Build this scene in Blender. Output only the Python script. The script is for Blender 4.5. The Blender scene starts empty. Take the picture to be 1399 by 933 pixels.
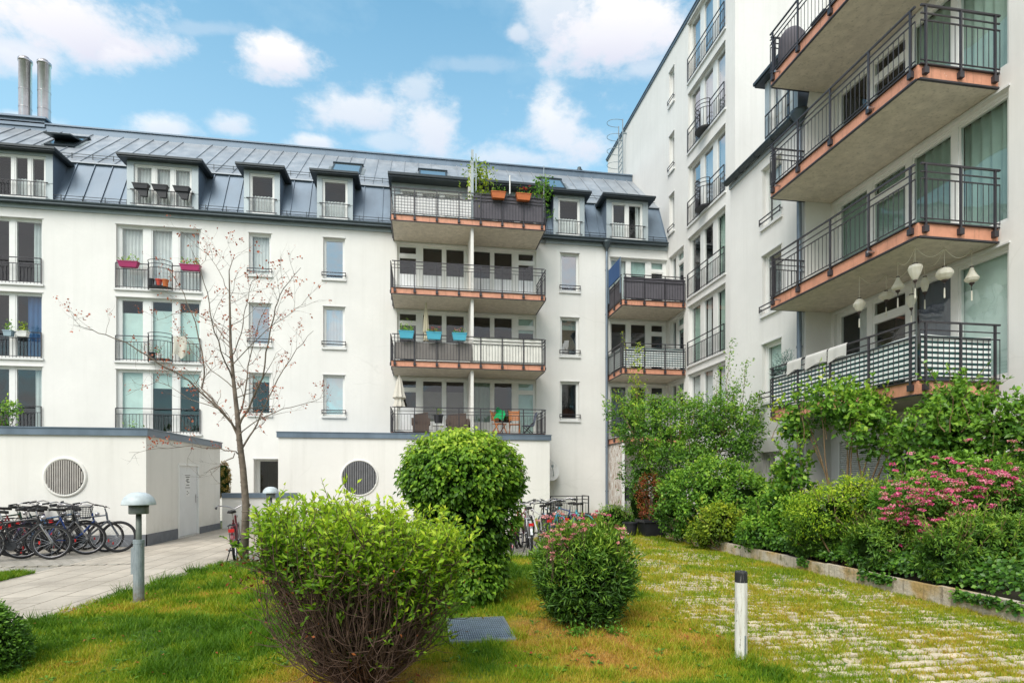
import bpy, math, random
import numpy as np
from mathutils import Vector, Matrix

R = random.Random(11)
NR = np.random.default_rng(11)
SC = bpy.context.scene
COL = SC.collection

# ------------------------------------------------------------------ survey of the place
F, CX, HY, TH, EYE = 770.0, 699.5, 657.0, math.radians(8.9), 1.55
ST, CT = math.sin(TH), math.cos(TH)

def gx(px, Y):
    return Y * math.tan(TH + math.atan((px - CX) / F))

def gy(px, X):
    return X / math.tan(TH + math.atan((px - CX) / F))

def zz(py, x, y):
    return EYE + (HY - py) / F * (x * ST + y * CT)

def dep(px, py, zc):
    u = (px - CX) / F
    return Vector((zc * (u * CT + ST), zc * (CT - u * ST), EYE + (HY - py) / F * zc))

def gp(px, py):
    v = dep(px, py, EYE * F / (py - HY))
    return Vector((v.x, v.y, 0))

FY = 23.5          # long facade plane y
TX = 10.6          # tower block plane x
WX, AX = 10.15, 9.44   # near wing planes
FL = [0.6, 3.34, 6.09, 8.84, 11.6]

# ------------------------------------------------------------------ mesh helpers
class MB:
    def __init__(s):
        s.v = []; s.f = []; s.m = []
    def quad(s, *p):
        i = len(s.v); s.v += [tuple(q) for q in p]; s.f.append(tuple(range(i, i + len(p)))); s.m.append(0)
        return s
    def hexa(s, p):
        i = len(s.v); s.v += [tuple(q) for q in p]
        for f in ((0, 3, 2, 1), (4, 5, 6, 7), (0, 1, 5, 4), (1, 2, 6, 5), (2, 3, 7, 6), (3, 0, 4, 7)):
            s.f.append(tuple(i + k for k in f)); s.m.append(0)
        return s
    def box(s, x0, y0, z0, x1, y1, z1):
        if x0 > x1: x0, x1 = x1, x0
        if y0 > y1: y0, y1 = y1, y0
        if z0 > z1: z0, z1 = z1, z0
        return s.hexa([(x0, y0, z0), (x1, y0, z0), (x1, y1, z0), (x0, y1, z0), (x0, y0, z1), (x1, y0, z1), (x1, y1, z1), (x0, y1, z1)])
    def bar(s, p, q, w, h=None):
        p, q = Vector(p), Vector(q); h = w if h is None else h
        d = q - p
        if d.length < 1e-6: return s
        d.normalize()
        up = Vector((0, 0, 1)) if abs(d.z) < .95 else Vector((0, 1, 0))
        a = d.cross(up).normalized() * w / 2; b = a.cross(d).normalized() * h / 2
        return s.hexa([p - a - b, p + a - b, p + a + b, p - a + b, q - a - b, q + a - b, q + a + b, q - a + b])
    def tube(s, pts, r, n=6, caps=True):
        pts = [Vector(p) for p in pts]; k = len(pts)
        rs = r if isinstance(r, (list, tuple)) else [r] * k
        i0 = len(s.v); prev = None
        for j, p in enumerate(pts):
            d = (pts[min(j + 1, k - 1)] - pts[max(j - 1, 0)])
            if d.length < 1e-9: d = Vector((0, 0, 1))
            d.normalize()
            if prev is None:
                a = d.orthogonal().normalized()
            else:
                a = prev - d * prev.dot(d)
                a = a.normalized() if a.length > 1e-6 else d.orthogonal().normalized()
            prev = a; b = d.cross(a)
            for t in range(n):
                an = 2 * math.pi * t / n
                s.v.append(tuple(p + (a * math.cos(an) + b * math.sin(an)) * rs[j]))
        for j in range(k - 1):
            for t in range(n):
                s.f.append((i0 + j * n + t, i0 + j * n + (t + 1) % n, i0 + (j + 1) * n + (t + 1) % n, i0 + (j + 1) * n + t)); s.m.append(0)
        if caps:
            s.f.append(tuple(i0 + t for t in reversed(range(n)))); s.m.append(0)
            s.f.append(tuple(i0 + (k - 1) * n + t for t in range(n))); s.m.append(0)
        return s
    def lathe(s, prof, n=24, c=(0, 0, 0)):
        i0 = len(s.v)
        for r, z in prof:
            for t in range(n):
                an = 2 * math.pi * t / n
                s.v.append((c[0] + r * math.cos(an), c[1] + r * math.sin(an), c[2] + z))
        for j in range(len(prof) - 1):
            for t in range(n):
                s.f.append((i0 + j * n + t, i0 + j * n + (t + 1) % n, i0 + (j + 1) * n + (t + 1) % n, i0 + (j + 1) * n + t)); s.m.append(0)
        return s
    def ring(s, c, ax, R0, r0, n=28, m=6):
        c = Vector(c); ax = Vector(ax).normalized(); a = ax.orthogonal().normalized(); b = ax.cross(a); i0 = len(s.v)
        for j in range(n):
            t = 2 * math.pi * j / n; d = a * math.cos(t) + b * math.sin(t)
            for k in range(m):
                q = 2 * math.pi * k / m
                s.v.append(tuple(c + d * (R0 + r0 * math.cos(q)) + ax * r0 * math.sin(q)))
        for j in range(n):
            for k in range(m):
                s.f.append((i0 + j * m + k, i0 + ((j + 1) % n) * m + k, i0 + ((j + 1) % n) * m + (k + 1) % m, i0 + j * m + (k + 1) % m)); s.m.append(0)
        return s
    def disc(s, c, ax, r, n=24):
        c = Vector(c); ax = Vector(ax).normalized(); a = ax.orthogonal().normalized(); b = ax.cross(a)
        return s.quad(*[c + (a * math.cos(2 * math.pi * j / n) + b * math.sin(2 * math.pi * j / n)) * r for j in range(n)])
    def sheet(s, fn, nu, nv):
        i0 = len(s.v)
        for j in range(nv + 1):
            for i in range(nu + 1):
                s.v.append(tuple(fn(i / nu, j / nv)))
        for j in range(nv):
            for i in range(nu):
                a = i0 + j * (nu + 1) + i
                s.f.append((a, a + 1, a + nu + 2, a + nu + 1)); s.m.append(0)
        return s
    def build(s, name, mat, parent=None, smooth=False):
        off = OFF.get(parent.name, (0, 0, 0)) if parent is not None else (0, 0, 0)
        me = bpy.data.meshes.new(name)
        me.from_pydata([(x - off[0], y - off[1], z - off[2]) for x, y, z in s.v], [], s.f)
        for mm in (mat if isinstance(mat, (list, tuple)) else [mat]):
            me.materials.append(mm)
        if smooth:
            me.polygons.foreach_set('use_smooth', [True] * len(me.polygons))
        me.update()
        o = bpy.data.objects.new(name, me); COL.objects.link(o)
        if parent is not None:
            o.parent = parent
            OFF[o.name] = off
        return o

OFF = {}

def tag(o, label=None, cat=None, group=None, kind=None):
    if label: o['label'] = label
    if cat: o['category'] = cat
    if group: o['group'] = group
    if kind: o['kind'] = kind
    return o

def thing(name, label, cat, loc=(0, 0, 0), rz=None, group=None):
    """An Empty at the base; with rz=None its parts are given in world coordinates, else in local ones."""
    o = bpy.data.objects.new(name, None); COL.objects.link(o)
    o.location = loc; o.empty_display_size = .2
    if rz is None: OFF[o.name] = tuple(loc)
    else: o.rotation_euler = (0, 0, rz)
    return tag(o, label, cat, group)

def dup(root, loc=None, rz=None, label=None):
    r = root.copy(); COL.objects.link(r)
    if loc is not None: r.location = loc
    if rz is not None: r.rotation_euler = (0, 0, rz)
    if label: r['label'] = label
    for ch in list(root.children):
        c = ch.copy(); COL.objects.link(c); c.parent = r
        for g in list(ch.children):
            d = g.copy(); COL.objects.link(d); d.parent = c
    return r

class FR:
    """a wall frame: u along the wall (to the right seen from outside), v up, d outward"""
    def __init__(s, o, U, N):
        s.o, s.U, s.N = Vector(o), Vector(U), Vector(N)
    def p(s, u, v, d=0):
        return s.o + s.U * u + s.N * d + Vector((0, 0, v))
    def box(s, mb, u0, v0, d0, u1, v1, d1):
        P = s.p
        return mb.hexa([P(u0, v0, d0), P(u1, v0, d0), P(u1, v0, d1), P(u0, v0, d1), P(u0, v1, d0), P(u1, v1, d0), P(u1, v1, d1), P(u0, v1, d1)])

# ------------------------------------------------------------------ materials
def new_mat(name):
    m = bpy.data.materials.new(name); m.use_nodes = True
    nt = m.node_tree; nt.nodes.clear()
    out = nt.nodes.new('ShaderNodeOutputMaterial')
    return m, nt, out

def nd(nt, t, **kw):
    n = nt.nodes.new(t)
    for k, v in kw.items():
        if k.startswith('i_'): n.inputs[k[2:].replace('_', ' ')].default_value = v
        else: setattr(n, k, v)
    return n

def c4(c): return (c[0], c[1], c[2], 1)

def coords(nt, scale=(1, 1, 1), rot=(0, 0, 0)):
    tc = nd(nt, 'ShaderNodeTexCoord'); mp = nd(nt, 'ShaderNodeMapping')
    mp.inputs['Scale'].default_value = scale; mp.inputs['Rotation'].default_value = rot
    nt.links.new(tc.outputs['Object'], mp.inputs['Vector'])
    return mp.outputs['Vector']

def noise(nt, vec, scale, detail=4, rough=.55):
    n = nd(nt, 'ShaderNodeTexNoise'); n.inputs['Scale'].default_value = scale; n.inputs['Detail'].default_value = detail
    n.inputs['Roughness'].default_value = rough
    nt.links.new(vec, n.inputs['Vector']); return n.outputs['Fac']

def ramp(nt, fac, stops):
    r = nd(nt, 'ShaderNodeValToRGB'); e = r.color_ramp.elements
    while len(e) < len(stops): e.new(.5)
    for k, (p, c) in enumerate(stops):
        e[k].position = p; e[k].color = c4(c) if not isinstance(c, float) else (c, c, c, 1)
    nt.links.new(fac, r.inputs['Fac']); return r.outputs['Color']

def mixc(nt, a, b, fac, mode='MIX'):
    m = nd(nt, 'ShaderNodeMix', data_type='RGBA', blend_type=mode)
    for sock, v in ((6, a), (7, b)):
        if isinstance(v, bpy.types.NodeSocket): nt.links.new(v, m.inputs[sock])
        else: m.inputs[sock].default_value = c4(v)
    if isinstance(fac, bpy.types.NodeSocket): nt.links.new(fac, m.inputs[0])
    else: m.inputs[0].default_value = fac
    return m.outputs[2]

def bump(nt, h, strength=.3, dist=.01):
    b = nd(nt, 'ShaderNodeBump'); b.inputs['Strength'].default_value = strength; b.inputs['Distance'].default_value = dist
    nt.links.new(h, b.inputs['Height']); return b.outputs['Normal']

def pbsdf(nt, out, col, rough=.6, metal=0., normal=None, spec=.5):
    p = nd(nt, 'ShaderNodeBsdfPrincipled')
    if isinstance(col, bpy.types.NodeSocket): nt.links.new(col, p.inputs['Base Color'])
    else: p.inputs['Base Color'].default_value = c4(col)
    if isinstance(rough, bpy.types.NodeSocket): nt.links.new(rough, p.inputs['Roughness'])
    else: p.inputs['Roughness'].default_value = rough
    p.inputs['Metallic'].default_value = metal; p.inputs['Specular IOR Level'].default_value = spec
    if normal is not None: nt.links.new(normal, p.inputs['Normal'])
    nt.links.new(p.outputs[0], out.inputs['Surface']); return p

def simple(name, col, rough=.6, metal=0., var=.12, sc=6., bmp=0., bsc=40.):
    m, nt, out = new_mat(name); v = coords(nt)
    n = noise(nt, v, sc, 5)
    a = tuple(max(0, c * (1 - var)) for c in col); b = tuple(min(1, c * (1 + var)) for c in col)
    c = ramp(nt, n, [(.3, a), (.7, b)])
    nm = bump(nt, noise(nt, v, bsc, 3), bmp, .01) if bmp else None
    pbsdf(nt, out, c, rough, metal, nm); return m

def nd_color(nt, vec, scale):
    n = nd(nt, 'ShaderNodeTexNoise'); n.inputs['Scale'].default_value = scale; n.inputs['Detail'].default_value = 5; nt.links.new(vec, n.inputs['Vector']); return n.outputs['Color']

def stucco(name, col, grime=.25):
    m, nt, out = new_mat(name); v = coords(nt)
    vs = coords(nt, (2.2, 2.2, .12))
    streak = noise(nt, vs, 1.6, 5, .6)
    patch = noise(nt, v, .45, 5, .6)
    fine = noise(nt, v, 9, 3)
    c = mixc(nt, col, tuple(k * .9 for k in col), ramp(nt, patch, [(.42, 0.), (.7, 1.)]))
    dirt = (col[0] * .74, col[1] * .74, col[2] * .72)
    gr = ramp(nt, streak, [(.50, 0.), (.74, float(grime))])
    c = mixc(nt, c, dirt, gr)
    # hairline cracks and trowel seams
    wv = nd(nt, 'ShaderNodeTexVoronoi', feature='DISTANCE_TO_EDGE'); wv.inputs['Scale'].default_value = .42; wn = nd(nt, 'ShaderNodeMapping'); wn.inputs['Scale'].default_value = (1, 1, 1.6)
    wa = mixc(nt, v, nd_color(nt, v, 1.2), .28); nt.links.new(wa, wn.inputs['Vector']); nt.links.new(wn.outputs['Vector'], wv.inputs['Vector'])
    ck = ramp(nt, wv.outputs['Distance'], [(.0, .55), (.006, 0.)]); ckm = nd(nt, 'ShaderNodeMath', operation='MULTIPLY'); nt.links.new(ck, ckm.inputs[0]); nt.links.new(ramp(nt, noise(nt, v, .33, 3), [(.52, 0.), (.62, .7)]), ckm.inputs[1])
    c = mixc(nt, c, dirt, ckm.outputs[0])
    # splash dirt near the ground
    sp = nd(nt, 'ShaderNodeSeparateXYZ'); nt.links.new(v, sp.inputs[0]); sm = nd(nt, 'ShaderNodeMapRange'); nt.links.new(sp.outputs['Z'], sm.inputs['Value']); sm.inputs['From Min'].default_value = .75; sm.inputs['From Max'].default_value = .1; sm.inputs['To Max'].default_value = .55
    sd = nd(nt, 'ShaderNodeMath', operation='MULTIPLY'); nt.links.new(sm.outputs[0], sd.inputs[0]); nt.links.new(ramp(nt, noise(nt, v, 2.6, 6, .7), [(.35, 0.), (.65, 1.)]), sd.inputs[1]); c = mixc(nt, c, (col[0] * .62, col[1] * .6, col[2] * .53), sd.outputs[0])
    c = mixc(nt, c, tuple(k * .95 for k in col), ramp(nt, fine, [(.4, 0.), (.7, .6)]))
    nm = bump(nt, noise(nt, v, 130, 3, .7), .25, .004)
    pbsdf(nt, out, c, .9, 0, nm, .2); return m

def zinc(name, col, rough=.42):
    m, nt, out = new_mat(name)
    v = coords(nt); vs = coords(nt, (1.8, 1.8, .35))
    n = noise(nt, vs, 1.3, 6, .6); n2 = noise(nt, v, .35, 3)
    c = ramp(nt, n, [(.3, tuple(k * .84 for k in col)), (.5, col), (.72, tuple(min(1, k * 1.2) for k in col))])
    c = mixc(nt, c, tuple(k * .7 for k in col), ramp(nt, n2, [(.4, 0.), (.7, .6)]))
    rr = ramp(nt, n, [(.3, rough * .8), (.7, rough * 1.3)])
    pbsdf(nt, out, c, rr, .35, bump(nt, n2, .1, .02)); return m

def glass(name, base, grow, tint, wav=.02):
    """clear pane: part mirror (more of it at grazing angles, the same from both sides), part see-through"""
    m, nt, out = new_mat(name); v = coords(nt)
    lw = nd(nt, 'ShaderNodeLayerWeight'); lw.inputs['Blend'].default_value = .5
    pw = nd(nt, 'ShaderNodeMath', operation='POWER'); pw.inputs[1].default_value = 4.; nt.links.new(lw.outputs['Facing'], pw.inputs[0])
    add = nd(nt, 'ShaderNodeMath', operation='MULTIPLY_ADD', use_clamp=True); add.inputs[1].default_value = grow; add.inputs[2].default_value = base
    nt.links.new(pw.outputs[0], add.inputs[0])
    tr = nd(nt, 'ShaderNodeBsdfTransparent'); tr.inputs[0].default_value = c4(tint)
    gl = nd(nt, 'ShaderNodeBsdfGlossy'); gl.inputs['Color'].default_value = (.97, .98, 1, 1); gl.inputs['Roughness'].default_value = .01
    nt.links.new(bump(nt, noise(nt, v, .9, 2), wav, .2), gl.inputs['Normal'])
    mx = nd(nt, 'ShaderNodeMixShader'); nt.links.new(add.outputs[0], mx.inputs[0]); nt.links.new(tr.outputs[0], mx.inputs[1]); nt.links.new(gl.outputs[0], mx.inputs[2])
    nt.links.new(mx.outputs[0], out.inputs['Surface']); return m

def cloth(name, col, trans=.3, stripes=None, axis=2, freq=10.):
    m, nt, out = new_mat(name); v = coords(nt)
    c = ramp(nt, noise(nt, v, 3, 4), [(.3, tuple(k * .86 for k in col)), (.7, col)])
    if stripes is not None:
        sx = nd(nt, 'ShaderNodeSeparateXYZ'); nt.links.new(v, sx.inputs[0])
        mu = nd(nt, 'ShaderNodeMath', operation='MULTIPLY'); mu.inputs[1].default_value = freq
        nt.links.new(sx.outputs[axis], mu.inputs[0])
        fr = nd(nt, 'ShaderNodeMath', operation='FRACT'); nt.links.new(mu.outputs[0], fr.inputs[0])
        gt = nd(nt, 'ShaderNodeMath', operation='GREATER_THAN'); gt.inputs[1].default_value = .5; nt.links.new(fr.outputs[0], gt.inputs[0])
        c = mixc(nt, c, stripes, gt.outputs[0])
    p = nd(nt, 'ShaderNodeBsdfPrincipled'); nt.links.new(c, p.inputs['Base Color']); p.inputs['Roughness'].default_value = .9; p.inputs['Specular IOR Level'].default_value = .05
    t = nd(nt, 'ShaderNodeBsdfTranslucent'); nt.links.new(c, t.inputs[0])
    mx = nd(nt, 'ShaderNodeMixShader'); mx.inputs[0].default_value = trans
    nt.links.new(p.outputs[0], mx.inputs[1]); nt.links.new(t.outputs[0], mx.inputs[2]); nt.links.new(mx.outputs[0], out.inputs['Surface']); return m

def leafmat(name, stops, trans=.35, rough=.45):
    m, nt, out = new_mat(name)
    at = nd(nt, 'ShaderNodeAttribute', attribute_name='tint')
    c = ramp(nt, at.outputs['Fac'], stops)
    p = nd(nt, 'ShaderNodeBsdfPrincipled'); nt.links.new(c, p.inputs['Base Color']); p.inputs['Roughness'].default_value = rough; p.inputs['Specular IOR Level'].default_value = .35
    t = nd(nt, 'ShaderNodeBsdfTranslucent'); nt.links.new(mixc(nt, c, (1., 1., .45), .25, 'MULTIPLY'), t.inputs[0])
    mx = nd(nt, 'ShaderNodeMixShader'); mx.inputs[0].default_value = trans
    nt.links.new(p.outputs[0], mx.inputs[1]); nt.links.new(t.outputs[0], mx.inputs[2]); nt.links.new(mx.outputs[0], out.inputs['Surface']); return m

M = {}
M['wall'] = stucco('white render', (.83, .815, .785))
M['wall2'] = stucco('white render of the annexes', (.83, .81, .77), .4)
M['wall3'] = stucco('white render of the wing', (.82, .805, .78), .35)
M['plinth'] = simple('grey plinth', (.16, .17, .19), .85, bmp=.3)
M['soffit'] = simple('soffit paint', (.57, .55, .50), .8, var=.12, sc=1.3)
M['copper'] = simple('salmon fascia', (.66, .30, .19), .5, .0, var=.24, sc=5)
def stained(name, col, rough):
    m, nt, out = new_mat(name); v = coords(nt)
    c = ramp(nt, noise(nt, v, 5, 5), [(.3, tuple(k * .85 for k in col)), (.7, tuple(min(1, k * 1.12) for k in col))])
    c = mixc(nt, c, tuple(k * .42 for k in col), ramp(nt, noise(nt, coords(nt, (7, 7, .7)), 2.2, 6, .65), [(.54, 0.), (.72, .65)]))
    c = mixc(nt, c, (.75, .62, .52), ramp(nt, noise(nt, v, 14, 5, .7), [(.66, 0.), (.70, .6)]))
    pbsdf(nt, out, c, rough, 0, bump(nt, noise(nt, v, 30, 4), .15, .005)); return m
M['copper'] = stained('weathered salmon fascia', (.66, .30, .19), .55)
M['soffit'] = stained('stained soffit paint', (.62, .56, .47), .85)
M['rail'] = simple('dark railing paint', (.045, .042, .05), .45, .2, var=.2)
M['frame'] = simple('white window frame', (.80, .80, .78), .35, var=.03)
M['sill'] = simple('light sill', (.70, .70, .69), .6, var=.06)
M['zinc'] = zinc('standing seam zinc', (.36, .39, .425))
M['zincd'] = zinc('blue grey zinc', (.165, .215, .275))
M['zincl'] = zinc('pale zinc front', (.40, .45, .47), .5)
M['trim'] = simple('dark gutter edge', (.035, .045, .052), .4, .3)
M['gutter'] = simple('gutter zinc', (.06, .078, .088), .4, .4)
M['pipe'] = simple('zinc pipe', (.19, .235, .29), .4, .4)
M['glass'] = glass('window glass', .07, .8, (.93, .97, .96), .05)
M['glassr'] = glass('reflecting window glass', .42, .55, (.8, .86, .87), .07)
M['glassd'] = glass('dim window glass', .085, .8, (.80, .87, .86), .06)
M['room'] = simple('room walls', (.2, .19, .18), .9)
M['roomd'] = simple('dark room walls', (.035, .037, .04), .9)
M['curt'] = cloth('white net curtain', (.90, .90, .90), .2)
M['mint'] = cloth('mint roller blind', (.68, .84, .79), .1)
M['drape'] = cloth('green tinted drape', (.44, .57, .50), .15)
M['blue'] = cloth('blue curtain', (.09, .19, .42), .15)
M['greyc'] = cloth('slate curtain', (.16, .18, .24), .1)
M['brownc'] = cloth('taupe blind', (.30, .26, .235), .2)
M['steel'] = simple('stainless steel', (.52, .50, .52), .28, .85, var=.1)
M['galv'] = simple('galvanised steel', (.28, .33, .36), .5, .5, var=.2, sc=14)
M['lampd'] = simple('lamp cap paint', (.50, .56, .585), .5, .0, var=.16, sc=11)
M['black'] = simple('black plastic', (.018, .019, .024), .5)
M['rubber'] = simple('tyre rubber', (.02, .02, .022), .8)
M['bark'] = simple('bark', (.13, .095, .075), .9, var=.4, sc=20, bmp=.6, bsc=60)
M['twig'] = simple('twigs', (.105, .062, .045), .9, var=.4, sc=20)
M['stemb'] = simple('shrub stems', (.20, .13, .07), .9, var=.3, sc=20)
M['maplew'] = simple('maple wood', (.17, .135, .105), .85, var=.45, sc=9, bmp=.5, bsc=50)
# ------------------------------------------------------------------ windows, walls, balconies
def wall_sheet(mb, fr, u0, u1, v0, v1, holes, rev=.16):
    us = sorted({u0, u1} | {min(max(h[k], u0), u1) for h in holes for k in (0, 2)})
    vs = sorted({v0, v1} | {min(max(h[k], v0), v1) for h in holes for k in (1, 3)})
    for i in range(len(us) - 1):
        for j in range(len(vs) - 1):
            cu, cv = (us[i] + us[i + 1]) / 2, (vs[j] + vs[j + 1]) / 2
            if any(h[0] < cu < h[2] and h[1] < cv < h[3] for h in holes): continue
            mb.quad(fr.p(us[i], vs[j]), fr.p(us[i + 1], vs[j]), fr.p(us[i + 1], vs[j + 1]), fr.p(us[i], vs[j + 1]))
    for a, b, c, d in holes:
        P = fr.p
        mb.quad(P(a, b), P(a, d), P(a, d, -rev), P(a, b, -rev)); mb.quad(P(c, b), P(c, b, -rev), P(c, d, -rev), P(c, d))
        mb.quad(P(a, d), P(c, d), P(c, d, -rev), P(a, d, -rev)); mb.quad(P(a, b), P(a, b, -rev), P(c, b, -rev), P(c, b))
    return mb

def folds(mb, fr, u0, u1, v0, v1, d, amp=.025, per=.13):
    n = max(6, int((u1 - u0) / per * 6)); ph = R.random() * 6
    mb.sheet(lambda s, t: fr.p(u0 + (u1 - u0) * s, v0 + (v1 - v0) * t, d + amp * math.sin(ph + (u1 - u0) * s / per * 6.28 + .4 * math.sin(t * 3 + s * 9))), n, 3)

def window(par, fr, w, ):
    """w: dict(u0, v0, u1, v1, lights=[(a, b, kind)...] as fractions of the width, rail, sill, g=glass)"""
    u0, v0, u1, v1 = w['u0'], w['v0'], w['u1'], w['v1']; W = u1 - u0
    rev = w.get('rev', .16); do = -rev + .005; dd = rev - .06     # frame sits deep in the reveal
    ft = w.get('ft', .055)
    mb = MB(); gb = MB(); db = -rev + .03
    fr.box(mb, u0, v0, -rev - .06, u0 + ft, v1, -rev + .05); fr.box(mb, u1 - ft, v0, -rev - .06, u1, v1, -rev + .05)
    fr.box(mb, u0 + ft, v1 - ft, -rev - .058, u1 - ft, v1, -rev + .048); fr.box(mb, u0 + ft, v0, -rev - .058, u1 - ft, v0 + ft, -rev + .048)
    L = w['lights']; lo, hi = v0 + ft, v1 - ft
    ab = []
    for a, b, k in L: ab.append((u0 + ft + (W - 2 * ft) * a, u0 + ft + (W - 2 * ft) * b, k))
    for i, (a, b, k) in enumerate(ab):
        nxt = ab[i + 1][0] if i + 1 < len(ab) else u1 - ft
        if nxt - b > .01: fr.box(mb, b, lo, -rev - .055, nxt, hi, -rev + .045)
        if i == 0 and a - u0 - ft > .01: fr.box(mb, u0 + ft, lo, -rev - .055, a, hi, -rev + .045)
        s = .045; lo2, hi2 = lo, hi
        if 'p' in k: 
            fr.box(mb, a, lo, -rev - .05, b, lo + .55, -rev + .035); lo2 = lo + .55
        if 't' in k:
            fr.box(mb, a, hi - .46, -rev - .05, b, hi - .36, -rev + .04)
            spans = [(lo2, hi - .46), (hi - .36, hi)]
        else: spans = [(lo2, hi2)]
        for (y0, y1) in spans:
            fr.box(mb, a, y0, -rev - .04, a + s, y1, -rev + .03); fr.box(mb, b - s, y0, -rev - .04, b, y1, -rev + .03)
            fr.box(mb, a + s, y0, -rev - .038, b - s, y0 + s, -rev + .028); fr.box(mb, a + s, y1 - s, -rev - .038, b - s, y1, -rev + .028)
            gb.quad(fr.p(a + s, y0 + s, -rev), fr.p(b - s, y0 + s, -rev), fr.p(b - s, y1 - s, -rev), fr.p(a + s, y1 - s, -rev))
    if rev > .2:
        P = fr.p
        for q in ((u0 - .002, v0, u0 - .002, v1), (u1 + .002, v0, u1 + .002, v1), (u0, v1 + .002, u1, v1 + .002)): mb.quad(P(q[0], q[1], -.15), P(q[2], q[3], -.15), P(q[2], q[3], -rev - .06), P(q[0], q[1], -rev - .06))
    wo = mb.build(w.get('name', 'window'), M['frame'], par)
    gb.build('pane', M[w.get('g', 'glass')], wo)
    # the room behind
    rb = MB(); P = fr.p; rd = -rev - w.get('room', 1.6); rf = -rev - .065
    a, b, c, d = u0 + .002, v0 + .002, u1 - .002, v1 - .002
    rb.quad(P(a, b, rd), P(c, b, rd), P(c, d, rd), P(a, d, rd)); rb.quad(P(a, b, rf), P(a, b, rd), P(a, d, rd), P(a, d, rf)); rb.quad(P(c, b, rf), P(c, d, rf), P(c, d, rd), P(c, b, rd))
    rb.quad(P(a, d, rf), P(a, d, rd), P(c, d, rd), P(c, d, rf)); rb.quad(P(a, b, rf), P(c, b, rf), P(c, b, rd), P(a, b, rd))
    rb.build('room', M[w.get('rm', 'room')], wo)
    cm = {}
    def add(key, fn): fn(cm.setdefault(key, MB()))
    for a, b, k in ab:
        dc = -rev - .12
        k0 = k[0]
        if k0 == 'c': add(('curtain', 'curt'), lambda m: folds(m, fr, a, b, lo, hi, dc))
        elif k0 == 's': add(('curtain', 'curt'), lambda m: folds(m, fr, a, a + (b - a) * R.uniform(.3, .6), lo, hi, dc))
        elif k0 == 'S': add(('curtain', 'curt'), lambda m: folds(m, fr, a + (b - a) * R.uniform(.4, .65), b, lo, hi, dc))
        elif k0 == 'b': add(('blind', 'mint'), lambda m: m.quad(fr.p(a, lo, dc + .04), fr.p(b, lo, dc + .04), fr.p(b, hi, dc + .04), fr.p(a, hi, dc + .04)))
        elif k0 == 'h':
            q = lo + (hi - lo) * R.uniform(.72, .88); add(('blind', 'mint'), lambda m: m.quad(fr.p(a, q, dc + .04), fr.p(b, q, dc + .04), fr.p(b, hi, dc + .04), fr.p(a, hi, dc + .04)))
        elif k0 == 'm':
            q = lo + (hi - lo) * R.uniform(.78, .86); add(('blind', 'mint'), lambda m: m.quad(fr.p(a, lo, dc + .04), fr.p(b, lo, dc + .04), fr.p(b, q, dc + .04), fr.p(a, q, dc + .04)))
        elif k0 == 'g': add(('drape', 'drape'), lambda m: folds(m, fr, a, b, lo, hi, dc, .035, .2))
        elif k0 == 'B': add(('blue_curtain', 'blue'), lambda m: folds(m, fr, a + (b - a) * .35, b, lo, hi, dc, .03, .17))
        elif k0 == 'k': add(('slate_curtain', 'greyc'), lambda m: folds(m, fr, a, b, lo, hi, dc, .015, .3))
        elif k0 == 'n':
            q = lo + (hi - lo) * .5; add(('lower_curtain', 'curt'), lambda m: folds(m, fr, a, b, lo, q, dc))
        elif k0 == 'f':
            q = lo + (hi - lo) * .5; add(('painted_reflection', 'reflection'), lambda m: m.quad(fr.p(a + .05, lo + .05, -rev + .004), fr.p(b - .05, lo + .05, -rev + .004), fr.p(b - .05, q, -rev + .004), fr.p(a + .05, q, -rev + .004)))  # pale quad paints sky reflection and white curtain onto the lower pane
        elif k0 == 'u':
            q = lo + (hi - lo) * .8; add(('taupe_blind', 'brownc'), lambda m: m.quad(fr.p(a, lo, dc + .04), fr.p(b, lo, dc + .04), fr.p(b, q, dc + .04), fr.p(a, q, dc + .04)))
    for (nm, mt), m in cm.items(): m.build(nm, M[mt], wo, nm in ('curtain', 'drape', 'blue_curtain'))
    if w.get('sill', True):
        sb = MB(); fr.box(sb, u0 - .06, v0 - .07, -rev + .06, u1 + .06, v0 - .002, .06); fr.box(sb, u0 - .06, v0 - .075, .06, u1 + .06, v0 - .035, .066)
        sb.build('sill', M['sill'], wo)
    if w.get('rim', True):
        sb = MB(); fr.box(sb, u0 - .03, v1 + .002, .002, u1 + .03, v1 + .035, .03); sb.build('drip_edge', M['sill'], wo)
    rk = w.get('rail')
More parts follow.
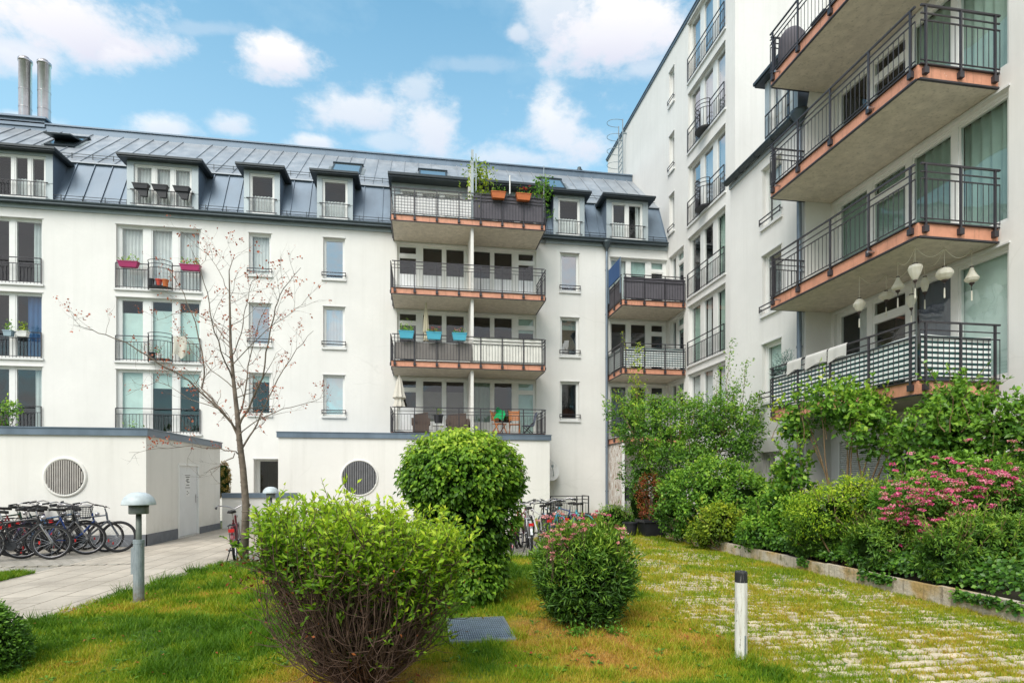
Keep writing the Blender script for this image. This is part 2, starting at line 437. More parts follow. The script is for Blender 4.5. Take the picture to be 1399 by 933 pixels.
    if rk:
        rb = MB(); T = .016
        if rk == 'small':
            for h in (.12, .24): rb.bar(fr.p(u0 - .05, v0 + h, .07), fr.p(u1 + .05, v0 + h, .07), .02, .03)
            for u in (u0 - .04, u1 + .04):
                rb.bar(fr.p(u, v0 + .08, .07), fr.p(u, v0 + .26, .07), .02); rb.bar(fr.p(u, v0 + .18, .07), fr.p(u, v0 + .18, .0), .02)
        else:
            segs = [(u0 + .01, u1 - .01)]
            bow = None
            if rk == 'bow':
                bow = ab[1][:2] if len(ab) > 2 else None; segs = [(u0 + .01, bow[0] - .03), (bow[1] + .03, u1 - .01)]
            for a, b in segs:
                for h in (.95, .73, .06): rb.bar(fr.p(a, v0 + h, .045), fr.p(b, v0 + h, .045), .03 if h > .9 else .022)
                n = max(2, int((b - a) / .115))
                for i in range(n + 1):
                    u = a + (b - a) * i / n
                    top = .95 if i in (0, n) else .73
                    rb.bar(fr.p(u, v0 + .0, .045), fr.p(u, v0 + top, .045), .03 if i in (0, n) else .013)
            if bow:
                a, b = bow[0] - .03, bow[1] + .03; c = (a + b) / 2; q = (b - a) / 2
                def arc(h, n=12): return [fr.p(c - q * math.cos(math.pi * i / n), v0 + h, .045 + .34 * math.sin(math.pi * i / n)) for i in range(n + 1)]
                for h in (1.05, .9, .75, .06): rb.tube(arc(h), .014, 5)
                for p in arc(0, 10): rb.bar(p + Vector((0, 0, .0)), p + Vector((0, 0, 1.05 if False else .75)), .013)
                for u in (a, b): rb.bar(fr.p(u, v0 - .05, .045), fr.p(u, v0 + 1.05, .045), .03)
                tb = MB(); A = arc(.03); tb.quad(*A); tb.quad(*[p + Vector((0, 0, .05)) for p in A])
                for i in range(len(A) - 1): tb.quad(A[i], A[i + 1], A[i + 1] + Vector((0, 0, .05)), A[i] + Vector((0, 0, .05)))
                tb.build('tray', M['black'], wo)
        rb.build('railing', M['rail'], wo)
    return wo

def hole(w): return (w['u0'], w['v0'], w['u1'], w['v1'])

def balcony(par, path, zf, slab, posts=.85, h=1.0, th=.24, screen=None, soff=True, clamp=True):
    """path: outer edge polyline [(x,y)...], slab (x0,y0,x1,y1)"""
    x0, y0, x1, y1 = slab
    sb = MB().box(x0, y0, zf - th, x1, y1, zf)
    bo = sb.build('balcony', M['soffit'], par)
    cx, cy = (x0 + x1) / 2, (y0 + y1) / 2
    fb = MB(); tr = MB(); rl = MB()
    segs = list(zip(path[:-1], path[1:]))
    pts = []
    for (a, b) in segs:
        a, b = Vector((*a, 0)), Vector((*b, 0)); d = (b - a).normalized(); n = Vector((d.y, -d.x, 0))
        if n.dot(Vector((cx, cy, 0)) - a) > 0: n = -n
        o = n * .011
        e = d * .022
        fb.bar(a + o - e * (a != path[0]) + Vector((0, 0, zf - th / 2 + .01)), b + o + Vector((0, 0, zf - th / 2 + .01)), .02, th - .03)
        tr.bar(a + n * .024 + Vector((0, 0, zf - th + .014)), b + n * .024 + Vector((0, 0, zf - th + .014)), .05, .028)
        tr.bar(a + n * .03 + Vector((0, 0, zf + .008)), b + n * .03 + Vector((0, 0, zf + .008)), .064, .02)
        r = n * .055
        L = (b - a).length
        for hh, s in ((h, .036), (h - .14, .022), (h - .26, .022), (.07, .02)):
            rl.bar(a + r + Vector((0, 0, zf + hh)), b + r + Vector((0, 0, zf + hh)), s, s * .8)
        k = max(1, round(L / .115))
        for i in range(k + 1):
            p = a + d * L * i / k + r
            rl.bar(p + Vector((0, 0, zf + .07)), p + Vector((0, 0, zf + h - .26)), .0095)
        m = max(1, round(L / posts))
        for i in range(m + 1):
            t = L * i / m
            t = min(max(t, .10), L - .10)
            pts.append((a + d * t + r, n))
    fb.build('fascia', M['copper'], bo); tr.build('edge_trim', M['rail'], bo); rl.build('railing', M['rail'], bo)
    for p, n in pts:
        pb = MB(); z0 = zf - .16 if clamp else zf
        pb.bar(p + Vector((0, 0, z0)), p + Vector((0, 0, zf + h + .005)), .034, .034)
        if clamp: 
            q = p - n * .012
            pb.box(q.x - .045, q.y - .045, zf - .17, q.x + .045, q.y + .045, zf - .06)
        pb.build('post', M['rail'], bo)
    if screen:
        for (mat, i, f0, f1, hb, ht) in screen:
            a, b = segs[i]; a, b = Vector((*a, 0)), Vector((*b, 0)); d = (b - a).normalized(); n = Vector((d.y, -d.x, 0))
            if n.dot(Vector((cx, cy, 0)) - a) > 0: n = -n
            L = (b - a).length; c = MB(); ph = R.random() * 9
            c.sheet(lambda s, t: a + d * (L * (f0 + (f1 - f0) * s)) + n * (.032 + .006 * math.sin(ph + s * L * 7) * (.3 + t)) + Vector((0, 0, zf + hb + (ht - hb) * t + .012 * math.sin(ph + s * L * 3.1) * t)), max(8, int(L * 10)), 5)
            c.build('privacy_screen', M[mat], bo, True)
    return bo

M['scr_grey'] = cloth('grey mesh screen', (.155, .145, .165), .1)
M['scr_taupe'] = cloth('taupe mesh screen', (.27, .25, .24), .2)
M['scr_cream'] = cloth('cream fabric screen', (.90, .88, .82), .08)
M['scr_stripe'] = cloth('grey and white striped screen', (.90, .89, .88), .08, (.50, .49, .50), 2, 9.)
M['scr_green'] = cloth('white and dark green striped screen', (.90, .92, .91), .08, (.035, .085, .085), 2, 11.)

# ================================================================== the long mansard block
block = thing('apartment_block', 'long white four storey block with blue grey mansard roof facing the lawn', 'apartment building', (0, FY, 0))
FM = FR((0, FY, 0), (1, 0, 0), (0, -1, 0))
def fx(px): return gx(px, FY)
TOPS = [5.81, 8.56, 11.32]
W = []
# bay of tall french windows cut by the left edge of the frame
fkinds = [[(0, .30, 'd'), (.34, .62, 's'), (.68, 1, 'S')], [(0, .30, 'd'), (.34, .62, 'd'), (.68, 1, 'B')], [(0, .30, 'c'), (.34, .62, 's'), (.68, 1, 'S')]]
for r in range(3):
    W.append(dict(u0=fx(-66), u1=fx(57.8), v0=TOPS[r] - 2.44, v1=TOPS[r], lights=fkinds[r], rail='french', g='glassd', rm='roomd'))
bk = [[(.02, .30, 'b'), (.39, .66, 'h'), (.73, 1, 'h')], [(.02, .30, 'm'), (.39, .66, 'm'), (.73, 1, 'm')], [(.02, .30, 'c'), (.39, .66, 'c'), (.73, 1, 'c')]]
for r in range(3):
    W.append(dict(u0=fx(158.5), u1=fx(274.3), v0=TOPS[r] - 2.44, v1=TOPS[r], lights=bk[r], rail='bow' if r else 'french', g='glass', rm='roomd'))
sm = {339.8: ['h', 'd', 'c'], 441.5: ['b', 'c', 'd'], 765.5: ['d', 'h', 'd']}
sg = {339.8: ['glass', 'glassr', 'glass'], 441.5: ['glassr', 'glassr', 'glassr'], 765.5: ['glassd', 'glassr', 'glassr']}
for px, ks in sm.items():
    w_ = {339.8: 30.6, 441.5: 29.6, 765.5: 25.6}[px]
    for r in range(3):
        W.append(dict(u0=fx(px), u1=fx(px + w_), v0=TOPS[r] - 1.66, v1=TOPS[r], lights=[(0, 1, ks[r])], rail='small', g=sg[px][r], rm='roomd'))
# behind the middle balconies
XL, XR, XM = fx(542.5), fx(732.5), fx(640.5)
M['reflection'] = simple('painted pane reflection', (.84, .85, .87), .35, var=.08, sc=1.5)  # flat colour standing in for reflected sky and white curtains in lower panes
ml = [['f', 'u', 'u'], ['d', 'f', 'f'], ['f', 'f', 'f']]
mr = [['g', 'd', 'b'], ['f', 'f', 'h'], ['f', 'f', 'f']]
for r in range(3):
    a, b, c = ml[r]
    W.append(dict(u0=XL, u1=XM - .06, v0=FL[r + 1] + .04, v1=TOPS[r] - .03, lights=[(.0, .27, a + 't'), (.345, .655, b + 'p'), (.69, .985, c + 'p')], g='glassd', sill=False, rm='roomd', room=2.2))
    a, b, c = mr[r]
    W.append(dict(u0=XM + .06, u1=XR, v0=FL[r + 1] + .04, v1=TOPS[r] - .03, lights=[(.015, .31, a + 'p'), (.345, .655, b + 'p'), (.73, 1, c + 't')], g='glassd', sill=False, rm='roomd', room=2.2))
# corner loggia windows
for r in range(3):
    ks = [['k', 'd', 'd'], ['d', 'd', 'd'], ['c', 'h', 'h']][r]
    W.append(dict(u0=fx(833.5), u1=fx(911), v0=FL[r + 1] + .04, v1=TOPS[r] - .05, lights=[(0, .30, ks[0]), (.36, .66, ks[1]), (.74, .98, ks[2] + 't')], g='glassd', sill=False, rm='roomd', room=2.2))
gd = dict(u0=fx(346.5), u1=fx(380), v0=.02, v1=2.42, lights=[(0.04, 1, 'd')], g='glassd', sill=False, rm='roomd', rev=.5, ft=.03, name='entrance_door')
W.append(gd)
HE = 11.72
mb = MB(); wall_sheet(mb, FM, -26, TX, 0, HE, [hole(w) for w in W])
mb.build('wall', M['wall'], block)
for w in W: window(block, FM, w)

# partition fins between the two flats
for r in range(3):
    mb = MB().box(XM - .055, 21.82, FL[r + 1] + .002, XM + .055, FY + .1, FL[r + 2] - .245)
    mb.build('partition_fin', M['wall2'] if r != 1 else M['wall2'], block)
BY = 21.7
BX0, BX1 = -1.18, 4.68
pth = [(BX0, FY), (BX0, BY), (BX1, BY), (BX1, FY)]
md = (XM - BX0) / (BX1 - BX0)
scr = {1: None, 2: [('scr_taupe', 1, .02, md - .005, .06, .72), ('scr_cream', 1, md + .005, .99, .02, .99)], 3: None,
       4: [('scr_stripe', 1, .01, md - .01, .06, .74), ('scr_stripe', 0, .2, .98, .06, .74), ('scr_grey', 1, md + .005, .995, .04, .98)]}
for r in (2, 3, 4):
    balcony(block, pth, FL[r], (BX0, BY, BX1, FY - .004), screen=scr[r])
# terrace railing standing on the annex roof (floor 1)
balcony(block, pth, FL[1] + .06, (BX0, BY + .1, BX1, FY - .004), clamp=False, th=.05, h=.94)
# corner balconies
CX0, CY0 = gx(851, 21.7), 21.7
for r in (1, 2, 3):
    sc = {1: None, 2: [('scr_green', 1, .01, .99, .08, .84), ('scr_green', 0, .05, .98, .08, .84)], 3: [('scr_grey', 1, .01, .99, .04, .92), ('scr_grey', 0, .02, .98, .04, .92)]}[r]
    balcony(block, [(CX0, FY), (CX0, CY0), (TX - .03, CY0)], FL[r], (CX0, CY0, TX - .004, FY - .004), screen=sc)

# ---------------- roof
KY, KZ, RY, RZ = 24.4, 13.97, 27.7, 16.96
EY = FY - .12; EZ = 11.86
def lower(y): return EZ + (KZ - EZ) * (y - EY) / (KY - EY)
DZ = 13.82
dorm = [(-40, 72.2), (173.2, 271), (333.2, 382.4), (433, 482), (828.5, 885.5), (756.2, 798.6), (534.5, 745)]
DY = FY - .1
dx = [(gx(a, DY), gx(b, DY)) for a, b in dorm]
dx = sorted(dx)
mb = MB()
edges = [-26] + [v for d in dx for v in d] + [TX - .01]
sm_ = MB()
for i in range(0, len(edges), 2):
    a, b = edges[i], edges[i + 1]
    if b - a < .02: continue
    mb = MB(); sm_ = mb
    mb.quad((a, EY, EZ), (b, EY, EZ), (b, KY, KZ), (a, KY, KZ))
    n = max(1, round((b - a) / .62))
    for k in range(n + (1 if b > 10 else 0)):
        x = a + (b - a) * (k + .5) / n if b < 10 else a + (b - a) * k / n
        sm_.bar((x, EY - .02, EZ + .0), (x, KY - .02, KZ), .025, .05)
    mb.build('lower_roof', M['zincd'], block)
up = MB().quad((-26, KY - .05, KZ + .01), (TX - .01, KY - .05, KZ + .01), (TX - .01, RY, RZ), (-26, RY, RZ))
up.box(-26, RY - .02, RZ - .3, TX - .01, RY + 3.4, RZ - .02)
for x in np.arange(-25.7, TX, .62):
    if R.random() < .93: up.bar((x, KY - .05, KZ + .02), (x, RY, RZ + .015), .028, .05)
up.bar((-26, KY - .07, KZ + .0), (TX - .01, KY - .07, KZ + .0), .06, .05)
up.build('upper_roof', M['zinc'], block)
rb = MB(); rb.box(-26, RY - .05, RZ - .06, TX - .02, RY + .35, RZ + .26); rb.box(-26, RY - .1, RZ + .23, TX - .02, RY + .4, RZ + .29)
rb.build('ridge_trim', M['zincd'], block)
# eaves: fascia band, gutter, snow guards
eb = MB().box(-26, FY - .06, HE - .05, TX - .012, FY - .003, HE + .1); eb.build('eaves_band', M['zincl'], block)
gb = MB()
def gut(mb, x0, x1, y, z, r, n=7):
    for i in range(n):
        a, b = math.pi + math.pi * i / n, math.pi + math.pi * (i + 1) / n
        mb.quad((x0, y + r * math.cos(a), z + r * math.sin(a)), (x1, y + r * math.cos(a), z + r * math.sin(a)), (x1, y + r * math.cos(b), z + r * math.sin(b)), (x0, y + r * math.cos(b), z + r * math.sin(b)))
    mb.bar((x0, y - r, z), (x1, y - r, z), .025); mb.bar((x0, y + r, z), (x1, y + r, z), .02)
gut(gb, -26, BX0 + .02, FY - .2, 11.93, .095); gut(gb, BX1 - .02, TX - .05, FY - .2, 11.93, .095)
for a, b in ((-26, BX0 - .05), (BX1 + .05, TX - .1)):
    gb.box(a, FY - .29, 11.80, b, FY - .1, 11.845)
    x = a + .4
    while x < b:
        gb.bar((x, FY - .3, 11.94), (x, FY - .08, 11.92), .02); x += .8
gb.build('gutter', M['gutter'], block)
for y, z in ((EY + .06, lower(EY + .06) + .14), (KY + .32, KZ + .3 + .12)):
    segs = []
    segs = [(edges[i], edges[i + 1]) for i in range(0, len(edges), 2)] if z < KZ else [(-26, BX0), (BX1, TX - .05)]
    for a, b in segs:
        if b - a < .05: continue
        sg_ = MB()
        for o in (0, .1): sg_.bar((a, y, z + o), (b, y, z + o), .018)
        x = a + .25
        while x < b:
            sg_.bar((x, y, z - .14), (x, y, z + .13), .02, .03); sg_.bar((x, y, z - .1), (x, y + .16, z - .06), .02); x += .75
        sg_.build('snow_guard', M['trim'], block)

def dormer(px0, px1, lights, roofext=.22, rail=True, box=True):
    a, b = gx(px0, DY), gx(px1, DY); z0, z1 = 11.90, DZ - .1
    fr = FR((0, DY, 0), (1, 0, 0), (0, -1, 0)); cw = .24 if b - a > 1.6 else .2
    m = MB()
    wh = (a + cw, z0 + .12, b - cw, z1 - .1)
    wall_sheet(m, fr, a, b, z0, z1, [wh], .1)
    for v in (12.62,):
        fr.box(m, a, v, .001, a + cw, v + .02, .012); fr.box(m, b - cw, v, .001, b, v + .02, .012)
    fr.box(m, a + cw - .02, z0 + .09, .0, b - cw + .02, z0 + .12, .05)
    do = m.build('dormer', M['zincl'], block)
    for x in (a, b):
        MB().quad((x, DY, z0), (x, KY + .1, z0), (x, KY + .1, z1), (x, DY, z1)).build('dormer_cheek', M['zincd'], do)
    r = MB(); r.box(a - roofext, DY - .26, z1, b + roofext, KY + .35, z1 + .05); r.box(a - roofext - .02, DY - .3, z1 + .05, b + roofext + .02, KY + .4, z1 + .13)
    r.build('dormer_roof', M['trim'], do)
    wd = dict(u0=wh[0], v0=wh[1], u1=wh[2], v1=wh[3], lights=lights, rev=.1, sill=False, rim=False, rail=None, g='glass', rm='roomd', room=.7, ft=.05)
    # window pieces as sub-parts of the dormer
    w_ = window(block, fr, wd)
    for ch in list(w_.children):
        ch.parent = do
    w_.parent = do; w_.name = 'window_frame'
    if rail:
        rb_ = MB()
        for h in (.72, .18): rb_.bar(fr.p(wh[0] - .1, z0 + h, .05), fr.p(wh[2] + .1, z0 + h, .05), .025)
        n = int((wh[2] - wh[0]) / .115)
        for i in range(n + 1):
            u = wh[0] + (wh[2] - wh[0]) * i / n; rb_.bar(fr.p(u, z0 + .18, .05), fr.p(u, z0 + .72, .05), .013)
        rb_.build('railing', M['rail'], do)
    return do, a, b
dormer(-40, 72.2, [(0, .2, 'd'), (.24, .48, 'd'), (.52, .74, 'n'), (.78, 1, 'n')], .2)
D1 = dormer(173.2, 271, [(0, .30, 'c'), (.36, .64, 'c'), (.70, 1, 'c')])
dormer(333.2, 382.4, [(0, 1, 'n')]); dormer(433, 482, [(0, 1, 'n')]); dormer(756.2, 798.6, [(0, 1, 'n')]); dormer(828.5, 885.5, [(0, .46, 'n'), (.54, 1, 'S')])
# broad dormer over the roof terrace
def terrace_dormer():
    a, b = gx(534.5, DY), gx(745, DY); y = FY + .12; z0, z1 = FL[4] + .004, DZ - .02
    fr = FR((0, y, 0), (1, 0, 0), (0, -1, 0)); m = MB()
    ws = [dict(u0=a + .35, u1=XM - .25, v0=z0 + .05, v1=z1 - .22, lights=[(0, .27, 'ct'), (.33, .65, 'c'), (.7, 1, 'c')]), dict(u0=XM + .25, u1=b - .35, v0=z0 + .05, v1=z1 - .22, lights=[(0, .3, 'd'), (.35, .67, 'd'), (.73, 1, 'dt')])]
    wall_sheet(m, fr, a, b, z0, z1, [hole(w) for w in ws], .1)
    for x in (a, b): m.quad((x, EY - .1, z0), (x, KY + .3, z0), (x, KY + .3, z1), (x, y, z1))
    do = m.build('roof_terrace_front', M['zincl'], block)
    for w in ws:
        w.update(rev=.1, sill=False, rim=False, rm='roomd', room=.8)
        w_ = window(block, fr, w)
        for ch in list(w_.children): ch.parent = do
        w_.parent = do; w_.name = 'window_frame'
    r = MB(); r.box(a - .1, y - .5, z1 + .002, b + .1, KY + .5, z1 + .06); r.box(a - .12, y - .55, z1 + .062, b + .12, KY + .55, z1 + .16)
    r.build('terrace_roof', M['trim'], do)
    f = MB(); f.box(XM - .05, BY + .14, FL[4] + .004, XM + .05, y + .1, 13.95); f.build('terrace_fin', M['wall2'], do)
    p = MB(); p.bar((XM, BY + .1, FL[4]), (XM, BY + .1, 14.35), .09); p.bar((XM + .14, BY + .06, FL[4]), (XM + .14, BY + .06, 14.2), .035); p.build('fin_post', M['zincl'], do)
terrace_dormer()

def skylight(px0, px1, py, open_=0):
    # lies on the upper slope
    def onroof(px, py):
        # march along the ray to the slope
        lo, hi = KY, RY
        for _ in range(40):
            y = (lo + hi) / 2; x = gx(px, y); z = KZ + (RZ - KZ) * (y - KY) / (RY - KY)
            if zz(py, x, y) < z: hi = y
            else: lo = y
        return x, y, z
    x0, y, z = onroof(px0, py); x1, _, _ = onroof(px1, py)
    sl = (RZ - KZ) / (RY - KY); L = 1.5; dy = L / math.hypot(1, sl); n = Vector((0, -sl, 1)).normalized(); e = Vector((0, 1, sl)).normalized()
    P = lambda u, t, d: Vector((u, y, z)) + e * t + n * d
    def hx(mb, u0, t0, d0, u1, t1, d1): mb.hexa([P(u0, t0, d0), P(u1, t0, d0), P(u1, t1, d0), P(u0, t1, d0), P(u0, t0, d1), P(u1, t0, d1), P(u1, t1, d1), P(u0, t1, d1)])
    m = MB(); f = .08
    hx(m, x0, 0, -.02, x0 + f, L, .1); hx(m, x1 - f, 0, -.02, x1, L, .1); hx(m, x0 + f, 0, -.02, x1 - f, f, .1); hx(m, x0 - .04, L - f, -.02, x1 + .04, L + .03, .13)
    so = m.build('skylight', M['trim'], block)
    g = MB()
    if open_:
        # sash swung open about its middle
        g2 = MB(); c = P((x0 + x1) / 2, L * .55, .1)
        rt = Matrix.Rotation(math.radians(-28), 3, 'X')
        def q(u, t, d): return c + rt @ (P(u, t, d) - c)
        g2.hexa([q(x0 + .05, .1, .1), q(x1 - .05, .1, .1), q(x1 - .05, L, .1), q(x0 + .05, L, .1), q(x0 + .05, .1, .16), q(x1 - .05, .1, .16), q(x1 - .05, L, .16), q(x0 + .05, L, .16)])
        g2.build('open_sash', M['trim'], so)
    g.quad(P(x0 + f, f, .09), P(x1 - f, f, .09), P(x1 - f, L - f, .09), P(x0 + f, L - f, .09)); g.build('pane', M['skyglass'], so)
    s = MB()
    for k in range(6): hx(s, x0 - .16, .1 + k * .18, .01, x0, .18 + k * .18, .05); hx(s, x1, .1 + k * .18, .01, x1 + .16, .18 + k * .18, .05)
    s.build('flashing', M['zincl'], so)
m_, nt_, out_ = new_mat('skylight glass'); pbsdf(nt_, out_, (.35, .45, .5), .06, .85); M['skyglass'] = m_
skylight(61, 108, 200, 1); skylight(451.5, 493, 237.5); skylight(572, 611, 246); skylight(744, 772, 258)

# downpipe on the front wall
def pipe(par, x, y, z0, z1, r=.055, hop=True):
    m = MB(); m.tube([(x, y, z0), (x, y, z1)], r, 12)
    for z in np.arange(z0 + 1, z1 - .5, 1.9): m.tube([(x, y, z), (x, y, z + .05)], r * 1.25, 12)
    po = m.build('drainpipe', M['pipe'], par, False)
    if hop:
        h = MB().lathe([(r, z1 - .45), (r * 1.1, z1 - .35), (.2, z1 - .08), (.21, z1), (.17, z1), (.05, z1 - .1)], 18, (x, y, 0)); h.build('hopper', M['gutter'], po, True)
    return po
pipe(block, fx(827.5) , FY - .14, .1, 11.86)

# flues on the roof
fy = 28.4
for k, (px, top) in enumerate(((34.5, 79), (60.5, 83))):
    x = gx(px, fy); zt = zz(top, x, fy); zb = RZ - .1; r = .24
    m = MB().lathe([(r, zb), (r, zt - .28), (r * 1.04, zt - .27), (r * 1.04, zt - .23), (r * 1.12, zt - .22), (r * 1.12, zt - .12), (r * .8, zt - .1), (r * .6, zt - .06), (r * .6, zt), (r * .5, zt), (r * .5, zt - .3)], 22, (x, fy, 0))
    m.ring((x, fy, zb + 1.4), (0, 0, 1), r, .012, 22); m.ring((x, fy, zb + 2.2), (0, 0, 1), r, .012, 22)
    fo = m.build('flue', M['steel'], block, True)
    b = MB().box(x - .3, fy - .42, zb + .5, x + .02, fy - .18, zb + .76); b.bar((x - .2, fy - .3, zb + .1), (x - .2, fy - .3, zb + .5), .06); b.build('bracket_box', M['steel'], fo)
px_ = MB(); xa, xb = gx(4, 28), gx(69, 28); px_.box(xa, 27.6, RZ + .1, xb, 29.3, RZ + .42); px_.box(xa - .1, 27.5, RZ + .42, xb + .1, 29.4, RZ + .5)
px_.build('flue_plinth', M['zincd'], block)
v = MB().tube([(gx(791.5, 28.2), 28.2, RZ), (gx(791.5, 28.2), 28.2, RZ + .75)], .1, 10); v.tube([(gx(791.5, 28.2), 28.2, RZ + .55), (gx(791.5, 28.2), 28.2, RZ + .62)], .16, 10)
v.build('roof_vent', M['gutter'], block)
# ================================================================== tower block behind the corner
tower = thing('tower_block', 'tall plain white block rising behind the corner with column of bowed balconies', 'apartment building', (TX, 18.0, 0))
TH_ = 20.2
FT = FR((TX, 31.6, 0), (0, -1, 0), (-1, 0, 0))
def tu(px): return 31.6 - gy(px, TX)
TW = []
tf = [3.34, 6.09, 8.84, 11.75, 14.7, 17.55]
for r, f in enumerate(tf):
    ks = [['c', 'c', 'c'], ['g', 's', 'g'], ['d', 'n', 'g'], ['d', 'c', 'c'], ['d', 'c', 'c'], ['c', 'c', 'c']][r]
    TW.append(dict(u0=tu(940.5), u1=tu(991), v0=f + .1, v1=f + 2.5, lights=[(.0, .27, ks[0]), (.37, .63, ks[1]), (.73, 1, ks[2])], rail='bow' if r in (3, 4) else 'french', g='glass' if r < 3 else 'glassr', rm='roomd'))
for z0, z1 in ((12.3, 13.95), (14.95, 16.55), (17.85, 19.35)):
    TW.append(dict(u0=tu(914.3), u1=tu(921.3), v0=z0, v1=z1, lights=[(0, 1, 'c')], rail='small', g='glassr', rm='roomd'))
for r in (1, 2, 3):
    TW.append(dict(u0=tu(914.8), u1=tu(934), v0=FL[r] + .04, v1=TOPS[r - 1] - .06, lights=[(.0, .28, 'd'), (.42, .98, 'ht')], g='glassd', rm='roomd', sill=False))
mb = MB(); wall_sheet(mb, FT, 0, 31.6 - 18.0, 0, TH_, [hole(w) for w in TW])
mb.build('wall', M['wall3'], tower)
mb = MB().box(TX + .003, 18.0, 0, 26, 31.6, TH_ - .02)
# keep the window rooms clear: only the south face, the top and the back
mb = MB(); mb.quad((TX, 18, 0), (26, 18, 0), (26, 18, TH_), (TX, 18, TH_)); mb.quad((TX, 18, TH_ - .01), (26, 18, TH_ - .01), (26, 31.6, TH_ - .01), (TX, 31.6, TH_ - .01)); mb.quad((TX, 31.6, 0), (26, 31.6, 0), (26, 31.6, TH_), (TX, 31.6, TH_)); mb.quad((26, 18, 0), (26, 31.6, 0), (26, 31.6, TH_), (26, 18, TH_))
mb.build('side_wall', M['wall3'], tower)
for w in TW: window(tower, FT, w)
mb = MB(); mb.box(TX - .06, 17.9, TH_, TX + .3, 31.7, TH_ + .1); mb.box(TX + .3, 17.9, TH_, 26, 18.3, TH_ + .1); mb.box(TX - .09, 17.87, TH_ + .1, TX + .3, 31.73, TH_ + .13)
mb.build('parapet_cap', M['zincd'], tower)
# string course under the french windows
mb = MB()
# roof ladder with its safety cage
lm = MB(); ly0, ly1 = gy(852.5, TX - .15), gy(847, TX - .15); lx = TX - .22; zt = zz(163, lx, ly0)
for y in (ly0, ly1): lm.bar((lx, y, 15.5), (lx, y, zt), .05, .03)
for z in np.arange(15.7, zt - .9, .3): lm.bar((lx, ly0, z), (lx, ly1, z), .028)
for z in (17.2, 19.9): 
    for y in (ly0, ly1): lm.bar((lx, y, z), (TX, y, z), .05)
for k in range(4):
    z = zt - .05 - .75 * k; c = (ly0 + ly1) / 2; q = abs(ly1 - ly0) / 2
    lm.tube([(lx - .75 * math.sin(math.pi * i / 12), c - (q + .12 * math.sin(math.pi * i / 12)) * math.cos(math.pi * i / 12), z) for i in range(13)], .014, 5)
lm.build('cage_ladder', M['galv'], tower)

# ================================================================== near wing on the right
wing = thing('apartment_wing', 'near white wing on the right with stacked salmon edged balconies', 'apartment building', (AX, 12.8, 0))
YA0, YA1 = 12.8, 16.3
FA = FR((AX, YA1, 0), (0, -1, 0), (-1, 0, 0))
FN = FR((WX, YA0, 0), (0, -1, 0), (-1, 0, 0))
AW = []
def au(px): return YA1 - gy(px, AX)
for z0, z1, k, g in ((.75, 2.35, 'd', 'glassr'), (3.75, 5.38, 'b', 'glass'), (6.2, 7.87, 'c', 'glassr'), (8.65, 10.3, 'c', 'glass')):
    AW.append(dict(u0=au(1041.5), u1=au(1067.5), v0=z0, v1=z1, lights=[(0, .2, k), (.26, 1, k)] if z0 < 1 else [(0, 1, k)], rail='small' if z0 > 1 else None, g=g, rm='roomd'))
mb = MB(); HA = 10.72
wall_sheet(mb, FA, 0, YA1 - YA0, 0, HA, [hole(w) for w in AW]); mb.build('wall', M['wall3'], wing)
mb = MB().quad((AX, YA0, 0), (WX + .002, YA0, 0), (WX + .002, YA0, 14.6), (AX, YA0, 14.6 - 3.9)); mb.quad((AX, YA1, 0), (TX + 2, YA1, 0), (TX + 2, YA1, HA), (AX, YA1, HA)); mb.build('step_wall', M['wall3'], wing)
for w in AW: window(wing, FA, w)
NW = []
def nu(px): return YA0 - gy(px, WX)
for r in (1, 2, 3, 4):
    f = FL[r]; L = [nu(1142), nu(1180.5), nu(1187), nu(1233), nu(1240.5), nu(1295), nu(1303), YA0 - 8.5]
    u0, u1 = L[0] - .07, L[7] + .07; w_ = (u1 - u0 - .11)
    fr_ = [(x - u0 - .055) / w_ for x in L]
    ks = [['S', 'dt', 'k', 'b'], ['g', 'gt', 'g', 'g'], ['d', 'dt', 'g', 'g'], ['c', 'dt', 'd', 'g']][r - 1]
    NW.append(dict(u0=u0, u1=u1, v0=f + .04, v1=f + 2.38, lights=[(max(0, fr_[0]), fr_[1], ks[0]), (fr_[2], fr_[3], ks[1]), (fr_[4], fr_[5], ks[2]), (fr_[6], min(1, fr_[7]), ks[3])], g='glass' if r != 2 else 'glassd', rm='roomd', sill=False, rev=.14))
mb = MB(); wall_sheet(mb, FN, 0, 13, 0, 14.6, [hole(w) for w in NW]); mb.build('front_wall', M['wall3'], wing)
for w in NW: window(wing, FN, w)
mb = MB().quad((WX, YA0 - 13, 0), (WX + 9, YA0 - 13, 0), (WX + 9, YA0 - 13, 14.6), (WX, YA0 - 13, 14.6)); mb.quad((WX, YA0 - 13, 14.6), (WX + 9, YA0 - 13, 14.6), (WX + 9, YA0, 14.6), (WX, YA0, 14.6)); mb.build('end_wall', M['wall3'], wing)
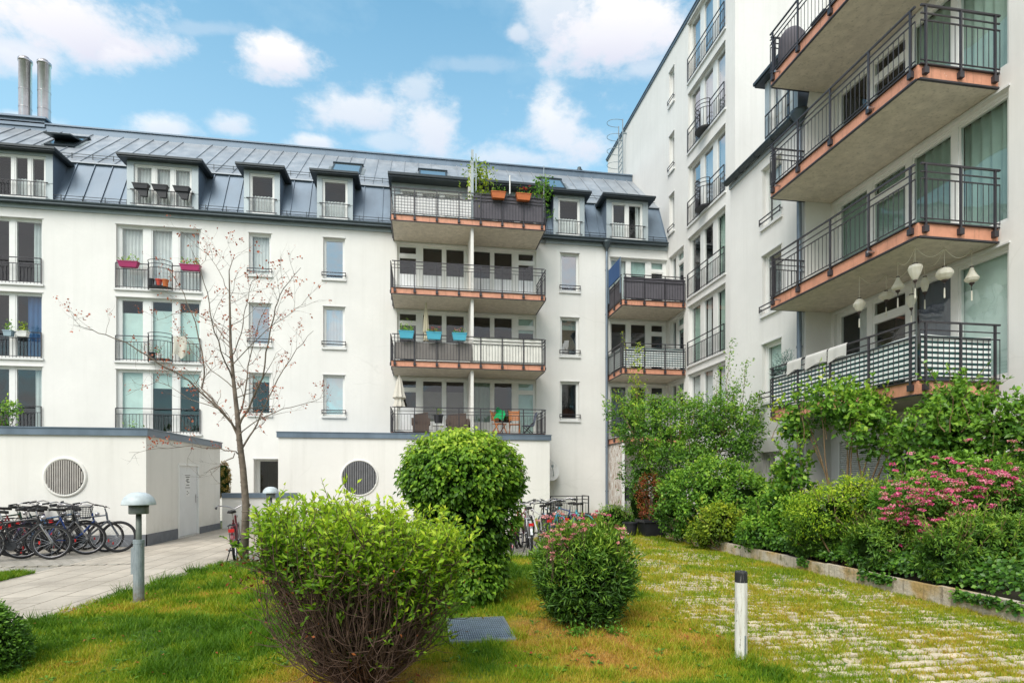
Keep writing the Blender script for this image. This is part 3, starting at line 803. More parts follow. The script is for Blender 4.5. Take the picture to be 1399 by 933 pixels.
# closed roller shutters of the ground floor
m_, nt_, out_ = new_mat('white roller shutter'); v_ = coords(nt_)
wv = nd(nt_, 'ShaderNodeTexWave', wave_type='BANDS', bands_direction='Z'); wv.inputs['Scale'].default_value = 6.; nt_.links.new(v_, wv.inputs['Vector'])
pbsdf(nt_, out_, ramp(nt_, wv.outputs['Fac'], [(.1, (.4, .4, .39)), (.35, (.72, .72, .7))]), .5, 0, bump(nt_, wv.outputs['Fac'], .6, .03)); M['shutter'] = m_
for a, b, c in ((1150, 1232, .95), (1240, 1294, 1.1), (1303, 1372, .5)):
    u0, u1 = nu(a), nu(b); m = MB(); FN.box(m, u0, c, .012, u1, 2.45, .035); so = m.build('roller_shutter', M['shutter'], wing)
    m = MB(); FN.box(m, u0 - .05, .4, .004, u0, 2.5, .06); FN.box(m, u1, .4, .004, u1 + .05, 2.5, .06); FN.box(m, u0 - .05, 2.5, .004, u1 + .05, 2.72, .1); m.build('shutter_rail', M['frame'], so)
    m = MB(); FN.box(m, u0, .4, .002, u1, c, .008); m.build('dark_gap', M['roomd'], so)
m = MB(); FA.box(m, au(1040), 2.352, .005, au(1069), 2.75, .1); m.build('shutter_box', M['frame'], wing)
# balconies
BXo = 8.53; BYn, BYf = 8.63, 12.8
for r in (1, 2, 3, 4):
    sc = [('scr_green', 1, .005, .995, .05, .80), ('scr_green', 0, .05, .99, .05, .80), ('scr_green', 2, .01, .9, .05, .80)] if r == 1 else None
    balcony(wing, [(WX - .01, BYf), (BXo, BYf), (BXo, BYn), (WX - .01, BYn)], FL[r] - .04, (BXo, BYn, WX - .004, BYf - .003), posts=.95, screen=sc, h=1.02, th=.26)
    for y in (BYf - .35, BYn + .95): MB().tube([(BXo + .05, y, FL[r] - .16), (BXo - .16, y, FL[r] - .17)], .022, 8).build('spout', M['steel'], wing)
# eaves, pipe, mansard and its dormer
g = MB(); r0 = .1; gxx, gz = AX - .14, 10.8
for i in range(7):
    a, b = math.pi + math.pi * i / 7, math.pi + math.pi * (i + 1) / 7
    g.quad((gxx + r0 * math.cos(a), YA0 + .1, gz + r0 * math.sin(a)), (gxx + r0 * math.cos(a), YA1, gz + r0 * math.sin(a)), (gxx + r0 * math.cos(b), YA1, gz + r0 * math.sin(b)), (gxx + r0 * math.cos(b), YA0 + .1, gz + r0 * math.sin(b)))
g.bar((gxx - r0, YA0 + .1, gz), (gxx - r0, YA1, gz), .028); g.bar((gxx + r0, YA0 + .1, gz), (gxx + r0, YA1, gz), .02)
for y in np.arange(YA0 + .3, YA1, .8): g.tube([(gxx + r0 * 1.06 * math.cos(math.pi + math.pi * i / 7), y, gz + r0 * 1.06 * math.sin(math.pi + math.pi * i / 7)) for i in range(8)], .012, 4)
g.disc((gxx, YA1, gz - .04), (0, 1, 0), .06)
g.build('gutter', M['gutter'], wing)
e = MB().box(AX - .05, YA0 + .02, HA - .12, AX - .003, YA1, HA + .02); e.build('eaves_band', M['zincl'], wing)
pipe(wing, AX - .1, YA0 + .1, .1, 10.85, .06)
m = MB().quad((AX - .03, YA0, HA + .06), (AX - .03, YA1, HA + .06), (AX + 4.2, YA1, 13.9), (AX + 4.2, YA0, 13.9))
for y in np.arange(YA0 + .2, YA1, .6): m.bar((AX - .03, y, HA + .07), (AX + 4.2, y, 13.91), .025, .05)
m.build('mansard_roof', M['zincd'], wing)
FD = FR((AX - .02, YA1, 0), (0, -1, 0), (-1, 0, 0)); a, b = YA1 - gy(1045, AX - .02), YA1 - gy(1090, AX - .02); z0, z1 = 10.9, 12.62
m = MB(); wh = (a + .2, z0 + .1, b - .2, z1 - .08); wall_sheet(m, FD, a, b, z0, z1, [wh], .1); do = m.build('dormer', M['zincl'], wing)
for u in (a, b): MB().quad(FD.p(u, z0), FD.p(u, z0, -2.4), FD.p(u, z1, -2.4), FD.p(u, z1)).build('dormer_cheek', M['zincd'], do)
r = MB(); FD.box(r, a - .18, z1, -2.5, b + .18, z1 + .05, .2); FD.box(r, a - .2, z1 + .05, -2.5, b + .2, z1 + .13, .24); r.build('dormer_roof', M['trim'], do)
w_ = window(wing, FD, dict(u0=wh[0], v0=wh[1], u1=wh[2], v1=wh[3], lights=[(0, .48, 'c'), (.52, 1, 'c')], rev=.1, sill=False, rim=False, rm='roomd', room=.5))
for ch in list(w_.children): ch.parent = do
w_.parent = do; w_.name = 'window_frame'
rr = MB()
for h in (.75, .15): rr.bar(FD.p(wh[0] - .1, z0 + h, .06), FD.p(wh[2] + .1, z0 + h, .06), .028)
for i in range(9): u = wh[0] - .1 + (wh[2] - wh[0] + .2) * i / 8; rr.bar(FD.p(u, z0 + .15, .06), FD.p(u, z0 + .75, .06), .014)
rr.build('railing', M['rail'], do)

# ================================================================== one storey annexes
annex = thing('annex_building', 'low white annex at left with pale round vent and grey side door behind the bicycles', 'annex', (-6.52, 14.58, 0))
AXL, AYF, AYB, AZ = -6.52, 14.58, 19.5, 2.62
FAF = FR((0, AYF, 0), (1, 0, 0), (0, -1, 0)); FAS = FR((AXL, 0, 0), (0, 1, 0), (1, 0, 0))
dy0, dy1 = gy(243.5, AXL), gy(271.5, AXL)
mb = MB(); wall_sheet(mb, FAF, -22, AXL, .0, AZ, []); wall_sheet(mb, FAS, AYF, AYB, 0, AZ, [(dy0, .03, dy1, 2.03)], .1)
mb.quad((-22, AYB, 0), (AXL, AYB, 0), (AXL, AYB, AZ), (-22, AYB, AZ)); mb.build('wall', M['wall2'], annex)
mb = MB().quad((-22, AYF, AZ + .01), (AXL, AYF, AZ + .01), (AXL, AYB, AZ + .01), (-22, AYB, AZ + .01)); mb.build('flat_roof', simple('roof gravel', (.3, .29, .27), .95, sc=30), annex)
mb = MB().box(-22, AYF - .05, AZ, AXL + .05, AYF + .3, AZ + .16); mb.box(AXL - .3, AYF + .3, AZ, AXL + .05, AYB + .05, AZ + .16); mb.box(-22, AYF - .07, AZ + .16, AXL + .07, AYF + .3, AZ + .185); mb.box(AXL - .3, AYF + .3, AZ + .16, AXL + .07, AYB + .07, AZ + .185)
mb.build('coping', M['zincd'], annex)
mb = MB().box(-22, AYF - .02, .004, AXL + .02, AYF - .002, .28); mb.box(AXL + .002, AYF - .02, .004, AXL + .02, dy0 - .06, .28); mb.box(AXL + .002, dy1 + .06, .004, AXL + .02, AYB, .2); mb.build('plinth', M['plinth'], annex)
dm = MB(); FAS.box(dm, dy0 + .05, .04, -.07, dy1 - .05, 1.98, -.03); dr = dm.build('door', simple('grey white door paint', (.70, .71, .72), .5, var=.06, sc=2), annex)
m = MB(); FAS.box(m, dy0, .03, -.1, dy0 + .05, 2.03, .012); FAS.box(m, dy1 - .05, .03, -.1, dy1, 2.03, .012); FAS.box(m, dy0 + .05, 1.98, -.1, dy1 - .05, 2.03, .012); m.build('door_frame', M['frame'], dr)
m = MB(); FAS.box(m, dy1 - .17, .93, -.03, dy1 - .12, 1.17, -.02); m.bar(FAS.p(dy1 - .145, 1.08, -.03), FAS.p(dy1 - .145, 1.08, .03), .02); m.bar(FAS.p(dy1 - .145, 1.08, .03), FAS.p(dy1 - .28, 1.08, .03), .02); m.build('door_handle', M['steel'], dr)
m = MB(); dc = (dy0 + dy1) / 2 - .02
paper = simple('notice paper', (.80, .80, .79), .8, var=.03)
FAS.box(m, dc - .17, 1.36, -.03, dc + .17, 1.72, -.026); FAS.box(m, dc - .1, 1.12, -.03, dc + .14, 1.32, -.026); nt_o = m.build('notice', paper, dr)
m = MB()
for (a, b, z) in ((-.13, .13, 1.66), (-.08, .1, 1.6), (-.13, .05, 1.56), (-.05, .13, 1.52), (-.1, .12, 1.44), (-.06, .02, 1.26), (.04, .1, 1.22), (-.06, .0, 1.18)): FAS.box(m, dc + a, z - .012, -.0255, dc + b, z + .012, -.0245)
FAS.box(m, dc - .17, 1.705, -.0255, dc + .17, 1.72, -.024); FAS.box(m, dc - .17, 1.36, -.0255, dc + .17, 1.375, -.024)
m.build('print', M['black'], dr)
def vent(par, c, r, mat_back, mat_slat, N=(0, -1, 0), nsl=17):
    c = Vector(c); m = MB().ring(c, N, r + .035, .04, 44, 8); vo = m.build('round_vent', M['wall2'], par, True)
    m = MB().disc(c + Vector(N) * .012, N, r, 40); m.build('vent_back', mat_back, vo)
    s = MB()
    for k in range(nsl):
        t = -1 + 2 * (k + .5) / nsl; hh = r * math.sqrt(max(0, 1 - t * t)) * .99
        s.box(c.x + t * r - r / nsl * .58, c.y - .05, c.z - hh, c.x + t * r + r / nsl * .5, c.y - .02, c.z + hh)
    s.build('vent_slat', mat_slat, vo)
vx = gx(89, AYF); vent(annex, (vx, AYF, zz(651.5, vx, AYF)), .40, M['roomd'], simple('beige slats', (.46, .43, .40), .6))
annex2 = thing('terrace_annex', 'low white annex in the middle with dark round vent carrying a terrace', 'annex', (-5.25, 21.6, 0))
QX0, QX1, QY, QZ = gx(380.3, 21.6), gx(751, 21.6), 21.6, 3.14
mb = MB().box(QX0, QY, 0, QX1, FY - .003, QZ); mb.build('wall', M['wall2'], annex2)
mb = MB().box(QX0 - .05, QY - .06, QZ + .002, QX1 + .05, QY + .25, QZ + .19); mb.box(QX0 - .05, QY + .25, QZ + .002, QX1 + .05, FY - .006, QZ + .16); mb.box(QX0 - .07, QY - .08, QZ + .19, QX1 + .07, QY + .25, QZ + .215); mb.build('coping', M['zincd'], annex2)
vx = gx(491, QY); vent(annex2, (vx, QY, zz(652.5, vx, QY)), .62, M['roomd'], simple('dark slats', (.20, .20, .21), .5), nsl=19)
# low wall with zinc coping between the two annexes
lw = thing('low_wall', 'low white garden wall with grey metal coping between the two annexes', 'wall', (AXL, 19.55, 0))
MB().box(AXL + .03, 19.6, 0, -4.2, 19.85, 1.0).build('wall', M['wall2'], lw); MB().box(AXL + .03, 19.55, 1.002, -4.2, 19.9, 1.16).build('coping', M['zincd'], lw)
# ================================================================== foliage
def vnoise(x, y, s, seed):
    """smooth value noise on arrays"""
    g = np.random.default_rng(seed).random((64, 64)); u, v = x * s + 31.7, y * s + 17.3
    i, j = np.floor(u).astype(int), np.floor(v).astype(int); a, b = u - i, v - j; a = a * a * (3 - 2 * a); b = b * b * (3 - 2 * b)
    G = lambda p, q: g[p % 64, q % 64]
    return (G(i, j) * (1 - a) + G(i + 1, j) * a) * (1 - b) + (G(i, j + 1) * (1 - a) + G(i + 1, j + 1) * a) * b

def nrm(a): return a / (np.linalg.norm(a, axis=1, keepdims=True) + 1e-9)

def leaf_obj(name, C, D, N, L, W, tint, mat, parent=None, fold=.18, curl=.0):
    n = len(C)
    off = np.array(OFF.get(parent.name, (0, 0, 0)) if parent is not None else (0, 0, 0))
    C = C - off
    D = nrm(D); N = nrm(N - D * np.sum(N * D, axis=1, keepdims=True)); S = np.cross(N, D)
    L = np.broadcast_to(np.asarray(L, float).reshape(-1, 1), (n, 1)); W = np.broadcast_to(np.asarray(W, float).reshape(-1, 1), (n, 1))
    base = C; tip = C + D * L - N * L * curl; mid = C + D * L * .48
    a = mid + S * W * .5 + N * W * fold; b = mid - S * W * .5 + N * W * fold
    V = np.stack([base, a, tip, b], 1).reshape(-1, 3)
    idx = np.arange(n) * 4
    Fc = np.stack([idx, idx + 1, idx + 2, idx, idx + 2, idx + 3], 1).reshape(-1)
    me = bpy.data.meshes.new(name)
    me.vertices.add(len(V)); me.vertices.foreach_set('co', V.astype(np.float32).ravel())
    me.loops.add(len(Fc)); me.loops.foreach_set('vertex_index', Fc.astype(np.int32))
    me.polygons.add(n * 2); me.polygons.foreach_set('loop_start', (np.arange(n * 2) * 3).astype(np.int32))
    me.update(calc_edges=True)
    at = me.attributes.new('tint', 'FLOAT', 'POINT'); at.data.foreach_set('value', np.repeat(np.clip(tint, 0, 1), 4).astype(np.float32))
    me.materials.append(mat)
    o = bpy.data.objects.new(name, me); COL.objects.link(o)
    if parent is not None: o.parent = parent; OFF[o.name] = tuple(off)
    return o

def clumps(ells, nclump, rc, nleaf, keep=None, up=.35, inner=.22, flat=1.0):
    """clump centres spread on the shells of ellipsoids, leaves spread over each clump.  ells: [(centre, (rx,ry,rz), weight)]"""
    P, O, T = [], [], []
    w = np.array([e[2] for e in ells], float); w /= w.sum()
    cs = [np.array(e[0], float) for e in ells]; rs = [np.array(e[1], float) for e in ells]
    for k in NR.choice(len(ells), nclump, p=w):
        d = NR.normal(size=3); d /= np.linalg.norm(d)
        c = cs[k] + d * rs[k] * (1 - inner * NR.random() ** 1.5) 
        if keep is not None and not keep(c): continue
        # skip clumps buried in other ellipsoids
        if any(j != k and np.sum(((c - cs[j]) / rs[j]) ** 2) < .62 for j in range(len(ells))): continue
        r = rc * NR.uniform(.55, 1.35); m = max(3, int(nleaf * NR.uniform(.6, 1.4)))
        out = d / rs[k]; out /= np.linalg.norm(out)
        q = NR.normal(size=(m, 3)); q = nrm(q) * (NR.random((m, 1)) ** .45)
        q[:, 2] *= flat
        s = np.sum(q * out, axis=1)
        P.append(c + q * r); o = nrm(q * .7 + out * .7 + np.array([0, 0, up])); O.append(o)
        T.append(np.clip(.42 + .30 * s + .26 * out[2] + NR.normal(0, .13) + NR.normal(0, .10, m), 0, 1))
    return np.concatenate(P), np.concatenate(O), np.concatenate(T)

def orient(O, spread=.8, droop=.25, along=.4):
    n = len(O)
    D = nrm(O * along + NR.normal(size=(n, 3)) * spread - np.array([0, 0, droop]))
    N = nrm(O + NR.normal(size=(n, 3)) * .45)
    return D, N

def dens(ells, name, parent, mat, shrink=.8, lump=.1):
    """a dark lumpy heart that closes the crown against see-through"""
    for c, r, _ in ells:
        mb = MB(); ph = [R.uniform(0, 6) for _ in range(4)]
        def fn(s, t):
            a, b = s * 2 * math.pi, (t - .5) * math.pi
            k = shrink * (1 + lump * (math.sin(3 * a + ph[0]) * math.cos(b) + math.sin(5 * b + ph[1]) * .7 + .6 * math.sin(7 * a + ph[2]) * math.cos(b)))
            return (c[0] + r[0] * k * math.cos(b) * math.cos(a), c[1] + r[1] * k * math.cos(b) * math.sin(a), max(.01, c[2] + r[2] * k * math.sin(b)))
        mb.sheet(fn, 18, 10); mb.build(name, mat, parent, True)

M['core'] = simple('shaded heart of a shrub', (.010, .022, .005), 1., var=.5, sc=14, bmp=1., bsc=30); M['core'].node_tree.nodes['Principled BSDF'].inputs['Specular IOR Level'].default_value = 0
M['lf_front'] = leafmat('light green shrub leaves', [(0, (0.038, 0.091, 0.008)), (.35, (0.130, 0.281, 0.018)), (.6, (0.347, 0.544, 0.029)), (1, (0.728, 0.825, 0.066))], .4)
M['lf_horn'] = leafmat('hornbeam leaves', [(0, (0.028, 0.074, 0.008)), (.4, (0.104, 0.247, 0.018)), (.7, (0.243, 0.429, 0.029)), (1, (0.520, 0.660, 0.066))], .35)
M['lf_spir'] = leafmat('dark narrow leaves', [(0, (0.021, 0.056, 0.011)), (.4, (0.069, 0.173, 0.021)), (.75, (0.173, 0.330, 0.033)), (1, (0.347, 0.495, 0.053))], .3)
M['lf_mid'] = leafmat('mid green leaves', [(0, (0.024, 0.069, 0.011)), (.4, (0.087, 0.223, 0.024)), (.75, (0.208, 0.412, 0.040)), (1, (0.416, 0.610, 0.066))], .35)
M['lf_yel'] = leafmat('yellow green leaves', [(0, (0.052, 0.099, 0.011)), (.4, (0.191, 0.314, 0.026)), (.75, (0.416, 0.528, 0.040)), (1, (0.693, 0.693, 0.066))], .4)
M['lf_box'] = leafmat('box leaves', [(0, (0.024, 0.066, 0.011)), (.5, (0.087, 0.214, 0.024)), (1, (0.225, 0.429, 0.040))], .25)
M['lf_ivy'] = leafmat('ivy leaves', [(0, (0.017, 0.058, 0.011)), (.5, (0.069, 0.181, 0.020)), (1, (0.208, 0.396, 0.040))], .2, .35)
M['lf_red'] = leafmat('reddish leaves', [(0, (.05, .03, .01)), (.4, (.22, .055, .02)), (.7, (.40, .10, .03)), (1, (.16, .2, .03))], .3)
M['lf_rust'] = leafmat('withered red leaves', [(0, (.28, .05, .02)), (.5, (.50, .11, .045)), (1, (.62, .24, .12))], .3)
M['fl_pink'] = leafmat('pink blossom', [(0, (.60, .05, .20)), (.5, (.84, .14, .34)), (1, (.92, .42, .52))], .3)
M['fl_pale'] = leafmat('faded pink blossom', [(0, (.52, .16, .14)), (.5, (.82, .34, .34)), (1, (.90, .56, .54))], .3)
M['fl_red'] = leafmat('red blossom', [(0, (.5, .02, .02)), (1, (.75, .06, .05))], .3)
M['lf_spruce'] = leafmat('blue green needles', [(0, (.06, .12, .11)), (1, (.25, .38, .34))], .1)
M['lf_cone'] = leafmat('brownish conifer leaves', [(0, (0.052, 0.049, 0.011)), (.5, (0.208, 0.148, 0.026)), (1, (0.450, 0.281, 0.053))], .2)
M['lf_pot'] = leafmat('fresh pot plant leaves', [(0, (0.052, 0.148, 0.013)), (.5, (0.208, 0.429, 0.026)), (1, (0.520, 0.693, 0.066))], .35)

def flowers(name, P, parent, mat, r=.03, n=26):
    """flat domed heads of many tiny blossoms"""
    C, O, T = [], [], []
    for p in P:
        k = r * R.uniform(.6, 1.3)
        q = nrm(NR.normal(size=(n, 3))) * k * NR.random((n, 1)) ** .4; q[:, 2] = np.abs(q[:, 2]) * .5
        C.append(np.array(p) + q); O.append(nrm(q + np.array([0, 0, k * .7]))); T.append(np.clip(NR.normal(.5, .2) + NR.normal(0, .15, n), 0, 1))
    C, O, T = map(np.concatenate, (C, O, T)); D, N = orient(O, 1., 0, .1)
    return leaf_obj(name, C, D, N, r * .5, r * .45, T, mat, parent)

def stems(mb, base, tops, r0=.02, wob=.08, n=5, bulge=.35):
    for tp in tops:
        b = Vector(base) + Vector((R.uniform(-1, 1), R.uniform(-1, 1), 0)) * r0 * 3; tp = Vector(tp); pts = []
        side = Vector((R.uniform(-1, 1), R.uniform(-1, 1), R.uniform(-.3, .3))) * wob
        for i in range(n + 1):
            t = i / n
            p = b.lerp(tp, t); h = (tp - b); p.x -= h.x * bulge * t * (1 - t) ; p.y -= h.y * bulge * t * (1 - t)
            pts.append(p + side * math.sin(t * math.pi * 1.5) + Vector((R.uniform(-1, 1), R.uniform(-1, 1), R.uniform(-1, 1))) * wob * .25 * (t > 0))
        mb.tube(pts, [r0 * (1 - .75 * i / n) for i in range(n + 1)], 5, False)

def ell(px, py, zc, rx, ry, rd, w=None):
    """an ellipsoid whose outline was surveyed: centre, half width, half height (both in survey units) and depth in metres"""
    c = dep(px, py, zc); k = zc / F
    return (tuple(c), (rx * k, rd, ry * k), w or rx * ry)

# ---- the big half bare shrub in the foreground
fs = thing('front_shrub', 'broad foreground shrub with yellow green leafy top and bare dark twigs below', 'shrub', (-.43, 4.32, 0))
def front_shrub():
    B = Vector((-.43, 4.32, 0)); mb = MB(); C, O, T, D_ = [], [], [], []
    for k in range(430):
        az = R.uniform(0, 2 * math.pi); q = math.sqrt(R.random())
        if k % 3 == 0: q = R.uniform(.85, 1.02)
        rx, ry = .74 * q, .56 * q
        top = Vector((B.x - .03 + rx * math.cos(az), B.y + ry * math.sin(az), 0))
        zt = 1.38 - .15 * q ** 3 - .08 * (top.x - B.x) + R.uniform(-.16, .05)
        if R.random() < .36: zt = R.uniform(.5, 1.12) if q > .4 else R.uniform(.8, 1.25)
        top.z = zt
        h = zt; pts = []; n = 9; st = B + Vector((math.cos(az), math.sin(az), 0)) * R.uniform(0, .09)
        ez = R.uniform(.42, .85); f1, f2, f3 = R.uniform(3, 8), R.uniform(3, 8), R.uniform(0, 6); wb = R.uniform(.01, .06)
        for i in range(n + 1):
            t = i / n
            e = math.tanh(1.2 * t / .46 * ez) / math.tanh(1.2 / .46 * ez)
            g = wb * min(1, t * 3)
            pts.append(Vector((st.x + (top.x - st.x) * e + g * math.sin(t * f1 + f3) + R.gauss(0, .008), st.y + (top.y - st.y) * e + g * math.sin(t * f2 + f3 * 2) + R.gauss(0, .008), h * t + R.gauss(0, .006) * (t > 0))))
        r0 = R.uniform(.004, .0095) * (1.7 if k < 24 else 1)
        mb.tube(pts, [r0 * (1 - .8 * i / n) for i in range(n + 1)], 4, False)
        # side twigs
        for s in range(R.randint(5, 8)):
            i = R.randint(2, n - 1); p = pts[i]; d = Vector((R.uniform(-1, 1), R.uniform(-1, 1), R.uniform(-.7, .8))).normalized() * R.uniform(.07, .29)
            d += (pts[min(i + 1, n)] - pts[i]).normalized() * .1
            p2 = p + d * .5 + Vector((0, 0, R.uniform(-.02, .02))); p3 = p + d + Vector((0, 0, .04))
            mb.tube([p, p2, p3], [r0 * .42, r0 * .32, r0 * .15], 3, False)
            zl_ = 1.02 - .28 * (p3.x > B.x + .25) + R.gauss(0, .14)
            if p3.z > zl_ or R.random() < .11:
                pts2 = [p2, p3]; m = R.randint(5, 9)
                for j in range(m):
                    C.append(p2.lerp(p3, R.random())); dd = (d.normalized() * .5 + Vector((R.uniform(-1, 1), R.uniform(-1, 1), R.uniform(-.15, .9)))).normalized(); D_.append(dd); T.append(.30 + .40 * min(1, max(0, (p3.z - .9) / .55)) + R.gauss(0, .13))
        if zt > .85:
            m = R.randint(27, 38)
            for j in range(m):
                t = R.uniform(.60, 1.0); i = min(n - 1, int(t * n)); p = pts[i].lerp(pts[i + 1], t * n - i)
                if p.z < .90 - .2 * (p.x > B.x + .25) + R.gauss(0, .12): continue
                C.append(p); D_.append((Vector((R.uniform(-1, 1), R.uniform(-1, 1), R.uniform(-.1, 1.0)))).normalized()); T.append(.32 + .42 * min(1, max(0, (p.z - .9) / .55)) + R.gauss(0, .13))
    # some upright leafy shoots above the top
    for k in range(22):
        x, y = B.x - .03 + R.uniform(-.6, .6), B.y + R.uniform(-.45, .45); z = 1.27 - .08 * (x - B.x); hgt = R.uniform(.06, .15)
        p, p2 = Vector((x, y, z)), Vector((x + R.uniform(-.06, .06), y + R.uniform(-.06, .06), z + hgt)); mb.tube([p, p2], [.003, .0015], 3, False)
        for j in range(9):
            C.append(p.lerp(p2, R.random())); D_.append(Vector((R.uniform(-1, 1), R.uniform(-1, 1), R.uniform(.1, 1.2))).normalized()); T.append(.75 + R.gauss(0, .14))
    mb.build('twigs', M['twig'], fs)
    C = np.array([tuple(c) for c in C]); D = np.array([tuple(d) for d in D_]); n = len(C)
    N = nrm(np.array([0, -.25, 1.]) + NR.normal(size=(n, 3)) * .5)
    # the right flank is the lightest
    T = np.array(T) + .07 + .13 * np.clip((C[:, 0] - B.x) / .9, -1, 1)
    # outline fuller with warm brown leaves on the left
    L = NR.uniform(.036, .07, n)
    leaf_obj('foliage', C, D, N, L, L * NR.uniform(.34, .46, n), np.array(T), M['lf_front'], fs, .16, .12)
    # dry red brown leaves caught in the twigs
    m = 420
    az = NR.uniform(0, 6.28, m); q = np.sqrt(NR.random(m)); P = np.stack([B.x + .9 * q * np.cos(az), B.y + .7 * q * np.sin(az), NR.uniform(.45, 1.08, m)], 1)
    P[:160, 0] = NR.uniform(B.x - .95, B.x - .45, 160); P[:160, 1] = NR.uniform(4.0, 4.5, 160); P[:160, 2] = NR.uniform(.75, 1.08, 160)
    D, N = orient(nrm(NR.normal(size=(m, 3))), .8, .3, .2)
    leaf_obj('dry_leaves', P, D, N, .032, .016, NR.random(m), M['lf_red'], fs)
front_shrub()

# ---- clipped tall shrub behind it
ts = thing('tall_shrub', 'tall clipped mushroom shaped leafy shrub standing behind the half bare shrub', 'shrub', (.58, 7.1, 0))
E1 = [((.49, 7.15, 1.62), (.745, .74, .56), 3), ((.56, 7.1, 1.15), (.61, .6, .6), 1.4), ((.62, 7.1, .62), (.40, .40, .62), 1.2), ((.66, 7.05, .32), (.33, .33, .3), .5)]
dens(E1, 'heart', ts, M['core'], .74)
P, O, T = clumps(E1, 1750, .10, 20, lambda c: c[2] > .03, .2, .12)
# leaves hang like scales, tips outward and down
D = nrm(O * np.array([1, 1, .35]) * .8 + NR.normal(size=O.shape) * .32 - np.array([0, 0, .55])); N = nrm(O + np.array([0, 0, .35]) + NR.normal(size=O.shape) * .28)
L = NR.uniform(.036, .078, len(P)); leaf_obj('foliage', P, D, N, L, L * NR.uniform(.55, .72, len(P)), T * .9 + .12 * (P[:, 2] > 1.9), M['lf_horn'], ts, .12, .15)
mb = MB(); stems(mb, (.62, 7.1, 0), [(.62 + R.uniform(-.3, .3), 7.1 + R.uniform(-.3, .3), R.uniform(.9, 1.6)) for _ in range(9)], .02)
for a in range(22):
    t = Vector((R.uniform(-.75, .75) + .45, 7.1 + R.uniform(-.6, .6), 2.05)); t.z = 1.62 + .56 * math.sqrt(max(0, 1 - ((t.x - .47) / .8) ** 2 - ((t.y - 7.15) / .78) ** 2)); mb.tube([t, t + Vector((R.uniform(-.08, .08), R.uniform(-.05, .05), R.uniform(.04, .12)))], [.004, .002], 3, False)
mb.build('stems', M['bark'], ts)

# ---- rounded flowering shrub
ss = thing('round_shrub', 'small rounded dark shrub with faded pink flower heads on the lawn', 'shrub', (1.72, 5.86, 0))
E2 = [((1.71, 5.86, .57), (.52, .48, .49), 2), ((1.80, 5.9, .66), (.48, .45, .44), 1), ((1.70, 5.85, .28), (.38, .36, .24), .7)]
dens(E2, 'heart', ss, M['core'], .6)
P, O, T = clumps(E2, 1050, .085, 18, lambda c: c[2] > .10, .5, .16)
D = nrm(O * .7 + NR.normal(size=O.shape) * .55 + np.array([0, 0, .15])); N = nrm(O + np.array([0, 0, .6]) + NR.normal(size=O.shape) * .4)
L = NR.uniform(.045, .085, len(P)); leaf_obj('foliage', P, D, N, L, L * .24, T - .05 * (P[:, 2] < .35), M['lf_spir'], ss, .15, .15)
mb = MB(); stems(mb, (1.74, 5.86, 0), [(1.72 + R.uniform(-.4, .4), 5.86 + R.uniform(-.35, .35), R.uniform(.3, .9)) for _ in range(46)], .008)
fp = []
for k in range(90):
    x, y = 1.70 + R.uniform(-.46, .40), 5.86 + R.uniform(-.4, .35); z = 1.02 + .22 * R.random() - .5 * ((x - 1.65) ** 2 + (y - 5.86) ** 2)
    if k % 3 == 0: x, y, z = 1.72 - R.uniform(.2, .5), 5.6 + R.uniform(-.1, .2), R.uniform(.72, 1.0)
    fp.append((x, y, z)); mb.tube([(x, y, z - .22), (x + R.uniform(-.02, .02), y, z)], [.003, .002], 3, False)
mb.build('stems', M['twig'], ss); flowers('blossom', fp[:72], ss, M['fl_pale'], .034); flowers('bright_blossom', fp[72:], ss, M['fl_pink'], .03)
# leafy shoots between the flowers
P = np.array([(x + R.gauss(0, .03), y + R.gauss(0, .03), z - R.random() * .2) for x, y, z in fp for _ in range(12)]); D, N = orient(np.tile([0, 0, 1.], (len(P), 1)), .7, 0, .7)
leaf_obj('shoot_leaves', P, D, N, .05, .013, NR.uniform(.4, .9, len(P)), M['lf_spir'], ss)
for cx_, n_ in ((1.52, 260), (1.9, 120)):
    P = np.array([(cx_ + R.gauss(0, .07), 5.42 + R.gauss(0, .05), abs(R.gauss(.02, .05))) for _ in range(n_)])
    D, N = orient(np.tile([0, 0, 1.], (len(P), 1)), .8, 0, .5); leaf_obj('foliage', P, D, N, .04, .02, NR.uniform(.3, .8, len(P)), M['lf_mid'], ss)

# ---- clipped dome at the lower left
bx = thing('box_dome', 'clipped dark green dome shrub at the lower left edge', 'shrub', (-3.72, 5.2, 0))
E3 = [((-3.72, 5.2, .12), (.43, .43, .46), 1)]
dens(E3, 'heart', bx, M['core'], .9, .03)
P, O, T = clumps(E3, 900, .05, 26, lambda c: c[2] > 0, .2, .06)
D, N = orient(O, .55, .1, .6); L = NR.uniform(.022, .04, len(P)); leaf_obj('foliage', P, D, N, L, L * .42, T, M['lf_box'], bx)

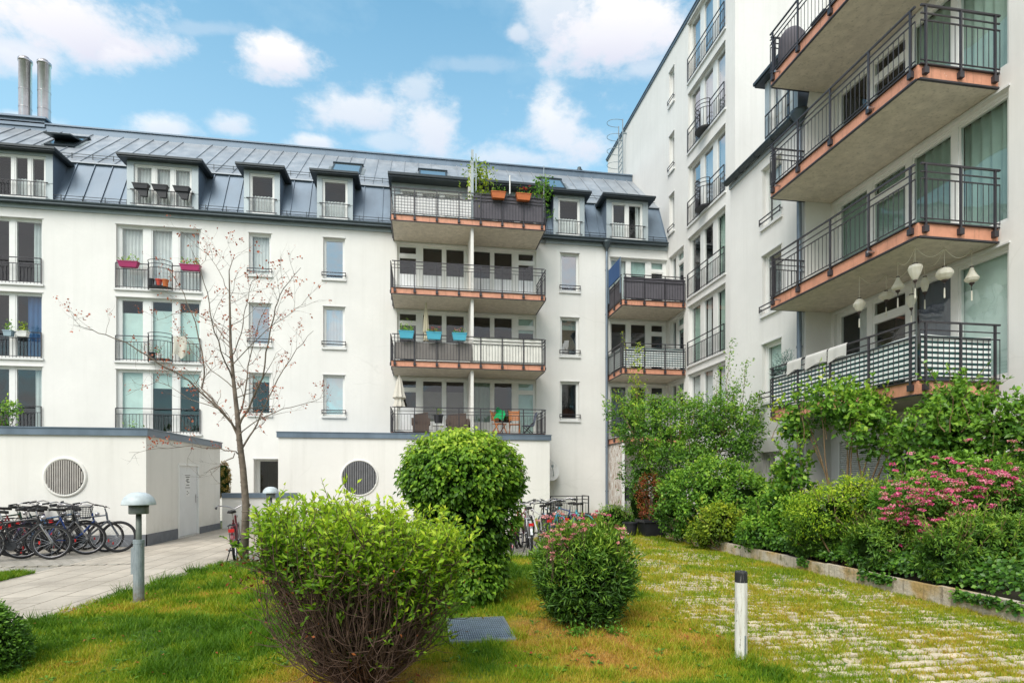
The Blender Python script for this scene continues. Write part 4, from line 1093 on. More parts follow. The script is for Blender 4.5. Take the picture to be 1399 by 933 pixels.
# ---- planting bed
bed_c = []
def shrub(name, label, cat, ells, mat, ncl, rc, nl, L0, asp, parentloc, heart=.72, keep=None, tall=None, droop=.25, stem=12, stemr=.02, stemat='stemb', flat=1., inner=.25, tint=0., group=None, up=.35):
    t = thing(name, label, cat, parentloc, None, group)
    kk = keep or (lambda c: c[2] > .12)
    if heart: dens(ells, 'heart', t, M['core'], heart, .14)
    P, O, T = clumps(ells, ncl, rc, nl, kk, up, inner, flat)
    D, N = orient(O, .7, droop, .5); L = NR.uniform(L0 * .65, L0 * 1.25, len(P))
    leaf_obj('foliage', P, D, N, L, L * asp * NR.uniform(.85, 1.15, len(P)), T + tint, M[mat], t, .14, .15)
    # ragged young shoots breaking the outline
    sm2 = MB(); Q, DD = [], []
    for _ in range(int(26 + ncl * .05)):
        e = ells[R.randrange(len(ells))]; d = Vector((R.gauss(0, 1), R.gauss(-.3, 1), abs(R.gauss(.6, .6)))).normalized()
        b = Vector((e[0][0] + d.x * e[1][0] * .9, e[0][1] + d.y * e[1][1] * .9, e[0][2] + d.z * e[1][2] * .9))
        if not kk(tuple(b)): continue
        tp = b + (d * .6 + Vector((0, 0, .6)) + Vector((R.gauss(0, .25), R.gauss(0, .25), 0))) * R.uniform(1.2, 3.2) * L0 * 1.5; sm2.tube([b, tp], [.005, .0025], 3, False)
        for _ in range(R.randint(7, 15)): Q.append(b.lerp(tp, R.random())); DD.append((d * .4 + Vector((R.gauss(0, .6), R.gauss(0, .6), R.gauss(.4, .4)))).normalized())
    if Q:
        sm2.build('twigs', M['stemb'], t); Q = np.array([tuple(q) for q in Q]); DD = np.array([tuple(q) for q in DD]); NN = nrm(NR.normal(size=Q.shape) * .5 + np.array([0, -.2, .8])); LL = NR.uniform(.6, 1.2, len(Q)) * L0
        leaf_obj('young_leaves', Q, DD, NN, LL, LL * asp, np.clip(NR.normal(.72, .16, len(Q)), 0, 1), M[mat], t)
    if stem:
        mb = MB(); tops = []
        for _ in range(stem):
            e = R.choice(ells); d = Vector((R.gauss(0, 1), R.gauss(0, 1), R.gauss(0, 1))).normalized()
            tops.append((e[0][0] + d.x * e[1][0] * .8, e[0][1] + d.y * e[1][1] * .8, e[0][2] + abs(d.z) * e[1][2] * .5))
        stems(mb, parentloc, tops, stemr, .12, 6, .2); mb.build('stems', M[stemat], t, True)
    return t

def shoot(t, base, tip, n, mat, L0=.06, r0=.012, spread=.16):
    """a long leafy shoot standing out of a crown"""
    base, tip = Vector(base), Vector(tip); mb = MB(); pts = [base.lerp(tip, i / 6) + Vector((R.gauss(0, .03), R.gauss(0, .03), 0)) for i in range(7)]
    mb.tube(pts, [r0 * (1 - .8 * i / 6) for i in range(7)], 4, False); mb.build('shoot', M['stemb'], t)
    P = []
    for k in range(n):
        s = R.random() ** .8; p = base.lerp(tip, s); w = spread * (1.1 - s * .8)
        P.append((p.x + R.gauss(0, w), p.y + R.gauss(0, w), p.z + R.gauss(0, w * .6)))
    P = np.array(P); D, N = orient(nrm(NR.normal(size=P.shape) * .5 + np.array([0, 0, .6])), .7, .1, .5); L = NR.uniform(.7, 1.2, len(P)) * L0
    leaf_obj('shoot_leaves', P, D, N, L, L * .5, NR.uniform(.35, .95, len(P)), M[mat], t)

# multi-stemmed shrub tree in the corner
kt = shrub('corner_shrub', 'large loose green shrub tree growing in the corner below the balconies', 'shrub', [ell(905, 585, 16.4, 66, 44, .9), ell(985, 578, 15.8, 58, 45, .9), ell(860, 565, 17.2, 34, 30, .6), ell(945, 625, 15.6, 66, 44, .9), ell(880, 640, 16.6, 34, 42, .6), ell(1015, 600, 15.0, 30, 36, .6), ell(940, 570, 16.2, 40, 30, .6)], 'lf_mid', 900, .24, 32, .088, .5, tuple(dep(925, 735, 16)[:2]) + (0,), 0, None, stem=16, stemr=.03, inner=.75, flat=.7)
kb = dep(868, 600, 16.8); shoot(kt, (kb.x, kb.y, 2.6), dep(872, 470, 16.8), 330, 'lf_yel', .085, spread=.24)
kb = dep(885, 600, 16.8); shoot(kt, (kb.x, kb.y, 2.4), dep(850, 452, 16.9), 60, 'lf_yel', .08, spread=.08)
for px, py, k in ((1000, 462, 190), (985, 500, 190), (1020, 490, 190), (1038, 535, 150), (955, 540, 130), (1008, 520, 200)):
    kb = dep(px - 12, 590, 15.4); shoot(kt, kb, dep(px, py, 15.4), k, 'lf_mid', .075, spread=.17)
for px, py, k in ((840, 530, 70), (838, 585, 70), (930, 545, 60)):
    shoot(kt, dep(px + 25, 600, 16.6), dep(px, py, 16.6), k, 'lf_yel', .075, spread=.14)
# rounded shrub below
shrub('rounded_shrub', 'dense rounded green shrub under the corner shrub tree behind the kerb wall', 'shrub', [ell(975, 675, 13.6, 62, 48, .9), ell(1015, 690, 13.0, 40, 45, .8), ell(925, 690, 14.0, 28, 42, .6), ell(985, 705, 13.2, 60, 34, .8)], 'lf_mid', 1000, .15, 26, .075, .62, tuple(dep(975, 738, 13.6)[:2]) + (0,), .45)
shrub('yellowing_shrub', 'small yellow green shrub spilling over the far end of the kerb wall', 'shrub', [ell(985, 715, 12.3, 30, 28, .35), ell(960, 728, 12.8, 24, 16, .3)], 'lf_yel', 220, .11, 22, .065, .6, tuple(dep(985, 745, 12.3)[:2]) + (0,), .5, tint=-.05, stem=4)
shrub('loose_shrub', 'loose mixed shrub with broad leaves left of the yellow green bushes', 'shrub', [ell(1065, 700, 11.4, 30, 42, .6), ell(1050, 730, 11.2, 40, 26, .5), ell(1090, 715, 10.8, 32, 40, .5), ell(1075, 660, 11.6, 18, 30, .4)], 'lf_mid', 520, .14, 22, .08, .6, tuple(dep(1068, 760, 11.2)[:2]) + (0,), .35, inner=.4)
shrub('bright_shrub', 'bright yellow green fine leaved shrub beside the pink flowering shrub', 'shrub', [ell(1150, 695, 9.6, 50, 34, .5), ell(1118, 712, 9.5, 44, 42, .5), ell(1188, 688, 9.5, 34, 30, .4), ell(1165, 672, 9.7, 24, 22, .35), ell(1210, 705, 9.4, 30, 30, .4)], 'lf_front', 760, .11, 26, .055, .36, tuple(dep(1150, 770, 9.2)[:2]) + (0,), .4, tint=-.1, inner=.4)
pk = shrub('pink_flowering_shrub', 'wide shrub covered with pink flower heads at the right edge', 'shrub', [ell(1290, 695, 8.6, 80, 52, .6), ell(1360, 685, 8.3, 60, 56, .55), ell(1235, 695, 8.9, 42, 40, .45)], 'lf_mid', 1000, .10, 26, .065, .36, tuple(dep(1300, 790, 8.5)[:2]) + (0,), .45, tint=-.04)
fp = []
for k in range(300):
    px = R.uniform(1203, 1400); py = 622 + (1399 - px) * .14 + R.gauss(38, 24) + (6 if px < 1260 else 0)
    if k % 8 == 0: px, py = R.uniform(1205, 1330), R.uniform(690, 760)
    p = dep(px, py, 7.85 + R.uniform(-.1, .35) + (.35 if px < 1250 else 0)); fp.append(tuple(p))
flowers('blossom', fp[:230], pk, M['fl_pink'], .052, 30); flowers('pale_blossom', fp[230:], pk, M['fl_pale'], .05, 30)
P = np.array([(x + R.gauss(0, .05), y + R.gauss(0, .05) + .03, z - abs(R.gauss(0.03, .06))) for x, y, z in fp for _ in range(9)]); D, N = orient(np.tile([-.3, -.3, 1.], (len(P), 1)), .7, .1, .6)
leaf_obj('shoot_leaves', P, D, N, .06, .02, NR.uniform(.2, .85, len(P)), M['lf_mid'], pk)
# dark narrow leaved hedge along the kerb wall: separate bushes
for i, (px, py, zc, rx, ry, lab) in enumerate(((1128, 735, 9.8, 48, 36, 'narrow leaved dark bush over the kerb wall, left one of three'), (1225, 748, 8.5, 66, 46, 'narrow leaved dark bush over the kerb wall, middle one of three'), (1345, 757, 7.3, 78, 56, 'narrow leaved dark bush over the kerb wall, right one of three'))):
    shrub('low_bush', lab, 'shrub', [ell(px, py, zc, rx, ry, .42), ell(px + rx * .5, py - 8, zc, rx * .6, ry * .8, .4), ell(px - rx * .5, py + 2, zc, rx * .6, ry * .7, .36)], 'lf_spir', 800, .085, 26, .075, .28, tuple(dep(px, py + ry, zc)[:2]) + (0,), .42, group='dark bushes along the kerb wall', stem=6, keep=lambda c: c[2] > .28 and c[0] > 6.46)
# broad leaved shrub trees against the wing
va = shrub('balcony_shrub', 'tall broad leaved shrub with bare brown stems under the striped balcony', 'shrub', [ell(1150, 550, 10.6, 52, 34, .5), ell(1185, 580, 10.3, 40, 44, .5), ell(1120, 560, 10.9, 40, 28, .5), ell(1088, 575, 11.2, 24, 36, .4), ell(1210, 605, 10.2, 16, 26, .3), ell(1085, 650, 11.0, 18, 38, .3)], 'lf_mid', 300, .16, 18, .10, .62, tuple(dep(1160, 760, 10.4)[:2]) + (0,), 0, stem=13, stemr=.024, inner=.7, flat=.6, tint=.12)
shoot(va, dep(1095, 700, 11.0), dep(1085, 560, 11.0), 130, 'lf_mid', .085, .012, .16); shoot(va, dep(1085, 680, 11.2), dep(1078, 600, 11.2), 80, 'lf_mid', .08, .01, .12)
for px, py, k in ((1205, 530, 40), (1130, 505, 36), (1100, 520, 30), (1165, 515, 34), (1062, 540, 40), (1220, 570, 30)): shoot(va, dep(px - 4, 600, 10.6), dep(px, py, 10.5), k, 'lf_yel' if k % 4 == 0 else 'lf_mid', .10, .008, .13)
vb = shrub('wall_shrub', 'tall dark broad leaved shrub against the white wing at the right edge', 'shrub', [ell(1300, 590, 9.2, 70, 40, .5), ell(1370, 590, 8.8, 50, 50, .5), ell(1260, 625, 9.4, 40, 36, .5), ell(1330, 640, 8.9, 80, 36, .5), ell(1305, 545, 9.4, 34, 24, .4)], 'lf_ivy', 560, .14, 20, .095, .6, tuple(dep(1310, 770, 8.6)[:2]) + (0,), .3, stem=12, stemr=.022, inner=.6, flat=.7, tint=.2)
for px, py in ((1320, 505), (1345, 540), (1285, 530), (1392, 530), (1300, 500), (1360, 525), (1255, 560)): shoot(vb, dep(px, 590, 8.7), dep(px - 4, py, 8.7), 46, 'lf_mid', .09, .008, .1)
# ground ivy along the wall top (nobody could count it)
n = 11000; yy = NR.uniform(3.2, 13.6, n); xx = 6.50 + np.abs(NR.normal(0, .28, n)); z_ = .27 + NR.random(n) * .20 * (.4 + vnoise(yy, xx, 1.7, 40)) + np.clip(xx - 6.5, 0, .6) * .55
hang = (NR.random(n) < .25) & (vnoise(yy, yy * 0, 1.3, 41) > .80); xx[hang] = 6.37 - NR.random(hang.sum()) * .03; z_[hang] = .24 - NR.random(hang.sum()) ** 1.8 * .12
P = np.stack([xx, yy, z_], 1); O = nrm(np.tile([-.7, -.25, .6], (n, 1)) + NR.normal(size=(n, 3)) * .35); D = nrm(NR.normal(size=(n, 3)) * .5 + np.array([-.5, -.2, -.4]))
iv = leaf_obj('ground_ivy', P, D, O, .06, .05, np.clip(.45 + NR.normal(0, .2, n), 0, 1), M['lf_ivy']); tag(iv, 'low ivy and ground cover spilling over the kerb wall', 'ground cover', kind='stuff')
# low green cover near the house corner
shrub('low_cover_plant', 'low green ground covering bush at the foot of the downpipe', 'shrub', [ell(842, 706, 18.5, 24, 14, .6), ell(862, 712, 17.8, 16, 10, .5)], 'lf_mid', 120, .16, 20, .07, .4, tuple(dep(845, 722, 18.4)[:2]) + (0,), .8, stem=0)
shrub('rear_bush', 'small bright green bush behind the potted red plant', 'shrub', [ell(876, 690, 17.0, 15, 26, .4), ell(905, 688, 17.0, 18, 34, .4)], 'lf_mid', 120, .14, 20, .07, .5, tuple(dep(878, 724, 17)[:2]) + (0,), .8, stem=3)
# potted red shrub
pt = thing('potted_shrub', 'reddish leaved shrub in a square black planter at the end of the paving', 'potted plant', (6.25, 14.9, 0))
mb = MB(); b = .3
mb.hexa([(6.25 - .24, 14.66, .0), (6.49, 14.66, 0), (6.49, 15.14, 0), (6.01, 15.14, 0), (5.94, 14.59, .42), (6.56, 14.59, .42), (6.56, 15.21, .42), (5.94, 15.21, .42)]); mb.box(5.91, 14.56, .42, 6.59, 15.24, .48); mb.build('planter', M['black'], pt)
P, O, T = clumps([((6.2, 14.9, 1.25), (.42, .38, .5), 2), ((6.3, 14.9, .85), (.38, .35, .4), 1)], 90, .13, 22, None, .3, .5); D, N = orient(O, .7, .1, .5); leaf_obj('foliage', P, D, N, .07, .024, T, M['lf_red'], pt)
mb = MB(); stems(mb, (6.25, 14.9, .4), [(6.2 + R.uniform(-.35, .35), 14.9 + R.uniform(-.3, .3), R.uniform(1, 1.6)) for _ in range(10)], .014); mb.build('stems', M['bark'], pt)
p2 = thing('empty_planter', 'small empty black plant tub left of the red leaved shrub', 'planter', (5.72, 15.1, 0)); MB().lathe([(.0, .0), (.16, 0), (.2, .36), (.22, .36), (.22, .4), (.18, .4), (.15, .1), (0, .1)], 20, (5.72, 15.1, 0)).build('tub', M['black'], p2)
# topiary cone behind the low wall
cn = dep(305.5, 690, 20.6); tc = thing('topiary_cone', 'slim brownish clipped conifer behind the low wall', 'shrub', (cn.x, cn.y, 0))
E5 = [((cn.x, cn.y, 1.55), (.22, .22, .72), 1)]; dens(E5, 'heart', tc, M['core'], .85); P, O, T = clumps(E5, 160, .06, 22, None, .2, .1); D, N = orient(O, .5, 0, .6); leaf_obj('foliage', P, D, N, .05, .022, T, M['lf_cone'], tc)
MB().tube([(cn.x, cn.y, 0), (cn.x, cn.y, 1)], .04, 8).build('trunk', M['bark'], tc)
# tub plant whose branch hangs in at the left
c = dep(2, 565, 13.4); lf = thing('roof_plant', 'leafy green plant on the annex roof at the left edge', 'plant', (c.x, c.y, 2.65))
P, O, T = clumps([((c.x - .15, c.y, 3.1), (.42, .4, .34), 1), ((c.x + .1, c.y, 3.25), (.3, .3, .2), .5)], 60, .13, 18, None, .2, .5); D, N = orient(O, .6, .4, .5); leaf_obj('foliage', P, D, N, .09, .035, T + .1, M['lf_mid'], lf)
mb = MB(); stems(mb, (c.x, c.y, 2.65), [(c.x + R.uniform(-.4, .4), c.y + R.uniform(-.3, .3), R.uniform(3, 3.4)) for _ in range(7)], .012); mb.build('stems', M['bark'], lf)
c = gx(181, 20.8); wd = thing('roof_weed', 'small leafy weed on the annex roof below the french windows', 'plant', (c, 19.4, 2.65))
c = gx(181, 19.3); wd.location = (c, 19.3, 2.65); OFF[wd.name] = (c, 19.3, 2.65)
P = np.array([(c + R.gauss(0, .17), 19.3 + R.gauss(0, .1), 2.95 + abs(R.gauss(0, .2))) for _ in range(70)]); D, N = orient(np.tile([0, 0, 1.], (70, 1)), .7, 0, .6); leaf_obj('foliage', P, D, N, .12, .04, NR.random(70), M['lf_mid'], wd)
mb = MB(); stems(mb, (c, 19.3, 2.65), [(c + R.uniform(-.2, .2), 19.3, 3.2) for _ in range(5)], .008); mb.build('stems', M['stemb'], wd)

# ---- the young maple with withered red leaves
mt = thing('young_maple', 'slender nearly bare young tree with a few withered red leaves', 'tree', (-3.29, 11.1, 0))
def maple():
    zc = 10.5; mb = MB(); LP = []; trunk = MB()
    def V(px, py, dz=0): return dep(px, py, zc + dz)
    tp = [Vector((-3.29, 11.1, 0)), V(336, 690), V(332, 640), V(327, 600), V(324, 565), V(319, 520), V(315, 470), V(314, 420), V(313, 370), V(319, 352)]
    tr = [.075, .064, .058, .05, .042, .033, .025, .017, .009, .004]
    limbs = [
        ([(328, 606, 0), (316, 575, .1), (296, 552, .3), (276, 530, .4), (279, 500, .5), (266, 440, .5), (250, 400, .6), (236, 376, .7)], .026),
        ([(325, 590, 0), (300, 560, -.3), (258, 520, -.6), (205, 488, -.9), (155, 460, -1.1), (125, 450, -1.2), (101, 444, -1.3)], .020),
        ([(331, 622, 0), (322, 618, -.1), (302, 612, -.2), (262, 610, -.5), (215, 612, -.8), (176, 618, -1)], .014),
        ([(322, 618, -.1), (306, 634, -.3), (292, 640, -.4), (278, 646, -.5)], .011),
        ([(325, 580, 0), (333, 545, .4), (338, 510, .6), (343, 480, .7), (355, 440, .8), (370, 405, .9)], .02),
        ([(326, 585, 0), (345, 545, -.3), (360, 515, -.5), (366, 465, -.6), (376, 420, -.7), (388, 395, -.8), (411, 366, -.9)], .022),
        ([(330, 612, 0), (345, 588, .2), (360, 560, .3), (380, 518, .4), (405, 478, .6), (428, 452, .8)], .02),
        ([(326, 595, 0), (350, 575, -.3), (385, 560, -.6), (425, 548, -.8), (446, 540, -.9)], .012),
        ([(318, 520, 0), (302, 480, -.3), (290, 440, -.5), (283, 400, -.6), (272, 362, -.7), (260, 336, -.8)], .016),
        ([(316, 490, 0), (330, 455, .4), (337, 420, .6), (345, 385, .7), (372, 362, .8)], .012),
        ([(315, 500, 0), (335, 480, -.3), (365, 450, -.5), (400, 425, -.7), (418, 415, -.8)], .011),
        ([(316, 470, 0), (290, 440, .4), (262, 425, .6), (235, 430, .7), (208, 440, .8)], .010),
        ([(319, 530, 0), (290, 505, .6), (262, 480, .9), (250, 450, 1.)], .010),
        ([(300, 560, -.3), (262, 545, .2), (215, 520, .3), (172, 540, .3)], .009),
        ([(313, 400, 0), (300, 370, .2), (285, 350, .3), (262, 332, .3)], .008)]
    trunk.tube(tp, tr, 10)
    for t in range(26):
        i = R.randint(0, 3); p = tp[i].lerp(tp[i + 1], R.random()); trunk.tube([p - Vector((0, 0, .02)), p, p + Vector((0, 0, .02))], [tr[i] * .8, tr[i] * 1.08, tr[i] * .8], 7, False)
    def sub(p, d, L, r, lev):
        n = 4; pts = [p]; q = p; dd = d
        for i in range(n):
            dd = (dd + Vector((R.gauss(0, .2), R.gauss(0, .2), R.gauss(.05, .16)))).normalized(); q = q + dd * L / n; pts.append(q)
        mb.tube(pts, [r * (1 - .8 * i / n) for i in range(n + 1)], 4, False)
        if R.random() < .62 : LP.append(q)
        if R.random() < .3: LP.append(pts[3])
        if lev > 0:
            for _ in range(R.randint(2, 4)):
                i = R.randint(1, n - 1); b = (pts[i + 1] - pts[i]).normalized(); s = Vector((R.gauss(0, 1), R.gauss(0, .7), R.gauss(.3, .7))).normalized()
                sub(pts[i], (b * .7 + s * .8).normalized(), L * R.uniform(.4, .7), r * .6, lev - 1)
        elif R.random() < .5: LP.append(pts[2])
    for pl, r in limbs:
        P = [V(*p) for p in pl]; fine = []
        for i in range(len(P) - 1):
            for j in range(3):
                fine.append(P[i].lerp(P[i + 1], j / 3) + Vector((R.gauss(0, .012), R.gauss(0, .012), R.gauss(0, .012))))
        fine.append(P[-1]); n = len(fine) - 1
        mb.tube(fine, [r * (1 - .82 * i / n) for i in range(n + 1)], 6, False)
        for i in range(3, n, 1):
            if R.random() < .62:
                b = (fine[i + 1] - fine[i]).normalized(); s = Vector((R.gauss(0, 1), R.gauss(0, .8), R.gauss(.25, .7))).normalized()
                sub(fine[i], (b * .8 + s * .8).normalized(), R.uniform(.25, .75), max(.0035, r * (1 - .8 * i / n) * .45), 1)
            if R.random() < .5: sub(fine[i], Vector((R.gauss(0, 1), R.gauss(0, .8), R.gauss(.3, .7))).normalized(), R.uniform(.15, .4), .003, 0)
    for i in range(4, 9):
        for _ in range(3):
            p = tp[i].lerp(tp[min(i + 1, 9)], R.random()); sub(p, Vector((R.gauss(0, 1), R.gauss(0, .8), R.uniform(.1, .9))).normalized(), R.uniform(.4, .9), tr[i] * .3, 1)
    trunk.build('trunk', M['maplew'], mt, True); mb.build('crown', M['maplew'], mt)
    C = []
    for p in LP:
        if p.z < 2.1: continue
        if R.random() < .8:
            for _ in range(R.randint(1, 5)): C.append((p.x + R.gauss(0, .022), p.y + R.gauss(0, .022), p.z + R.gauss(-.012, .02)))
    C = np.array(C); D, N = orient(np.tile([0, 0, -.4], (len(C), 1)) + NR.normal(size=(len(C), 3)) * .5, .8, .4, .4); L = NR.uniform(.025, .055, len(C))
    leaf_obj('withered_leaves', C, D, N, L, L * .7, NR.random(len(C)), M['lf_rust'], mt)
maple()
# ================================================================== ground
def dryness(x, y):
    """0 lush .. 1 burnt"""
    d = .5 * vnoise(x, y, .9, 3) + .3 * vnoise(x, y, 2.3, 4) + .2 * vnoise(x, y, 6., 5)
    d = (d - .5) * 1.5 + .315
    for cx, cy, r, k in ((1.7, 4.9, .9, .26), (.3, 3.9, 1.0, .22), (2.3, 5.2, .6, .2), (-3.6, 7.6, .45, .3), (-2.6, 8.4, .9, .18), (.9, 6.3, .5, .25), (-.4, 4.2, .55, .5), (1.2, 8.2, .8, .1)):
        d = d + k * np.exp(-((x - cx) ** 2 + (y - cy) ** 2) / r ** 2)
    return np.clip(d, 0, 1)

GR = [(0, (.055, .15, .007)), (.22, (.14, .28, .010)), (.42, (.29, .38, .015)), (.6, (.49, .43, .035)), (.8, (.58, .36, .07)), (1, (.60, .33, .10))]
M['blade'] = leafmat('grass blades', GR, .35, .6)
m_, nt_, out_ = new_mat('lawn soil'); at_ = nd(nt_, 'ShaderNodeAttribute', attribute_name='tint'); v_ = coords(nt_)
c_ = ramp(nt_, at_.outputs['Fac'], [(p, tuple(k * .55 for k in c)) for p, c in GR]); c_ = mixc(nt_, c_, (.05, .045, .02), ramp(nt_, noise(nt_, v_, 26, 4), [(.45, 0.), (.7, .7)]))
pbsdf(nt_, out_, c_, .95, 0, bump(nt_, noise(nt_, v_, 60, 3), .6, .02)); M['soil'] = m_

gd_ = MB().quad((-250, -250, -.06), (250, -250, -.06), (250, 350, -.06), (-250, 350, -.06)).build('ground', simple('far ground', (.07, .09, .03), .95, sc=.5)); tag(gd_, kind='structure')
def path_edge(y): return -4.24 + (y - 6.92) * .105
def lawn_sheet(name, x0, x1, y0, y1, st, z=0., cut=None, amp=.012, dry=0.):
    nx, ny = int((x1 - x0) / st), int((y1 - y0) / st); mb = MB(); tv = []
    for j in range(ny + 1):
        for i in range(nx + 1):
            x, y = x0 + (x1 - x0) * i / nx, y0 + (y1 - y0) * j / ny
            if cut: x = max(x, cut(y))
            mb.v.append((x, y, z + amp * math.sin(x * 1.7 + y) * math.sin(y * 1.3)))
    for j in range(ny):
        for i in range(nx): a = j * (nx + 1) + i; mb.f.append((a, a + 1, a + nx + 2, a + nx + 1))
    o = mb.build(name, M['soil'], None, True); A = np.array(mb.v); at = o.data.attributes.new('tint', 'FLOAT', 'POINT'); at.data.foreach_set('value', np.clip(dryness(A[:, 0], A[:, 1]) + dry, 0, 1).astype(np.float32))
    return tag(o, kind='structure')
lawn_sheet('lawn', -4.6, 2.9, .5, 11.3, .12, 0, path_edge)
lawn_sheet('lawn', 4.0, 9.43, 14.9, 23.4, .3, .0)
# paths
def brickmat(name, c1, c2, mort, sx, sy, rot, mw=.012, bmp=.4):
    m, nt, out = new_mat(name); v = coords(nt, (1, 1, 1), (0, 0, rot)); b = nd(nt, 'ShaderNodeTexBrick')
    b.inputs['Color1'].default_value = c4(c1); b.inputs['Color2'].default_value = c4(c2); b.inputs['Mortar'].default_value = c4(mort); b.inputs['Scale'].default_value = 1.
    b.inputs['Brick Width'].default_value = sx; b.inputs['Row Height'].default_value = sy; b.inputs['Mortar Size'].default_value = mw; b.inputs['Mortar Smooth'].default_value = .3
    nt.links.new(v, b.inputs['Vector'])
    n = noise(nt, v, 1.1, 6, .65); n2 = noise(nt, v, 45, 3)
    c = mixc(nt, b.outputs['Color'], tuple(k * .62 for k in c1), ramp(nt, n, [(.36, 0.), (.66, .85)])); c = mixc(nt, c, tuple(min(1, k * 1.25) for k in c1), ramp(nt, n2, [(.5, 0.), (.8, .5)]))
    c = mixc(nt, c, (.16, .14, .04), ramp(nt, noise(nt, v, .8, 5), [(.6, 0.), (.8, .35)]))
    pbsdf(nt, out, c, .9, 0, bump(nt, b.outputs['Fac'], -bmp, .02)); return m
M['pave'] = brickmat('concrete slabs', (.50, .44, .365), (.55, .49, .41), (.12, .10, .07), .8, .4, math.pi / 2)
M['pave2'] = brickmat('grey pavers', (.40, .37, .32), (.46, .42, .37), (.10, .09, .06), .24, .16, 0)
mb = MB(); ys = np.linspace(-2, 19.6, 40)
for a, b in zip(ys[:-1], ys[1:]): mb.quad((-6.5, a, .004), (path_edge(a) if a < 11.3 else -3.7, a, .004), (path_edge(b) if a < 11.3 else -3.7, b, .004), (-6.5, b, .004))
tag(mb.build('path', M['pave']), kind='structure')
tag(MB().quad((-22, 10.6, -.004), (-6.5, 10.6, -.004), (-6.5, 14.58, -.004), (-22, 14.58, -.004)).build('bicycle_pavement', M['pave2']), kind='structure')
tag(MB().quad((-3.7, 11.3, .008), (4.0, 11.3, .008), (4.0, 23.5, .008), (-3.7, 23.5, .008)).quad((-6.5, 19.6, .012), (-3.7, 19.6, .012), (-3.7, 23.5, .012), (-6.5, 23.5, .012)).quad((4.0, 15.0, -.03), (9.4, 15.0, -.03), (9.4, 23.4, -.03), (4., 23.4, -.03)).build('pavement', M['pave2']), kind='structure')
lawn_sheet('lawn', -12, -6.5, 4, 10.6, .15, 0)
# edging stones along path and paving
es = MB()
for k in range(60):
    y = .5 + k * .2; 
    if y > 11.2: break
    x = path_edge(y) + R.uniform(-.02, .02); s = R.uniform(.05, .085); es.box(x - s, y, -.02, x + s, y + R.uniform(.13, .185), .012 + R.uniform(0, .018))
for k in range(34):
    x = -3.6 + k * .215
    if R.random() < .9: es.box(x, 11.26, -.02, x + .2, 11.36, .02 + R.uniform(0, .015))
k = 0; x = -16
while x < -5.2:
    es.box(x, 11.38 + R.uniform(-.02, .02), -.02, x + R.uniform(.12, .17), 11.50, .01 + R.uniform(0, .012)); x += .19
es2 = es.build('edging_stones', simple('edging stone', (.36, .33, .28), .9, var=.3, sc=4, bmp=.5)); tag(es2, kind='structure')
# grass pavers
soil2 = lawn_sheet('paving_bed', 2.9, 6.42, 1.0, 15., .15, -.008, None, .002, .22)
ps = MB(); 
for j in range(92):
    y = 1.2 + j * .15
    for i in range(20):
        x = 3.05 + i * .172 + (.086 if j % 2 else 0)
        if x > 6.34 or R.random() < .03: continue
        w, d = R.uniform(.058, .074), R.uniform(.040, .052); h = R.uniform(.004, .015); t = R.uniform(-.008, .008); x += R.uniform(-.006, .006)
        ps.hexa([(x - w + t, y - d, -.02), (x + w, y - d + t, -.02), (x + w + t, y + d, -.02), (x - w, y + d, -.02), (x - w * .88 + t, y - d * .86, h), (x + w * .88, y - d * .84 + t, h), (x + w * .9 + t, y + d * .86, h), (x - w * .86, y + d * .88, h)])
        if R.random() < .5: ps.box(x + w * .6, y - .02, -.02, x + .172 - w * .6, y + .02, h - .003)
for j in range(40):
    y = 1.0 + j * .34; R.random() < .8 and ps.box(2.87 + R.uniform(-.012, .012), y, -.02, 2.95, y + R.uniform(.26, .33), .001 + R.uniform(0, .010))
tag(ps.build('grass_paving', simple('pale paving stone', (.54, .46, .34), .9, var=.38, sc=4, bmp=.5)), kind='structure')

